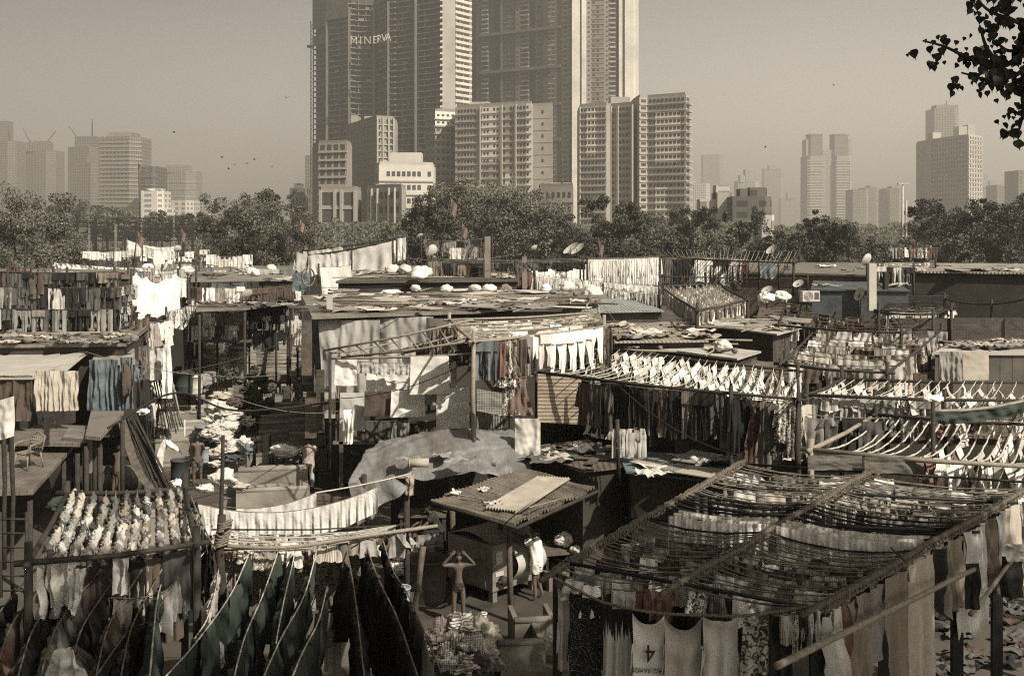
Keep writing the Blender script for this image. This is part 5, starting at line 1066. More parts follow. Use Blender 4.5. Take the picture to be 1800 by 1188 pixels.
# long wires over the lane
wire([P(190,752,24),P(310,690,28),P(420,722,32),P(600,705,36)],.03,BROPE,'thick black cable sagging across the wash lane')
for i,(a,b,Y1,Y2,s) in enumerate((((150,618),(560,650),36,38,.5),((255,700),(620,720),34,37,.6),((390,690),(640,712),30,36,.4),((440,640),(700,560),40,36,.5),((300,655),(590,560),42,38,.3),((600,700),(900,590),33,30,.4),((690,250+200),(900,448),60,62,.3),((1090,680),(1300,800),26,24,.25),((1050,520),(1190,640),44,36,.5),((540,505),(880,470),40,52,.3))):
    wire([P(a[0],a[1],Y1),P(b[0],b[1],Y2)],.012,BROPE if i%2 else ROPE,'thin slack wire over the sheds, %s such wire counted from the left'%ORD[sorted([150,255,390,440,300,600,690,1090,1050,540]).index(a[0])],s,'wire','wire')
hp=MB(); hc=P(541,487,49)
for k in range(4): hp.tube([(.28*math.cos(t*.4)+.02*k,-.03*k,.42*math.sin(t*.4)) for t in range(17)],.022,5)
tag(hp.build('hose_coil',BAMBOO,None,hc),'coil of pale hose hung beside the lone white sheet','hose coil')
# ---------------------------------------------------------------- wash pens
def pen_meshes():
    out=[]
    for k in range(3):
        w_=MB(); w_.box((-.85,0,0),(.85,.14,.78)); w_.box((-.85,.14,0),(-.71,1.7,.62)); w_.box((.71,.14,0),(.85,1.7,.62)); w_.tube([(-.85,.07,.79),(.85,.07,.79)],.085,10)
        s_=MB(); s_.slab([(-.5,.2,.52),(.5,.2,.52),(.5,1.1,.72),(-.5,1.1,.72)],.4)
        wa=MB().box((-.7,.15,.0),(.7,1.69,.22))
        out.append((w_.mesh('wall',PENC),s_.mesh('stone',PENC),wa.mesh('water',WATER)))
    return out
WATER=mk('wash_water',(.10,.095,.08),.12,.3,2,.15,12)
PENC=mk('pen_concrete',(.27,.24,.185),.85,.45,1.2,.3,14,dirt=.6); PM=pen_meshes(); PL=[]
def pens(px,Y0,n,dy,gap,ctx,ww=1.,turn=None):
    x0=(px-900)/F; a=turn if turn is not None else math.atan2(-x0,1)*-1*-1
    for i in range(n):
        Y=Y0+i*dy
        if i in gap: continue
        m=PM[(i*7+len(ctx))%3]; o=empty('wash_pen',(x0*Y,Y,0),math.atan(-x0),None); o.scale=(ww,dy/1.9,R.uniform(.9,1.25))
        inst('wall',m[0],o); inst('flogging_stone',m[1],o); 
        if (i+len(ctx))%2: inst('water',m[2],o)
        tag(o,f'concrete wash pen, {ordn(len([g for g in PL if g==ctx]))} from the front in the {ctx}','wash pen','concrete wash pens'); PL.append(ctx)
pens(496,37.8,27,1.95,(),'row right of the heap',1.05)
pens(541,39,24,1.95,(),'row beside the wash house',.8)
pens(322,40,24,2.0,(),'row left of the heap',1.15)
pens(378,50,8,2.3,(),'short row behind the shrub',1.0)
pens(425,62,10,2.3,(),'far middle row',1.0)
pens(585,39.5,6,2.0,(),'row under the wash house',.8)
pens(275,30,1,2.0,(),'spot beside the rolled sheet',1.2)
pens(480,33.2,2,1.9,(),'pair below the white bundle bench',1.3)
# lane floor strips, low walls
kind(MB().slab([P(392,0,33).xy.to_3d()+Vector((0,0,.006)),P(470,0,33).xy.to_3d()+Vector((0,0,.006)),P(470,0,95).xy.to_3d()+Vector((0,0,.006)),P(392,0,95).xy.to_3d()+Vector((0,0,.006))],.004).build('path',CONC),'structure')
kind(MB().slab([Vector((-2.3,21,.006)),Vector((2.6,22,.006)),Vector((2.2,29,.006)),Vector((-2.8,29,.006))],.004).build('pavement',DCONC),'structure')
def tank(label,px,py,Y,w_,h_,d_,mat=None,rz=0,name='concrete_tank',cat='concrete tank'):
    p=PZ(px,py,0) if Y is None else P(px,py,Y); Y=p.y; W_=w_*Y/F; Hh=h_*Y/F*1.02; o=empty(name,p,rz,label,cat); t=.1
    MB().box((0,0,0),(W_,t,Hh)).box((0,d_-t,0),(W_,d_,Hh)).box((0,t,0),(t,d_-t,Hh)).box((W_-t,t,0),(W_,d_-t,Hh)).build('wall',mat or CONC,o)
    MB().box((t+.01,t+.01,0),(W_-t-.01,d_-t-.01,Hh*.7)).build('water',WATER,o); return o
tank('square concrete tank with a bright front below the bag heap',395,838,None,38,38,1.6,mk('pale_concrete',(.3,.26,.2),.85,.3,2,.3,18,dirt=.5))
tank('darker concrete tank left of the bright fronted tank',358,842,None,34,40,1.2)
tank('small concrete trough behind the bench with the white bundle',462,826,None,10,58,.5,PLASTER)
tank('low trough at the foot of the rolled sheet',285,868,None,30,30,1.2,DCONC)
MB2=MB().tube([(-.95,0,.42),(0,0,.42),(1.15,0,.42)],.42,18); tag(MB2.build('metal_drum_roller',mk('drum_metal',(.13,.11,.085),.55,.35,2,.2,8,dirt=.4),None,PZ(190,862,0)),'long horizontal metal drum lying under the wooden deck','drum')
sack('white sack pile bundle on the bench beside the man in pink',500,803,37.0,52,22,'white',21,d=.5)
sack('grey sack at the right end of the bench bundle',524,804,37.2,18,15,'light grey',22,d=.6)
def table(label,px,py,Y,w_,d_,h,mat=WOOD,rz=0,name='wooden_table',cat='table',zb=0):
    p=P(px,py,Y); o=empty(name,(p.x,p.y,zb),rz,label,cat); MB().box((0,0,h-.05),(w_,d_,h)).build('tabletop',mat,o)
    for x in (.04,w_-.1):
        for y in (.04,d_-.1): MB().box((x,y,0),(x+.06,y+.06,h-.053)).build('leg',DWOOD,o)
    MB().tube([(.07,.07,.1),(w_*.5,.07,h-.1)],.022,5).build('brace',DWOOD,o); return o
table('narrow bench table carrying the white bundle',470,0,37,1.2,.6,.98); table('small table with cloths beside the shrub',478,0,54,.8,.6,.8); table('low table with rags under the grey sack',385,0,46,1.4,.8,.6)
tag(MB().tube([(0,.0,0),(.02,0,2.6)],.02,6).build('white_pipe',WHITEW,None,P(324,855,42)),'thin white pipe standing before the left pens','pipe')
# heap of wrapped laundry
hp=[(383,722,41,44,24,'white'),(400,735,40.4,50,34,'off-white'),(376,745,40.8,40,26,'off-white'),(392,762,39.4,56,36,'white'),(372,772,39.2,40,24,'off-white'),(425,782,38.8,36,22,'white'),(402,792,38.2,40,24,'off-white'),(378,800,37.8,38,20,'beige'),
 (432,798,38.4,26,24,'blue'),(408,806,37.8,36,12,'dark blue'),(444,775,40,32,14,'beige'),(434,745,42,28,20,'off-white'),(440,730,43,28,18,'brown'),(412,712,43,34,20,'brown'),(388,700,44,44,18,'beige'),(375,815,37.6,26,12,'off-white'),(395,778,39,36,26,'white')]
for i,(px,py,Y,a,b,c) in enumerate(sorted(hp)):
    sack(f'{c} wrapped bundle in the tall bag heap by the tank, {ordn(i)} from the left',px,py+4,Y,a*.86,b*.8,c,30+i,mat=PALE if c in('white','off-white') else None,amp=.8)
sack('dark base of earth and rags under the tall bag heap',403,850,41,90,90,'dark grey',61,name='rag_heap',cat='rag heap')
for i,(px,py,Y,a,b,c) in enumerate(((352,690,49,44,36,'grey'),(322,690,50,26,24,'white'),(340,628,66,40,22,'black'),(286,700,42,34,34,'white'),(412,606,72,34,20,'off-white'),(458,690,52,24,20,'beige'),(482,680,52,30,14,'brown'),(478,690,49,14,18,'white'),(370,625,66,30,20,'beige'),(432,610,70,40,20,'tan'),(350,612,70,26,16,'off-white'),(250,730,39,20,12,'white'),(392,858,30,44,30,'off-white'),(420,862,30.5,40,14,'beige'),(360,866,29.6,30,16,'off-white'),(310,856,33,20,14,'white'))):
    sack(f'{c} laundry pile lying between the wash pens, near the {"front" if py>800 else "middle" if py>670 else "far end"}, {ordn(i)} by size',px,py,Y,a,b,c,80+i,amp=.5,name='laundry_pile',cat='laundry pile')
def drum(label,px,py,Y,r,h,col,name='plastic_drum',cat='drum',zb=None,open_=True,mat=None):
    p=P(px,py,Y) if zb is None else Vector(((px-900)*Y/F,Y,zb)); o=empty(name,p,0,label,cat); n=20; mb=MB()
    prof=[(r*.92,0),(r*.98,h*.3),(r,h*.32),(r,h*.36),(r*.98,h*.4),(r*1.0,h*.96),(r*1.05,h*.97),(r*1.05,h)]
    if open_: prof+=[(r*.97,h),(r*.93,h*.6),(0.01,h*.58)]
    else: prof+=[(.02,h)]
    mb.grid(lambda u,v:(prof[min(len(prof)-1,int(round(v*(len(prof)-1))))][0]*math.cos(6.2832*u),prof[min(len(prof)-1,int(round(v*(len(prof)-1))))][0]*math.sin(6.2832*u),prof[min(len(prof)-1,int(round(v*(len(prof)-1))))][1]),n,len(prof)-1)
    mb.build('barrel',mat or PLAST,o,None,COL.get(col,col)); 
    hr=MB().tube([(r*1.04*math.cos(t*.5236),r*1.04*math.sin(t*.5236),h*.97) for t in range(13)],.02,5).build('rim',mat or PLAST,o,None,COL.get(col,col)); return o
drum('dark green plastic drum, left of two in the wash lane',324,690,47,.42,.9,(.04,.06,.05)); drum('white plastic drum beside the green drum in the wash lane',344,691,47.2,.3,.75,'off-white')
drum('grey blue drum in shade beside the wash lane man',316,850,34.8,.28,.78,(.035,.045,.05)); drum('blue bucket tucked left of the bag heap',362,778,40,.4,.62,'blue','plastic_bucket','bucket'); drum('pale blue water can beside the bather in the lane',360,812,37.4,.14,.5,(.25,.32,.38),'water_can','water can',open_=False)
drum('short pale blue plastic tub at the foot of the dark cloth',705,1062,22.5,.19,.36,(.26,.34,.36),'plastic_tub','tub'); boxpx('tub_stand','dark concrete block under the pale blue tub',680,730,1063,1110,22.4,.8,DCONC,'block',0)
drum('small white mug standing on the wet pavement',850,1101,None or 24.3,.07,.13,'off-white','plastic_mug','mug',zb=.008)
drum('big wooden vat with metal hoops beside the bathing man',750,0,25.6,.48,.98,(.06,.045,.03),'wooden_vat','vat',zb=.01,mat=mk('vat_wood',(.085,.065,.045),.8,.35,3,.4,pat='plank',c2=(.02,.015,.01),ps=6))
for i,(px,Y,c) in enumerate(((1050,29,(.04,.035,.03)),(1085,31,(.035,.03,.025)))): 
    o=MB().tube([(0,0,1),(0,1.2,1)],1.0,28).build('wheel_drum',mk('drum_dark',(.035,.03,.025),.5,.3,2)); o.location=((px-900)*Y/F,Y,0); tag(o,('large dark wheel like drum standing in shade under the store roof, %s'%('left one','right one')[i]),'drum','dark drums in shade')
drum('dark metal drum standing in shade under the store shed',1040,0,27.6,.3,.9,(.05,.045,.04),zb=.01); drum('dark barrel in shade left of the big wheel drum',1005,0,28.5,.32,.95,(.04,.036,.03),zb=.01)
# shrub
tree('small leafy shrub growing between the wash pens',424,46,2.1,3.3,9000,.075,name='shrub',lobes=11,seed=40,zmin=.15,group=None,trunk_r=.05,limbs=6)
tree('bushy plant on the bank at the left behind the jeans shed',100,70,5,zt(438,70),1800,.1,name='shrub',lobes=6,seed=41,zmin=.2,group=None,trunk_r=.1)
# leaning poles, ladders
for i in range(24):
    u=i/23; a=P(lerp(208,240,u),lerp(728,735,u)+R.uniform(-6,10),35.5); b=P(lerp(258,312,u)+R.uniform(-6,6),lerp(862,868,u),34.0+R.uniform(-.3,.6)); b.z=max(.02,b.z)
    pole(a,b,.028,f'dark pole leaning from hut to lane, {ordn(i)} of the bunch',DWOOD,'leaning_pole','leaning pole',6)['group']='bunch of leaning poles'
for i in range(9):
    u=i/8; a=P(lerp(268,296,u),655+R.uniform(-8,8),40.5); b=P(lerp(288,322,u),752+R.uniform(-4,10),39.8)
    pole(a,b,.03,f'dark pole leaning below the limp grey cloth, {ordn(i)} from left',DWOOD,'leaning_pole','leaning pole',6)['group']='poles leaning on the lane wall'
pole(P(298,650,40),P(318,735,39),.035,'pale pole leaning right of the lane wall poles',BAMBOO)
bp=smooth_path([P(213,735,34.8),P(228,790,34.0),P(246,835,33.4),P(272,866,33.0)],6)
tag(MB().grid(lambda u,v:bp.at(v)+Vector((lerp(-.14,.14,u),0,.05*math.sin(v*3)))-bp.at(.5),2,20).build('curved_plank',WOOD,None,bp.at(.5)),'long pale curved plank leaning beside the bunch of dark poles','plank')
def ladder(label,a,b,w_,n,mat=DWOOD):
    a=Vector(a); b=Vector(b); o=empty('ladder',a,0,label,'ladder'); d=b-a
    for x in (0,w_): MB().tube([Vector((x,0,0)),d+Vector((x,0,0))],.03,6).build('rail',mat,o)
    for i in range(n): q=d*((i+.5)/n); MB().tube([q,q+Vector((w_,0,0))],.02,5).build('rung',mat,o)
ladder('wooden ladder right of the man in pink',P(562,862,36.5),P(560,782,37),.6,4,WOOD); ladder('dark ladder under the deck at the left edge',P(2,1050,20),P(0,900,20.5),.5,6); ladder('dark ladder standing under the wash house ledge',P(600,868,36),P(600,790,36.5),.5,4)
# ---------------------------------------------------------------- wooden decks, chair, left side
def deck(label,cs,z,mat=None,th=.1,zb=0,name='wooden_deck'):
    pts=[PZ(a,b,z) for a,b in cs]; c=sum(pts,Vector())/len(pts); c.z=zb; o=empty(name,c,0,label,'deck'); q=[p-c for p in pts]
    MB().slab(q,th).build('planks',mat or WPL,o)
    for p in q: p=p*.93; MB().tube([(p.x,p.y,0),(p.x,p.y,p.z-th-.002)],.07,7).build('post',DWOOD,o)
    return o
WPL=mk('deck_planks',(.17,.14,.105),.9,.45,1.5,.6,pat='plank',c2=(.05,.04,.03),ps=2,dirt=.6)
deck('wooden deck with the plastic chair at the left edge',[(-120,868),(58,862),(128,784),(-120,778)],2.55)
deck('upper wooden deck behind the chair deck',[(20,777),(140,779),(172,748),(22,745)],2.85)
deck('stepped deck corner with a thick edge beam right of the chair',[(110,768),(150,772),(178,757),(120,752)],2.95,CONC)
deck('checked sheet deck before the torn blue tarpaulins',[(150,765),(176,768),(218,722),(160,722)],3.1,mk('checked_sheet',(.26,.235,.19),.9,.2,3,pat='check',c2=(.12,.1,.08),dirt=.3))
boxpx('hut_pillar','short thick pillar left of the torn blue tarpaulin hut',114,126,690,745,33,.3,DPLASTER,'pillar'); boxpx('deck_post','pale square post under the stepped deck',153,159,772,832,31,.15,PLASTER,'post')
ch=empty('plastic_chair',PZ(50,822,2.56),rad(-25),'plastic armchair with a lattice back standing on the wooden deck','chair'); PLC=mk('chair_plastic',(.2,.165,.12),.5,.2,4)
MB().grid(lambda u,v:((u-.5)*.46,(v-.5)*.44,.42-.03*math.sin(u*3.14)),6,5).grid(lambda u,v:((u-.5)*.46,(v-.5)*.44,.40-.03*math.sin(u*3.14)),6,5).build('seat',PLC,ch)
bk=MB()
for k in range(7): bk.tube([((k/6-.5)*.4,.22,.42),((k/6-.5)*.44,.30,.8-.05*abs(k-3)/3)],.013,5)
for k in range(4): bk.tube([(-.21,.23+.02*k,.5+.08*k),(.21,.23+.02*k,.5+.08*k)],.011,5)
bk.tube([(-.25,.2,.42),(-.25,.31,.78),(0,.33,.88),(.25,.31,.78),(.25,.2,.42)],.024,6); bk.build('backrest',PLC,ch)
for s in (-1,1):
    MB().tube([(s*.25,.26,.66),(s*.3,.05,.66),(s*.29,-.18,.62),(s*.27,-.24,.42)],.024,6).build('armrest',PLC,ch)
    for y in (-.2,.2): MB().tube([(s*.2,y,.41),(s*.25,y*1.25,0)],[.028,.02],6).build('leg',PLC,ch)
fn=empty('table_fan',PZ(82,783,2.9),0,'dark cage fan fixed on a short post on the deck','fan'); fc=MB()
for k in range(12): a=k*.524; fc.tube([(.05*math.cos(a),-.05,.62+.05*math.sin(a)),(.24*math.cos(a),0,.62+.24*math.sin(a)),(.05*math.cos(a),.08,.62+.05*math.sin(a))],.006,4)
fc.build('cage',STEEL,fn); MB().box((-.06,-.05,0),(.06,.05,.8)).build('post',DWOOD,fn)
for i in range(3):
    b_=MB().grid(lambda u,v:(.2*v*math.cos(i*2.09+u*.9),.02*u,.62+.2*v*math.sin(i*2.09+u*.9)),3,3).build('blade',STEEL,fn)
for i,(px,py,Y,b) in enumerate(((22,700,24,1050),(96,740,33,790),(133,800,30,860),(6,700,23,1000),(330,870,24,990))):
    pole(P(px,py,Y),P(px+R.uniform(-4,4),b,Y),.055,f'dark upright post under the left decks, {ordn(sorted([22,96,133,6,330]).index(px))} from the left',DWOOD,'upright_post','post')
# ---------------------------------------------------------------- tarp roof and near shed
A,B,C,D=PZ(612,846,2.6),PZ(936,826,2.75),PZ(898,758,3.4),PZ(668,778,3.2); tr=empty('tarp_roof_shed',(A+B+C+D)/4*Vector((1,1,0)) if False else Vector(((A.x+B.x)/2,(A.y+D.y)/2,0)),0,'shed covered with a wrinkled blue grey tarpaulin tied at the front','shed'); og=tr.location
def tf(u,v):
    p=A.lerp(B,u).lerp(D.lerp(C,u),v); z=.55*(1-abs(v-.62)/.62)*(.35+.65*math.sin(u*3.1))*(1 if v<.62 else .6)+.03*noise.noise(Vector((u*5,v*4,1)))+.02*noise.noise(Vector((u*14,v*11,5)))+.10*abs(noise.noise(Vector((u*11+v*5,v*1.2,8))))+.06*abs(noise.noise(Vector((u*5-v*10,v*2,2))))+.012*math.sin(u*60+v*14+3*noise.noise(Vector((u*6,v*6,1))))
    return p-og+Vector((0,-.04*max(0,.3-v)*math.sin(u*17) ,z-.05*(1-v)**4*(1+math.sin(u*17))))
TG=mk('weathered_tarp',(.15,.15,.148),.5,.4,1.2,.8,9,dirt=.8); MB().grid(tf,120,60).build('tarpaulin',TG,tr)
MB().grid(lambda u,v:Vector(tf(u*.25,0))+Vector((.12*math.sin(u*9)*v+(.25*v),-.1*v+.1*math.sin(u*21)*v,-v*(1.0-.8*u))),16,8).build('tarpaulin_skirt',TG,tr)
for (px,Y) in ((640,26.5),(715,24.6),(880,26.2),(700,30),(860,30.5)): q=Vector(((px-900)*Y/F,Y,0)); MB().tube([q-og,q-og+Vector((0,0,2.75))],.07,7).build('post',DWOOD,tr)
MB().box((A.x-og.x+.7,2.2,0),(B.x-og.x-.2,2.4,2.7)).build('wall',DPLASTER,tr)
mp=P(735,826,24.6); rl=MB().tube([(-.24,0,.1),(.24,.05,.1)],.1,14).tube([(-.2,-.01,.1),(-.18,-.01,.1)],.107,14).build('rolled_mat',mk('mat_weave',(.36,.31,.22),.9,.3,30,.4),None,mp+Vector((0,0,.06))); tag(rl,'small rolled straw mat on the front edge of the tarp roof','rolled mat')
scatter('scrap',5,(660,880,775,822),3.12,'tarp roof','beige,grey',.6); scatter('stone',4,(660,880,775,822),3.2,'tarp roof',size=.5)
curtain('red brown scarf tied below the tarp roof edge',713,728,834,870,24.4,CLOTH,COL['pink'],.06,'scarf','scarf',1.5,seed=3)
A,B,C,D=PZ(757,879,2.6),PZ(906,921,2.45),PZ(1050,856,2.7),PZ(922,822,2.85); ns=empty('plank_roof_shed',Vector(((A.x+C.x)/2,(A.y+C.y)/2,0)),0,'small open shed with a rusty rippled roof over the washing machine','shed'); og=ns.location
def nf(off,n=26): return lambda u,v:A.lerp(B,u).lerp(D.lerp(C,u),v)-og+Vector((0,0,off+.034*math.sin(v*n*6.283)+.07*noise.noise(Vector((u*2,v*6,2)))-.06*u*(int(v*7)%2)))
NR=mk('old_rippled_roof',(.2,.16,.115),.85,.5,1.6,.5,20,dirt=.7); MB().grid(nf(0),12,240,False).grid(nf(-.02),12,60,False).build('roof',NR,ns)
def bl(u,v): return A.lerp(B,u).lerp(D.lerp(C,u),v)-og
q=[bl(.62,.03),bl(.93,.12),bl(.72,.93),bl(.42,.80)]
MB().grid(lambda u,v:q[0].lerp(q[1],u).lerp(q[3].lerp(q[2],u),v)+Vector((0,0,.13+.03*math.sin(u*12*6.283))),110,6,False).build('roof_patch',mk('pale_rippled',(.33,.28,.21),.8,.3,1.5,.3,14,dirt=.5),ns)
for (px,py,zt_,r_) in ((797,1012,2.55,.085),(898,1092,2.4,.07),(1028,1012,2.6,.06),(925,985,2.7,.06)):
    p=PZ(px,py,0)-og; MB().tube([p,p+Vector((-.05,0,zt_))],[r_,r_*.85],8).build('post',WOOD if px<1000 else DWOOD,ns)
MB().tube([bl(.02,.0)+Vector((0,0,-.06)),bl(.5,0)+Vector((0,0,-.05)),bl(1,.0)+Vector((0,0,-.06))],.045,6).tube([bl(1,.0)+Vector((0,0,-.1)),bl(1,1)+Vector((0,0,-.1))],.045,6).build('beam',DWOOD,ns)
for i,(px,py) in enumerate(((850,862),(930,842),(868,886),(905,832),(800,868),(965,850))):
    p=PZ(px,py,2.66); o=inst('crumpled_cloth',R.choice(SC['scrap']),None,p,R.uniform(0,3),(.45,.45,.8),COL[R.choice(('off-white','beige','light grey'))]); REG.append((o,'crumpled cloth','pale','rippled shed roof',0,'crumpled cloth'))
for i,(a,b) in enumerate((((818,858),(880,872)),((930,895),(985,880)),((905,905),(960,868)),((790,870),(850,880)))): 
    p=PZ(*a,2.68);q_=PZ(*b,2.64); pole(p+Vector((0,0,.04)),q_+Vector((0,0,.04)),.018,f'thin stick lying on the rippled shed roof, {ORD[i]} listed from the top left',BAMBOO,'stick','stick',5)
# washing machine
wm=empty('washing_machine',PZ(866,1062,0),rad(44),'large boxy metal washing machine with a round drum bulge under the shed','washing machine'); WM=mk('machine_paint',(.22,.185,.14),.55,.35,2.5,.15,10,dirt=.6)
b=MB(); b.box((0,0,.28),(1.55,1.6,1.36)); b.build('cabinet',WM,wm); MB().grid(lambda u,v:(1.55*u,.04+1.5*v,1.362+.16*math.sin(v*3.14)),4,10).build('lid',WM,wm)
for x in (.05,1.35): 
    for y in (.05,1.4): MB().box((x,y,0),(x+.14,y+.14,.278)).build('foot',CONC,wm)
MB().box((-.012,.25,.34),(.0,.9,1.2)).build('access_panel',WM,wm) ; MB().box((-.012,1.0,.34),(.0,1.5,1.2)).build('access_panel',WM,wm)
MB().grid(lambda u,v:(.55+.95*u,-.30*math.sin(v*3.14159),.42+.82*v),4,14).build('drum_cover',METAL,wm)
MB().box((.1,-.02,.9),(.3,-.003,1.2)).box((.08,-.02,.62),(.34,-.003,.72)).build('control_panel',PALE,wm); MB().tube([(.28,-.16,.5),(.28,.0,.5)],.11,12).tube([(.1,-.08,.5),(.5,-.08,.5)],.04,8).build('motor',STEEL,wm)
curtain('light cloth thrown over the left corner of the washing machine',803,819,938,962,26.6,CLOTH,COL['off-white'],.05,'hanging_cloth','cloth',1,seed=3,bx=.4)
table('shaded table right of the washing machine',958,0,26.4,1.25,1.2,.82,WOOD,rad(14)); sack('big white cloth bundle on the shaded table',997,962,27,46,28,'white',51,d=.6); sack('pale dripping cloth pile at the right end of the shaded table',1016,972,26.6,26,14,'off-white',52)
table('dark wooden bench table beside the dotted shirt',932,0,18.6,.9,.6,.9,WOOD,rad(15)); sack('white cloth under the dark bench table',972,1130,18.9,34,22,'off-white',53)
# pens in the foreground
for i,(px,py,w_,h_,rz,d_) in enumerate(((905,1155,74,62,.15,1.0),(880,1195,80,62,.15,1.1),(760,1195,60,40,0,1.0),(965,1040,40,30,.4,1.2),(640,1120,60,50,0,1.2),(560,1170,70,46,0,1.0))):
    p=PZ(px,py,0); o=empty('wash_trough',p,rz,'rounded concrete wash trough in the front yard, %s'%('before the washing machine','right of the patched cloth heap','under the patched cloth heap','behind the grey hanging sleeve','under the floral cloth','below the green cloths')[i],'wash trough','front yard troughs')
    W_=w_*p.y/F; h=h_*p.y/F; MB().box((0,0,0),(W_,.12,h)).tube([(0,.06,h),(W_,.06,h)],.075,10).box((0,.125,0),(.1,d_,h)).box((W_-.1,.125,0),(W_,d_,h)).build('wall',mk('trough_concrete',(.16,.135,.10),.85,.35,1.5,.3,14,dirt=.5),o)
    MB().box((.105,.13,0),(W_-.105,d_,h*.3)).build('water',WATER,o)
hb=[(782,1150,20.2,66,50,'pink','check'),(812,1132,20.2,54,44,'off-white','hstripe'),(846,1142,20.2,58,50,'cream',None),(770,1168,19.9,44,36,'beige','check'),(800,1166,19.7,46,44,'off-white','stripe'),(828,1160,19.6,44,40,'light grey','check'),(856,1166,19.8,42,42,'beige',None),
 (790,1182,19.4,40,34,'white','check'),(818,1186,19.3,40,36,'cream','hstripe'),(842,1184,19.4,40,34,'dark grey','floral'),(756,1182,19.9,30,26,'brown','floral'),(870,1180,20,26,28,'grey',None),(798,1122,20.5,40,22,'light grey',None),(830,1120,20.5,36,20,'beige','check')]
for i,(px,py,Y,a,b,c,pt) in enumerate(sorted(hb)):
    sack('%s %s bundle in the patched cloth heap at bottom centre, %s from the left'%(c,{'check':'checked','stripe':'striped','hstripe':'banded','floral':'floral',None:'plain'}[pt],ordn(i)),px,py,Y,a,b,c,90+i,'cloth_bundle','cloth bundle',PATS.get(pt,CLOTH),.85)
boxpx('heap_block','concrete block under the patched cloth heap',752,868,1165,1215,20.6,1.0,DCONC,'block',0)
# yard clutter left of the vat
sack('dark red cloth bundle on the small stall behind the vat',735,935,28,50,18,'rust red',57); table('small stall table behind the vat with hanging cloths',700,0,27.2,1.2,.8,1.55)
row('cloths hung on the stall edge',(668,945,27),(762,938,27),'cloth,towel,vest','light grey,grey,white,dark grey,off-white',.2,.03,h=.5,jang=.3); sack('white cloth stack on the stall left of the vat',705,985,27.4,36,20,'white',58); sack('pale sacks below the stall left of the vat',700,1010,27.2,40,24,'off-white',59)
# ---------------------------------------------------------------- front centre poles
zz=3.32
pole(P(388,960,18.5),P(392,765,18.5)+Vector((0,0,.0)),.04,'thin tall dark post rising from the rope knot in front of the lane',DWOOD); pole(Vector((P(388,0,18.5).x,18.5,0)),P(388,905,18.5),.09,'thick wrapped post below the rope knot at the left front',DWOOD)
MB3=MB(); 
for k in range(9): MB3.tube([(.11*math.cos(t*.7+k)+.01*k,.11*math.sin(t*.7+k),.05*k+.03*math.sin(t+k)) for t in range(10)],.025,5)
tag(MB3.build('rope_knot',ROPE,None,P(388,958,18.5)),'big knot of old rope wound round the front post','rope knot')
bam=[P(372,958,18.6),P(500,962,18.4),P(640,942,18.8),P(768,924,19.6)]
tag(MB().tube([p-bam[0] for p in smooth_path(bam,6).p],[.034]*25,8).build('bamboo_pole',BAMBOO,None,bam[0]),'long bamboo pole tied across the front carrying the green cloth ropes','pole')
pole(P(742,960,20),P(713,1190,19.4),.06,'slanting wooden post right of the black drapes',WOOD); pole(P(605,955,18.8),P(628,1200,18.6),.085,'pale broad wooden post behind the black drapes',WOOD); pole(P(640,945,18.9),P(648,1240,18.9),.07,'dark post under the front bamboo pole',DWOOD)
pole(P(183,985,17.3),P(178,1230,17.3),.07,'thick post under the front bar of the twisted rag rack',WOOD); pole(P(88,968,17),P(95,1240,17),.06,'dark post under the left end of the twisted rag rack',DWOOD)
# strings of small clothes just behind the bamboo
rk=rack('small_rag_rack','small rack of close strings packed with tiny pale rags',P(392,966,18.6),P(640,945,18.8),PZ(700,922,3.35),PZ(392,930,3.35),9,'lr',.12,0,False,.016,.009,DWOOD,WROPE)
for i,q in enumerate(rk): hang(q,'small rag rack',i,'tent,rag','cream,off-white,tan,beige,brown' if i<6 else 'light grey,blue,grey,off-white,dark grey',.02,.98,.21,.2,'floral,stripe',.3,.5,.4,.1)
p=row('front white cloth line',(345,884,21.8),(664,856,21.2),None,'',sag=.33,mat=ROPE,label='rope carrying the front row of pleated white cloths'); drape(p,0,1,.52,'white','front white cloth line','sheet',k=20,fold=.02,nu=158,back=.95,seed=3)
p=row('back white cloth line',(370,885,23),(556,866,22.6),None,'',sag=.2,mat=ROPE,label='rope carrying the back row of pleated white cloths'); drape(p,.25,1,.42,'white','back white cloth line','sheet',k=10,fold=.02,back=.95,seed=4)
wire([P(554,866,22.6),P(722,832,24.3)],.018,WROPE,'white rope from the pleated cloths up to the tarp roof',.03,'rope','rope')
curtain('pale crumpled cloth wrapped round the end of the pleated cloth line',345,376,922,962,20.5,CLOTH,COL['off-white'],.1,'hanging_cloth','cloth',2,seed=3)
# cloths under the bamboo
FLO=mk('patterned_curtain',(.3,.25,.19),.9,.15,4,pat='floral',c2=(.1,.08,.06),ps=.8)
curtain('large faded floral curtain hanging behind the green cloths',478,602,962,1072,19.3,FLO,None,.05,'floral_curtain','curtain',3,seed=2); curtain('second faded floral panel with a torn lower edge beside the broad post',600,642,950,1066,19.6,FLO,None,.04,'floral_curtain','curtain',1,seed=4)
put('cloth',P(402,968,18.9),.1,'pink','front bamboo pole',0,.75,.75); put('cloth',P(424,967,18.9),.1,'pink','front bamboo pole',0,.6,.8); put('cloth',P(455,966,18.9),0,'pink','front bamboo pole',0,.65,1.2); put('cloth',P(478,966,18.9),0,'beige','front bamboo pole',0,.4,1.0,'stripe')
curtain('grey corrugated sheet leaning below the floral curtain',570,600,1070,1180,19,CORR,None,.01,'metal_sheet','metal sheet',1)
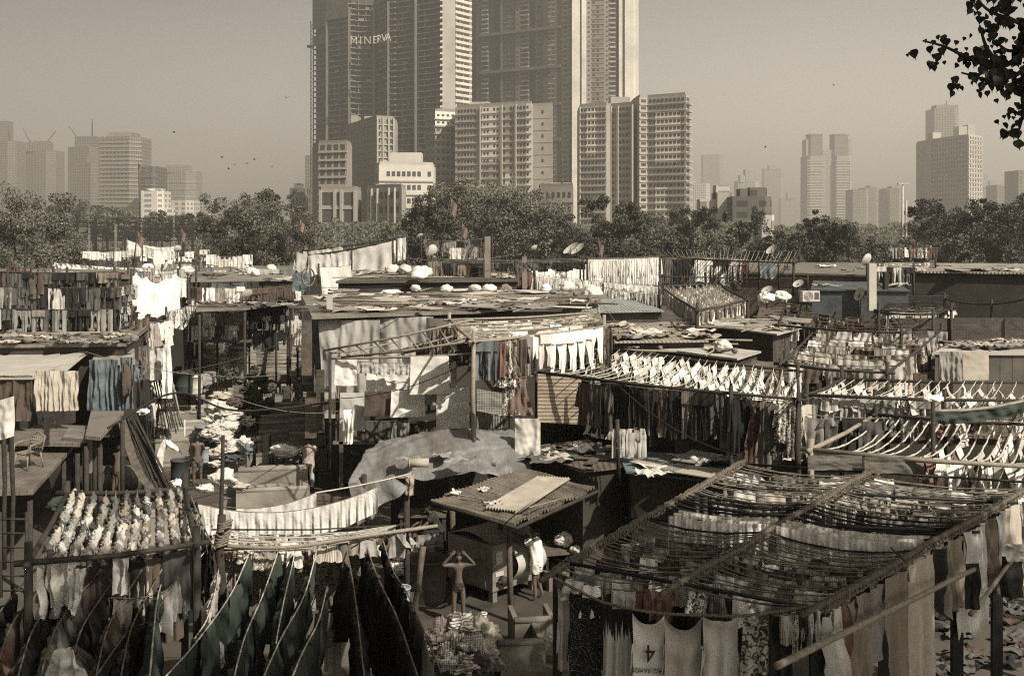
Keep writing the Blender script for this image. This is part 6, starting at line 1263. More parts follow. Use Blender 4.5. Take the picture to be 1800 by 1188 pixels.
# ropes with long green cloths coming towards the viewer
def gline(ctx,pts,segs,rm=WROPE):
    ns=[]
    for (a,b,d,c) in segs:
        n=max(1,round((b-a)*5.0)); e=[a+(b-a)*(j+R.uniform(-.15,.15)*(0<j<n))/n for j in range(n+1)]
        ns+=[(e[j]+.004,e[j+1]-.006,d*R.uniform(.75,1.15),c) for j in range(n)]
    segs=ns
    pt=smooth_path([PZ(*q) for q in pts],7); og=pt.p[0].copy(); tag(MB().tube([p-og for p in pt.p],.012,5,.9).build('rope',rm,None,og),'twisted rope that carries the '+ctx,'rope')
    for i,(a,b,d,c) in enumerate(segs): drape(pt,a,b,d,c,ctx,'cloth',k=(b-a)*pt.L/.22,fold=.08,seed=i+len(ctx),shift=(.0,R.uniform(-.2,.2)),nu=44,soft=.05)
gline('green cloths by the front post',[(367,962,3.3),(322,1010,3.05),(282,1030,3.1),(262,1195,3.4)],[(.02,.42,1.25,'dark green'),(.43,.95,1.6,'dark green')])
gline('second rope of green cloths',[(440,968,3.3),(405,1045,2.95),(345,1128,2.9),(285,1195,3.0)],[(.0,.28,1.1,'dark green'),(.28,.6,1.5,'dark green'),(.6,1,1.3,'dark green')])
gline('third rope of green cloths',[(490,966,3.3),(462,1045,2.95),(430,1120,2.9),(405,1215,3.1)],[(.0,.25,1.0,'dark green'),(.26,.97,1.5,'dark green')])
gline('fourth rope of green cloths',[(558,962,3.3),(535,1045,2.95),(492,1125,2.9),(452,1215,3.1)],[(.05,.35,1.2,'dark green'),(.35,.98,1.4,'dark green')])
gline('fifth rope of green cloths',[(575,1030,3.1),(560,1090,2.9),(530,1150,2.95),(500,1225,3.1)],[(.05,.95,1.3,'dark green')])
gline('rope of dark green strips before the floral curtain',[(520,962,3.3),(512,1000,3.15),(498,1060,3.0),(485,1130,2.9)],[(.05,.7,.9,'dark green')])
gline('single white cloth beside the green ones',[(384,1000,3.25),(380,1030,3.1),(365,1085,2.9),(340,1125,2.8)],[(.0,.62,1.0,'off-white')])
gline('first rope of black drapes',[(640,945,3.35),(662,1010,3.0),(700,1090,2.85),(738,1200,3.0)],[(.02,.5,1.6,'black'),(.5,.97,1.4,'black')],ROPE)
gline('second rope of black drapes',[(670,940,3.35),(690,1000,3.0),(722,1055,2.95),(775,1180,3.0)],[(.02,.45,1.4,'black'),(.45,.7,1.2,'dark grey')],ROPE)
gline('rope of dark strips by the broad post',[(606,950,3.3),(618,1010,3.0),(628,1080,2.9),(640,1190,3.0)],[(.1,.9,1.1,'black')],ROPE)
row('dark tangled things on the front bamboo pole',(640,948,18.8),(740,924,19.5),'rag,cloth,tent','black,dark grey,grey,brown',.13,.02,h=.5,jang=1,w=.6)
# ---------------------------------------------------------------- twisted rag rack (left)
z=3.75; A,B,C,D=PZ(50,988,z),PZ(345,955,z),PZ(325,858,z),PZ(118,866,z)
rk=rack('twisted_rag_rack','rack of slanting ropes thick with twisted pale rags at the left front',A,B,C,D,11,'fb',.25,0,True,.05,.02,DWOOD,ROPE,rj=.12)
for i,q in enumerate(rk):
    hang(q,'twisted rag rack',i,'garland','grey,dark grey,grey,beige,tan,light grey',.05 if i>2 else .22,.99,.42,.1,'stripe,floral',.15,.75,1.0,.0,jang=.12,vs=.2)
    if i<3: drape(q,.0,.3,.9,'off-white','front ends of the rag ropes','cloth',rope=i,k=3,fold=.06)
row('rag curtain right of the twisted rags',(322,862,21),(352,930,18.6),'rag,cloth,kurta','grey,dark grey,beige,off-white,brown',.16,.05,h=1.2,w=.7,pats='floral,stripe',pp=.4,jang=.6,rope=0)
row('second rag curtain right of the twisted rags',(335,870,20.6),(378,965,18),'rag,kurta','grey,dark grey,light grey,brown,black',.16,.05,h=1.1,w=.7,pats='floral',pp=.4,jang=.6)
row('dark cloths under the front bar',(60,992,17),(345,962,17.4),'cloth,kurta,towel,rag','black,dark grey,grey,brown,off-white,dark grey,beige',.3,.03,h=1.2,pats='floral',pp=.15)
curtain('thin white sheet hanging through the front bar of the rag rack',80,135,985,1065,16.6,CLOTH,COL['off-white'],.08,'hanging_cloth','cloth',3,seed=5,bx=-.25); curtain('translucent pale cloth tapering below the front bar',118,150,1000,1068,16.3,CLOTH,COL['light grey'],.08,'hanging_cloth','cloth',2,seed=6,bx=-.4)
curtain('grey cloth hanging right of the tapering pale cloth',198,226,980,1045,16.8,CLOTH,COL['light grey'],.07,'hanging_cloth','cloth',2,seed=7)
for i,(pts,c,c2) in enumerate(((((345,962,3.5),(300,1030,3.1),(250,1050,3.0),(195,1050,3.2)),'grey','beige'),(((300,1035,3.1),(262,1090,2.8),(225,1110,2.8),(150,1215,3.2)),'brown','black'))):
    gline('patterned strips rope number %s by the thick post'%('one','two')[i],pts,[(.05,.5,.6,c),(.5,.95,.75,c2)],ROPE)
for i,(x0,x1,c,k2) in enumerate(((62,-60,'black','brown'),(95,-20,'brown','rust red'),(140,20,'black','brown'),(178,60,'dark grey','tan'),(215,110,'black','dark grey'),(250,160,'brown','black'),(285,205,'black','dark grey'))):
    gline('dark drapes at bottom left, %s rope from the left'%ORD[i],[(x0,1000,3.4),(lerp(x0,x1,.35),1050,3.0),(lerp(x0,x1,.7),1110,2.9),(x1,1230,3.2)],[(.08,.4,1.0,c),(.45,.62,.5,k2),(.62,.95,1.1,c)],ROPE)
curtain('small pale triangular cloth at the bottom edge on the left',97,128,1140,1200,13.5,CLOTH,COL['light grey'],.08,'hanging_cloth','cloth',2,seed=3,bx=1.6)
sack('dim green dome shaped basket under the decks',112,905,22,55,34,'dark green',72)
# ---------------------------------------------------------------- near net rack, right front
z=3.9; L0,L1=PZ(972,1004,z),PZ(1306,812,z); R0,R1=PZ(1436,1070,z),PZ(1812,856,z); M0,M1=L0.lerp(R0,.49)+Vector((0,.1,0)),L1.lerp(R1,.46)
nr=empty('net_rack',Vector((4,18,0)),0,'long rack covered by a net of brown ropes, filling the right front','drying rack'); og=nr.location
def beam(a,b,r,mat,nm='pole',k=7,wob=.03):
    pts=[Vector(a).lerp(Vector(b),i/k)-og+Vector((R.uniform(-wob,wob),0,R.uniform(-wob,wob))) for i in range(k+1)]; MB().tube(pts,r,8).build(nm,mat,nr)
for a,b in ((L0,L1),(M0,M1),(R0,R1)):
    d=(b-a).normalized(); beam(a-d*.4,b+d*.3,.042,WOOD)
    w_=MB(); hx=[]; nn=620; pos=0
    for i in range(nn):
        pos+=R.choice((.1,.1,.2,2.2,2.2)) if i%9==0 else .55
        hx.append(pos)
    pts=[]
    for i in range(nn):
        p=a.lerp(b,hx[i]/hx[-1])-og; rr_=.052+.022*noise.noise(Vector((i*.11,a.x,1)))+R.uniform(0,.012); pts.append(p+Vector((rr_*math.cos(i*.95),rr_*.8*math.sin(i*.95),rr_*math.sin(i*.95)-.01)))
    w_.tube(pts,.011,4)
    w_.build('rope_windings',ROPE,nr)
ropes=[]
for i in range(49):
    u=(i+.5*R.random())/49
    if .40<u<.475: continue
    if .38<u<.66 : m_,r_=BROPE,.018
    else: m_,r_=ROPE,.011
    for s,(a0,a1,b0,b1) in enumerate(((L0,L1,M0,M1),(M0,M1,R0,R1))):
        a=a0.lerp(a1,u+R.uniform(-.004,.004)); b=b0.lerp(b1,min(1,max(0,u+R.uniform(-.012,.012)))); pt=sagline(a,b,R.uniform(.07,.17),12); ropes.append((u,s,pt))
        if i<46 or s==0 or True:
            if len([1 for c in nr.children if c.name.startswith('rope') and 'wind' not in c.name])<98: MB().tube([p-og+Vector((R.uniform(-.006,.006),0,R.uniform(-.008,.008))) for p in pt.p],r_,5,.9).build('rope',m_,nr)
STB=mk('black_steel',(.012,.011,.01),.5,.2,5)
for (a,b,r_) in ((P(978,985,15.9),P(1440,1070,14.0),.028),(P(1098,911,18.3),P(1722,935,17.8),.026),(P(1245,855,21),P(1790,884,19.2),.026),(P(1300,815,22.6),P(1850,850,21),.026)): beam(a,b,r_,STB,'steel_bar',2,0)
for (px,Y) in ((1682,17.8),(1752,19.3),(1436,14.0),(980,15.6)):
    q=Vector(((px-900)*Y/F,Y,0)); t_=MB().box((-.09,-.05,0),(.09,.05,z+(.1 if px>1500 else 0))); 
    if px>1200: t_.build('steel_post',STB,nr,q-og)
    else: MB().tube([(0,0,0),(0,0,z)],.07,8).build('post',DWOOD,nr,q-og)
# small clothes under the net
for (u,s,pt) in ropes:
    i=int(u*49); ctx='near net rack, left bay' if s==0 else 'near net rack, right bay'
    if u<.34 and i%3!=1: hang(pt,ctx,i,'shirt,tent,vest,shorts,tent','white,brown,tan,light grey,rust red,beige,white,blue,off-white,light grey,dark grey',.08,.95,.26,.3,'stripe,floral,check',.25,.6,.55,.22,jang=.6)
    elif u>.66 and u<.86 and i%2==0: hang(pt,ctx,i,'shirt,tent,vest','light grey,off-white,grey,beige,dark grey',.05,.95,.35,.3,'stripe,dots',.3,.8,.5,.25)
    elif u>=.88 and i%3==0: hang(pt,ctx,i,'shirt,tent','off-white,white,grey',.05,.95,.5,.3,None,0,.8,.6,.4)
# white bed sheets laid over the taut ropes
for k,(s,u) in enumerate(((0,.41),(0,.435),(0,.46),(1,.405),(1,.43),(1,.455))):
    a0,a1,b0,b1=((L0,L1,M0,M1),(M0,M1,R0,R1))[s]; pt=sagline(a0.lerp(a1,u)+Vector((0,0,.09)),b0.lerp(b1,u)+Vector((0,0,.09)),.08,14)
    drape(pt,.17 if s==0 else .04,.97 if s==0 else .93,.5 if k%3==0 else .3,'white','white sheets in the net rack','sheet',rope='left bay' if s==0 else 'right bay',k=11,fold=.03,nu=110,back=1.,seed=k)
for k,(px0,px1,py0,py1,Y,c,mt) in enumerate(((1420,1515,800,826,21.9,'light grey',None),(1520,1625,802,832,21.7,'grey',None),(1262,1300,855,838,22,'white',None))):
    if py1>py0: curtain('fine %s mesh panel hung under the far end of the net rack, %s'%(c,('left','right')[k]),px0,px1,py0,py1,Y,mk('mesh_cloth',(.13,.115,.09),.9,.2,30,.5,60),None,.03,'mesh_panel','mesh panel',3,seed=k)
row('grey shirts between the dark ropes, front line',(1300,846,21.4),(1560,852,20.6),'shirt,towel','light grey,grey,off-white,white',.42,.1,h=.35,w=1.1,pats='dots,stripe'); row('grey shirts between the dark ropes, right line',(1545,848,20.8),(1780,862,20),'shirt,cloth','light grey,grey,beige',.42,.1,h=.35,w=1.1,pats='dots,stripe')
# front jersey line
JL=smooth_path([P(962,1008,15.5),P(1002,1030,15.2),P(1058,1057,14.9),P(1112,1070,14.6),P(1168,1078,14.4),P(1240,1081,14.2),P(1300,1082,14.0),P(1375,1074,13.9),P(1432,1064,13.9)],6)
og2=JL.p[0].copy(); tag(MB().tube([p-og2 for p in JL.p],.02,6,.9).build('rope',ROPE,None,og2),'thick twisted rope carrying the line of shirts at the front','rope')
def on(px):
    return min((JL.at(i/200) for i in range(201)),key=lambda v:abs(scr(v)-px))
def tee(label,px,wpx,hpx,mat,col,sag=.14,sl=.22,name='t_shirt',seed=0,top=1.,sleeve=True,nk=None,k=2.2,bot=None,a=.03):
    p=on(px); s=p.y/F; w_=wpx*s/2; h=hpx*s; mb=MB(); r=random.Random(seed); ph=r.uniform(0,6)
    def fn(u,v):
        e=2*u-1; x=e*w_*(top+(1-top)*min(1,v*1.5))*(1-.06*math.sin(v*3.1))
        z=-v*h-sag*(1-e*e)*(1-v)**2; y=a*(.3+v)*math.sin(u*k*6.28+ph+v)+.05*(1-e*e)*math.sin(min(1,v*3)*3.14)-.02*math.sin(v*14+3*abs(e))*(1-v)
        y-=.03*math.cos(9*(v*h+sag*(1-e*e)))*(1-v)**2
        if bot: z-=bot*e*v
        return (x,y-.02,z)
    mb.grid(fn,34,30)
    if sleeve:
        for sg in (-1,1): mb.grid(lambda u,v,sg=sg:(sg*(w_*1.0+.005-u*.06+ (w_*.28)*v*(.4+.6*u)),.02*math.sin(v*7+ph)-.01,-h*(.45+.38*v)+.07*u),4,8)
    q=JL.dir(.5); o=mb.build(name,mat,None,p,col); o.rotation_euler[2]=-.1; tag(o,label,name.replace('_',' ')); return o,s,w_,h
tee('pale grey long sleeved shirt hanging limp at the left end of the front shirt line',996,30,150,CLOTH,COL['light grey'],.12,name='long_sleeved_shirt',seed=1,sleeve=True)
tee('black shirt with tiny dots on the front shirt line',1028,58,150,PATS['dots'],(.012,.01,.012),.03,seed=2,k=1.2,bot=.12,a=.015); tee('dark trousers hanging behind the dotted black shirt',1012,22,170,CLOTH,COL['black'],.05,name='dark_cloth',seed=3,sleeve=False)
tee('white skirt with black streaks falling from its top on the front line',1085,52,125,PATS['fringe'],COL['light grey'],.02,name='streaked_skirt',seed=4,sleeve=False,k=3)
tj,s,w_,h=tee('white jersey hung upside down with printed name and number on the front line',1139,57,128,CLOTH,(.68,.66,.61),.16,name='jersey',seed=5,k=1.4,a=.012)
INK=mk('print_ink',(.02,.017,.014),.7,.05)
def conform(o,hh=None): return o
text_part('SERGI RAMOS',.088,.003,INK,tj,'printed_name',(rad(90),rad(180),0),(.01,-.075,-h*.745),.86); text_part('4',.34,.003,INK,tj,'printed_number',(rad(90),rad(180),0),(.02,-.085,-h*.42),.8)
tee('beige t-shirt with deep drooping top edge on the front line',1200,66,135,CLOTH,(.42,.38,.31),.20,seed=6,k=1.5); tee('plain grey t-shirt hung by its shoulders on the front line',1267,62,140,CLOTH,(.48,.46,.41),.05,seed=7,k=2.2)
tee('sleeveless floral dress in black and cream on the front line',1330,58,145,PATS['floral'],(.38,.35,.3),.08,name='floral_dress',seed=8,sleeve=False,top=.75,k=2)
tee('plain black dress right of the floral dress on the front line',1372,42,140,CLOTH,COL['black'],.05,name='black_dress',seed=9,sleeve=False)
for i,(px,c,pt,w2,h2,nm) in enumerate(((1386,'light grey','stripe',.5,.6,'small striped cloth knotted near the rack corner'),(1402,'beige','floral',.35,.85,'long narrow patterned scarf near the rack corner'),(1416,'black',None,.5,.8,'black cloth near the rack corner'),(1428,'light grey',None,.35,.75,'pale sock like cloth at the rack corner'))):
    o=put('cloth',on(px)+Vector((0,-.1,-.02)),.2,c,'x',0,w2/.7*.5,h2/.8*.62,pt,False); tag(o,nm,'cloth')
p=row('inner line behind the front shirts',(985,1000,16.4),(1420,1050,15.2),'cloth,shirt,kurta,dress','black,brown,dark grey,black,dark grey,black,brown',.5,.15,h=1.0,pats='floral',pp=.25); row('second inner line behind the front shirts',(1050,975,17.3),(1400,1020,16.2),'kurta,dress,cloth','black,brown,rust red,dark grey,dark green',.45,.15,h=1.0,pats='floral,stripe',pp=.2)
# long cloths down the right side of the net rack
rp=Path([R0+Vector((.05,-.05,-.08)),R1+Vector((.05,-.05,-.08))]); dr=[(.0,.035,.8,'light grey'),(.035,.06,.9,'off-white'),(.06,.075,1.2,'rust red'),(.075,.11,1.0,'tan'),(.11,.16,1.1,'tan'),(.16,.2,1.0,'grey'),(.2,.215,1.5,'black'),(.22,.31,2.5,'tan'),(.31,.42,2.3,'beige'),(.42,.47,.9,'black'),(.47,.56,1.1,'tan'),(.57,.69,1.7,'light grey'),(.69,.74,1.1,'brown'),(.74,.8,1.3,'grey'),(.8,.9,1.5,'beige')]
for i,(a,b,d,c) in enumerate(dr): drape(rp,a,b,d,c,'right side of the net rack','cloth',k=max(1.5,(b-a)*rp.L/.25),fold=.08,seed=i)
pole(P(1365,1170,12.6),P(1712,1000,16.9),.045,'thick bamboo pole slanting across the lower right',BAMBOO,n=14,taper=.8); pole(P(1705,1080,17.2),P(1795,965,19.0),.04,'shorter bamboo pole slanting at the right edge',BAMBOO)
curtain('black cloth thrown over the end of the thick slanting pole',1696,1722,990,1070,16.9,CLOTH,COL['black'],.05,'hanging_cloth','cloth',1,seed=3); curtain('white cloth lying over the shorter pole at the right edge',1768,1800,955,985,18.5,CLOTH,COL['light grey'],.06,'hanging_cloth','cloth',1,seed=4); curtain('black cloth under the white one at the right edge',1762,1800,978,1050,18.6,CLOTH,COL['black'],.05,'hanging_cloth','cloth',1,seed=5)
pole(P(1566,962,16),P(1590,985,15.4),.015,'thin dark stick poking from the right side of the net rack',DWOOD,'stick','stick',5)
row('row of pale leggings on the blue deck edge',(1146,818,26.5),(1238,830,26.2),'trousers','light grey,off-white,light grey,off-white',.38,.02,w=.8,h=.9,jang=.4); row('cloth strips at the right end of the net rack',(1760,815,21.8),(1820,812,22),'cloth,trousers','light grey,off-white,grey',.25,.02,h=1.2)
for i in range(26):
    p=PZ(R.uniform(1640,1800),R.uniform(1010,1190),0.02); o=inst('crumpled_cloth',R.choice(SC['scrap']),None,p,R.uniform(0,3),(.8,.8,1.2),COL[R.choice(('brown','dark grey','black','black'))]); REG.append((o,'crumpled rag','dim','dark ground at the lower right',0,'rag'))
# ---------------------------------------------------------------- peepal tree at the right, its branch in view
PL_=mk('peepal_leaves',(.03,.03,.014),.6,.2,3,island=.4)
def peepal():
    o=empty('peepal_tree',(14.5,9,0),0,'dark heart leaved peepal branch reaching in at the top right','tree'); og=Vector((14.5,9,0)); t=MB()
    t.tube([(0,0,0),(.1,0,4),(-.2,0,9)],[.5,.42,.3],10); hub=Vector((14.3,9,9)); tips=[]
    def br(a,b,r0,r1): t.tube([Vector(a)-og,(Vector(a)+Vector(b))/2-og+Vector((0,0,.05)),Vector(b)-og],[r0,(r0+r1)/2,r1],6)
    m=P(1830,70,7.4); br(hub,P(2300,-80,8.5),.22,.1); br(P(2300,-80,8.5),m,.1,.035)
    tw=[[(1830,70),(1790,40),(1740,20),(1712,-8)],[(1830,70),(1760,118),(1700,100),(1660,82),(1622,72)],[(1830,90),(1790,130),(1740,140),(1690,128)],[(1830,90),(1800,150),(1798,200),(1790,235)],[(1840,20),(1800,-10),(1770,5)],[(1760,118),(1735,85),(1722,45)],[(1835,60),(1780,90),(1745,70)],[(1840,110),(1815,180),(1805,225)],[(1850,30),(1812,45),(1785,75)],[(1850,-10),(1800,-30),(1740,-30)]]
    v=[];f=[]
    def leaf(p,s):
        dn=Vector((R.uniform(-.55,.55),R.uniform(-.5,.5),-1)).normalized(); sx=dn.cross(Vector((R.uniform(-.6,.6),1,R.uniform(-.3,.3)))).normalized(); n=dn.cross(sx)
        out=[(0,0),(.32,.02),(.46,.22),(.42,.45),(.22,.68),(.06,.85),(0,1.12),(-.06,.85),(-.22,.68),(-.42,.45),(-.46,.22),(-.32,.02)]
        k=len(v); cx=R.uniform(.05,.22)
        for (x,y) in out: v.append(p-og+sx*x*s+dn*y*s+n*(cx*abs(x)*s-.1*y*y*s))
        v.append(p-og+dn*.4*s-n*.03*s)
        for i in range(12): f.append((k+i,k+(i+1)%12,k+12))
    for l in tw:
        Ys=[7.4+R.uniform(-.1,.1)+.12*i*R.choice((-1,1)) for i in range(len(l))]; pt=smooth_path([P(px,py,Ys[0]) for (px,py) in l],6)
        t.tube([p-og for p in pt.p],[lerp(.02,.006,i/len(pt.p)) for i in range(len(pt.p))],5)
        n=int(pt.L/.022)
        for i in range(n):
            q=pt.at((i+.5)/n)
            for _ in range(2 if i/n>.15 else 3): leaf(q+Vector((R.uniform(-.1,.1),R.uniform(-.22,.22),R.uniform(-.08,.05))),R.uniform(.03,.078))
    mb=MB(); mb.add(v,f); mb.build('leaves',PL_,o)
    # unseen crown shading the right front, plus canopies added to dim the foreground
    vs=[];fs=[]; r=random.Random(5)
    for i in range(34000):
        CROWN,CR=SHADE_CROWNS[0 if i<15000 else 1 if i<26000 else 2]
        d=Vector((r.gauss(0,1),r.gauss(0,1),r.gauss(0,1))).normalized()*(r.random()**.4); c=Vector(CROWN)+Vector((d.x*CR[0],d.y*CR[1],d.z*CR[2]))
        if noise.noise(c*.55)<-.22: continue
        if c.y>-.5 and abs(c.x)/max(.5,c.y)<.58 and (c.z-8.8)/max(.5,c.y)<.30: continue
        if (c-Vector((0,0,8.8))).length<3: continue
        s=r.uniform(.10,.24); u=Vector((r.gauss(0,1),r.gauss(0,1),r.gauss(0,1))).normalized(); w2=u.orthogonal().normalized(); k=len(vs); c=c-og
        vs+=[c-u*s,c+w2*s*.7,c+u*s,c-w2*s*.7]; fs.append((k,k+1,k+2,k+3))
    mb=MB(); mb.add(vs,fs); mb.build('crown',PL_,o)
    for CROWN,CR in SHADE_CROWNS:
      for k in range(6): a=k*.9; br(hub,Vector(CROWN)+Vector((CR[0]*.6*math.cos(a),CR[1]*.6*math.sin(a),1.5*math.sin(k))),.2,.05)  # limbs run out to the added shade canopies as well
    t.build('trunk',BARK,o)
peepal()
# ---------------------------------------------------------------- people
def skin_mesh(verts,edges,radii,lvl=2,root=0):
    m=bpy.data.meshes.new('t'); m.from_pydata([tuple(v) for v in verts],edges,[]); o=bpy.data.objects.new('t',m); COLL.objects.link(o)
    sk=o.modifiers.new('s','SKIN'); sk.branch_smoothing=.6
    for i,r in enumerate(radii):
        d=m.skin_vertices[0].data[i]; d.radius=(r,r) if isinstance(r,(int,float)) else r; d.use_root=(i==root)
    ss=o.modifiers.new('u','SUBSURF'); ss.levels=lvl; ss.render_levels=lvl
    dg=bpy.context.evaluated_depsgraph_get(); dg.update(); me=bpy.data.meshes.new_from_object(o.evaluated_get(dg)); bpy.data.objects.remove(o)
    for p in me.polygons: p.use_smooth=True
    me.materials.clear(); return me
def person(label,loc,rz,h=1.65,lean=0.,arms=None,legs=None,shirt=None,bottom=None,fat=1.,sit=False,head=(0,0),long=False,sleeves=.62,group='people at work',hairc=True):
    """faces -y locally; arms: [(elbow),(wrist)] per side relative to shoulder"""
    k=h/1.7; V=Vector; B=V((0,0,.92)); 
    def L(x,y,z):   # torso lean about the hip
        c,s=math.cos(lean),math.sin(lean); return V((x,(y)*c-(z-.92)*s,.92+(z-.92)*c+y*s)) if z>.92 else V((x,y,z))
    vs=[];es=[];rs=[]
    def v(p,r,par=None):
        vs.append(p*k); rs.append(r*k if isinstance(r,(int,float)) else (r[0]*k,r[1]*k)); 
        if par is not None: es.append((par,len(vs)-1))
        return len(vs)-1
    pel=v(L(0,0,.92),.135*fat); wa=v(L(0,0,1.08),.115*fat,pel); ch=v(L(0,0,1.26),.14*fat,wa); ub=v(L(0,.01,1.38),.105,ch); nk=v(L(0,0,1.46),.05,ub)
    hx,hy=head; hb=v(L(hx*.3,-.01+hy*.3,1.53),.066,nk); hc=v(L(hx*.7,-.02+hy*.7,1.60),.088,hb); ht=v(L(hx,hy,1.68),.062,hc)
    v(L(hx*.6,-.115+hy*.6,1.58),.014,hc)         # nose
    for s in (-1,1): v(L(s*.088+hx*.6,hy*.6,1.60),.014,hc)
    arms=arms or [((.06,.02,-.28),(.03,-.16,-.48))]*2; ends=[]
    for s,(e,w_) in zip((-1,1),arms):
        E=L(s*.17,0,1.40); e=V((s*e[0],e[1],e[2])); w_=V((s*w_[0],w_[1],w_[2]))
        sh=v(E,.062,ub); mid=v(E+e*.5,.05,sh); el=v(E+e,.042,mid)
        wr=v(E+w_,.028,el); d=(w_-e).normalized(); pc=E+w_+d*.05; pa=v(pc,(.036,.02),wr)
        ends.append((E,E+e,E+w_,pc,d))
        nrm=d.cross(V((0,-1,0))); nrm=nrm.normalized() if nrm.length>.1 else V((1,0,0)); cur=d.cross(nrm).normalized()
        for f_ in range(4):
            ln=(.07,.085,.08,.06)[f_]; b=pc+nrm*((f_-1.5)*.019)+d*.03; a1=v(b,.0095,pa); a2=v(b+d*ln*.55+cur*.01,.0085,a1); v(b+d*ln+cur*.035,.0075,a2)
        tb=pc-nrm*.035-d*.02; a1=v(tb,.011,pa); v(tb-nrm*.02+d*.04+cur*.02,.009,a1)
    kn=[]
    for s in (-1,1):
        if legs: kp,an,toe=[V(q) for q in legs[0 if s<0 else 1]]
        else: kp,an,toe=V((s*.11,-.02,.5)),V((s*.12,.02,.08)),V((s*.14,-.16,.03))
        hp=v(V((s*.095,0,.84)),.095*fat,pel); tm=v((V((s*.095,0,.84))+kp)/2,.08*fat,hp); kk=v(kp,.057,tm); cf=v(kp.lerp(an,.35),.056,kk); aa=v(an,.036,cf); f1=v(an.lerp(toe,.5)+V((0,0,-.02)),.036,aa); v(toe,.026,f1); kn.append((V((s*.095,0,.84)),kp,an))
    me=skin_mesh(vs,es,rs); me.materials.append(SKIN)
    o=bpy.data.objects.new('person',me); COLL.objects.link(o); o.location=loc; o.rotation_euler[2]=rz; tag(o,label,'person',group)
    zmin=min(q.co.z for q in me.vertices)
    # hair: cap over the back and top of the skull
    c=L(hx*.7,-.0+hy*.7,1.625)*k
    MB().grid(lambda u,w2:c+V((.098*k*math.sin(w2*1.75)*math.cos(6.283*u),(.112*math.sin(w2*1.75)*math.sin(6.283*u)+.022+.02*w2)*k,(.102*math.cos(w2*1.75)-.02*w2*(1 if math.sin(6.283*u)>-.2 else -1.2))*k+.006*math.sin(u*40))),24,8).build('hair',HAIR,o)
    for s in (-1,1): MB().blob(L(s*.035+hx*.6,-.092+hy*.6,1.605)*k,(.012*k,.008*k,.007*k),8,6,0).build('eye',HAIR,o)
    MB().blob(L(hx*.6,-.088+hy*.6,1.545)*k,(.026*k,.008*k,.006*k),8,6,0).build('mouth',mk('lips',(.09,.04,.03),.6),o)
    def loft(nm,rings,col,mbs=None,seed=0):
        """rings: (centre, rx, ry) per level in order; soft folds across the cloth"""
        mb=MB()
        for rg in (rings if isinstance(rings[0],list) else [rings]):
            m=len(rg)
            def fn(u,v,rg=rg,m=m):
                t=v*(m-1); i=min(m-2,int(t)); f=t-i; f=f*f*(3-2*f); c0,x0,y0,X0=rg[i]; c1,x1,y1,X1=rg[i+1]; c=c0.lerp(c1,t-i); ax=X0.lerp(X1,f)
                tl=(c1-c0).normalized(); ay=tl.cross(ax).normalized(); a=6.2832*u; w2=1+.07*math.sin(a*5+v*7+seed)*(.4+.6*v)+.10*noise.noise(Vector((math.cos(a)*1.6,math.sin(a)*1.6,v*5+seed)))
                return (c+ax*math.cos(a)*lerp(x0,x1,f)*w2+ay*math.sin(a)*lerp(y0,y1,f)*w2)*k
            mb.grid(fn,28,22)
        return mb.build(nm,CLOTH,o,None,COL.get(col,col))
    XX=V((1,0,0))
    if shirt:
        hem=.80 if not long else .62
        tor=[(L(0,.01,1.455),.062,.058,XX),(L(0,.01,1.425),.13,.08,XX),(L(0,.005,1.38),.195*fat,.112*fat,XX),(L(0,0,1.27),.19*fat,.128*fat,XX),(L(0,0,1.1),.165*fat,.122*fat,XX),(L(0,0,.97),.168*fat,.128*fat,XX),(V((0,.01*0,hem)),.185*fat,.145*fat,XX)]
        if lean>.25: tor[-1]=(V((0,.03,hem+.04)),.18*fat,.15*fat,XX)
        rings=[tor]
        for s,(E,el,wr,pc,d) in zip((-1,1),ends):
            ax=(el-E).orthogonal().normalized(); q=E.lerp(el,min(1,sleeves)); a=[(E-V((s*.04,0,0)),.085,.085,ax),(E.lerp(q,.3),.082,.082,ax),(q,.078,.078,ax)]
            if sleeves>=1: ax2=(wr-el).orthogonal().normalized(); a+=[(el.lerp(wr,.3),.06,.06,ax2),(el.lerp(wr,.85),.05,.05,ax2)]
            rings.append(a)
        loft('shirt',rings,shirt,seed=fat*7)
    if bottom:
        ln=bottom[1]; rings=[[(L(0,0,1.0),.142*fat,.115*fat,XX),(V((0,0,.92)),.16*fat,.13*fat,XX),(V((0,0,.84)),.17*fat,.13*fat,XX),(V((0,0,.79)),.155*fat,.11*fat,XX)]]
        for i,s in enumerate((-1,1)):
            hp,kp,an=kn[i]; a=[(hp+V((0,0,.03)),.1*fat,.11*fat,XX)]
            if ln<=1: a+=[(hp.lerp(kp,ln*.5),.098*fat,.1*fat,XX),(hp.lerp(kp,ln),.095*fat,.098*fat,XX)]
            else: a+=[(kp,.078,.082,XX),(kp.lerp(an,.5*(ln-1)),.076,.078,XX),(kp.lerp(an,ln-1),.074,.074,XX)]
            if ln>.2: rings.append(a)
        loft('shorts' if ln<=1.2 else 'trousers',rings,bottom[0],seed=3)
    return o
UP=((-.22,.0,.10),(-.06,-.05,.27)); AR=((-.06,.02,-.28),(-.03,-.16,-.48)); FW=((-.04,-.14,-.22),(-.01,-.40,-.28)); BR_=((-.05,-.02,-.28),(-.06,-.05,-.54))
def X(px,Y,z=0): return Vector(((px-900)*Y/F,Y,z))
def arm(e,w_): return (e,w_)
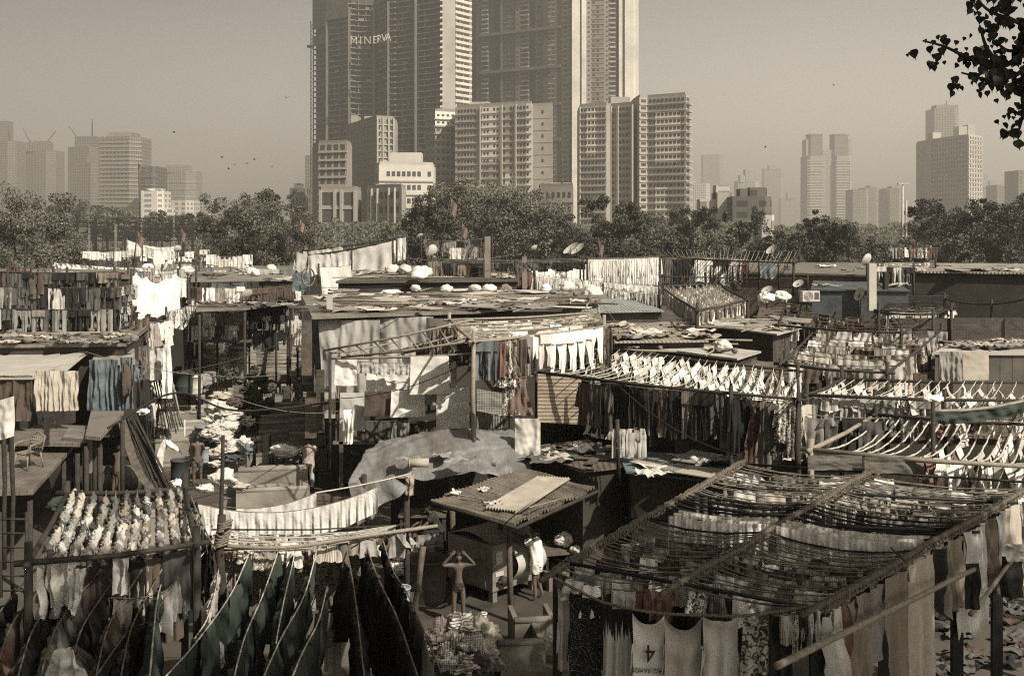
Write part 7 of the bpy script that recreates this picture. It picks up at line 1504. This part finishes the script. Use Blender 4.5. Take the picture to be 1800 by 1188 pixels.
# arms are given as (outward offset, y, z); outward is positive
def A_(ex,ey,ez,wx,wy,wz): return ((ex,ey,ez),(wx,wy,wz))
bath=person('slim man in brief trunks washing his hair with both hands raised',X(806,24.0,.012),.1,1.58,0,[A_(.22,-.06,.02,.02,-.08,.24)]*2,None,None,((.035,.025,.02),.12),.85,head=(0,-.02))
person('man in white t-shirt and shorts reaching into the washing machine',X(944,25.6,.01),rad(180)+rad(65),1.72,.12,[A_(.05,-.26,-.04,.02,-.52,.0),A_(.05,-.24,-.08,.0,-.5,-.05)],[((-.1,-.04,.5),(-.13,.08,.08),(-.13,-.12,.03)),((.1,-.03,.5),(.13,.02,.08),(.13,-.16,.03))],'white',('off-white',.6),1.08)
person('man in dark striped top sitting hunched beside the vat',X(772,27.3,.32),rad(-70),1.6,.5,[A_(.05,-.2,-.2,.02,-.42,-.3)]*2,[((-.12,-.42,.85),(-.13,-.42,.42),(-.13,-.6,.36)),((.12,-.42,.85),(.13,-.42,.42),(.13,-.6,.36))],(.035,.028,.022),('black',1.6),1.05)
boxpx('seat_block','dark block on which the hunched man sits beside the vat',757,790,985,1040,27.2,.5,DCONC,'block',0)
person('man in pink shirt and grey trousers seen from behind at the bench',X(542,36.2,.01),rad(176),1.76,.08,[A_(.08,-.05,-.24,.02,-.25,-.36)]*2,None,(.42,.31,.26),('light grey',1.9),1.12,sleeves=.6)
person('bare backed man in dark shorts standing beside the blue water can',X(347,36.8,.01),rad(200),1.72,.15,[A_(.07,-.12,-.22,.02,-.35,-.2)]*2,None,None,('dark grey',.5),.95)
person('man in long white shirt bending over the left wash pen',X(281,37.6,.01),rad(110),1.7,.45,[A_(.04,-.2,-.18,.0,-.42,-.35)]*2,None,'white',('off-white',1.7),1.,long=True,sleeves=1)
person('bare backed man in shade under the deck washing cloth',X(205,35.2,.01),rad(170),1.7,.3,[A_(.06,-.2,-.2,.0,-.4,-.3)]*2,None,None,('brown',.5),1.)
person('man in white shirt standing highest among the leaning poles',X(266,41.5,.6),rad(150),1.7,.25,[A_(.05,-.2,-.2,.0,-.4,-.2)]*2,None,'off-white',('grey',.8),1.)
boxpx('standing_block','concrete block under the two men among the leaning poles',252,305,778,800,41.0,1.6,CONC,'block',0)
person('boy in faded printed t-shirt right of the highest man',X(290,41.2,.45),rad(165),1.5,.1,[A_(.06,-.08,-.24,.02,-.28,-.3)]*2,None,(.4,.33,.27),('black',.9),1.)
person('man in pale t-shirt with a mark on its back, deep in the wash lane',X(504,50,.05),rad(180),1.65,.3,[A_(.1,-.1,-.2,.04,-.3,-.3)]*2,None,'off-white',('grey',.8),1.05)
person('dark shirted man standing deep in the lane beside the wash house',X(525,50.5,.05),rad(190),1.72,.1,[A_(.06,-.1,-.24,.02,-.3,-.2)]*2,None,'dark grey',('beige',.8),1.05)
person('crouching dark haired man behind the left wash pens',X(335,46.5,-.35),rad(150),1.6,.7,[A_(.06,-.2,-.2,.0,-.4,-.3)]*2,None,'black',('black',.8),1.)
finish_labels(); merge_excess()
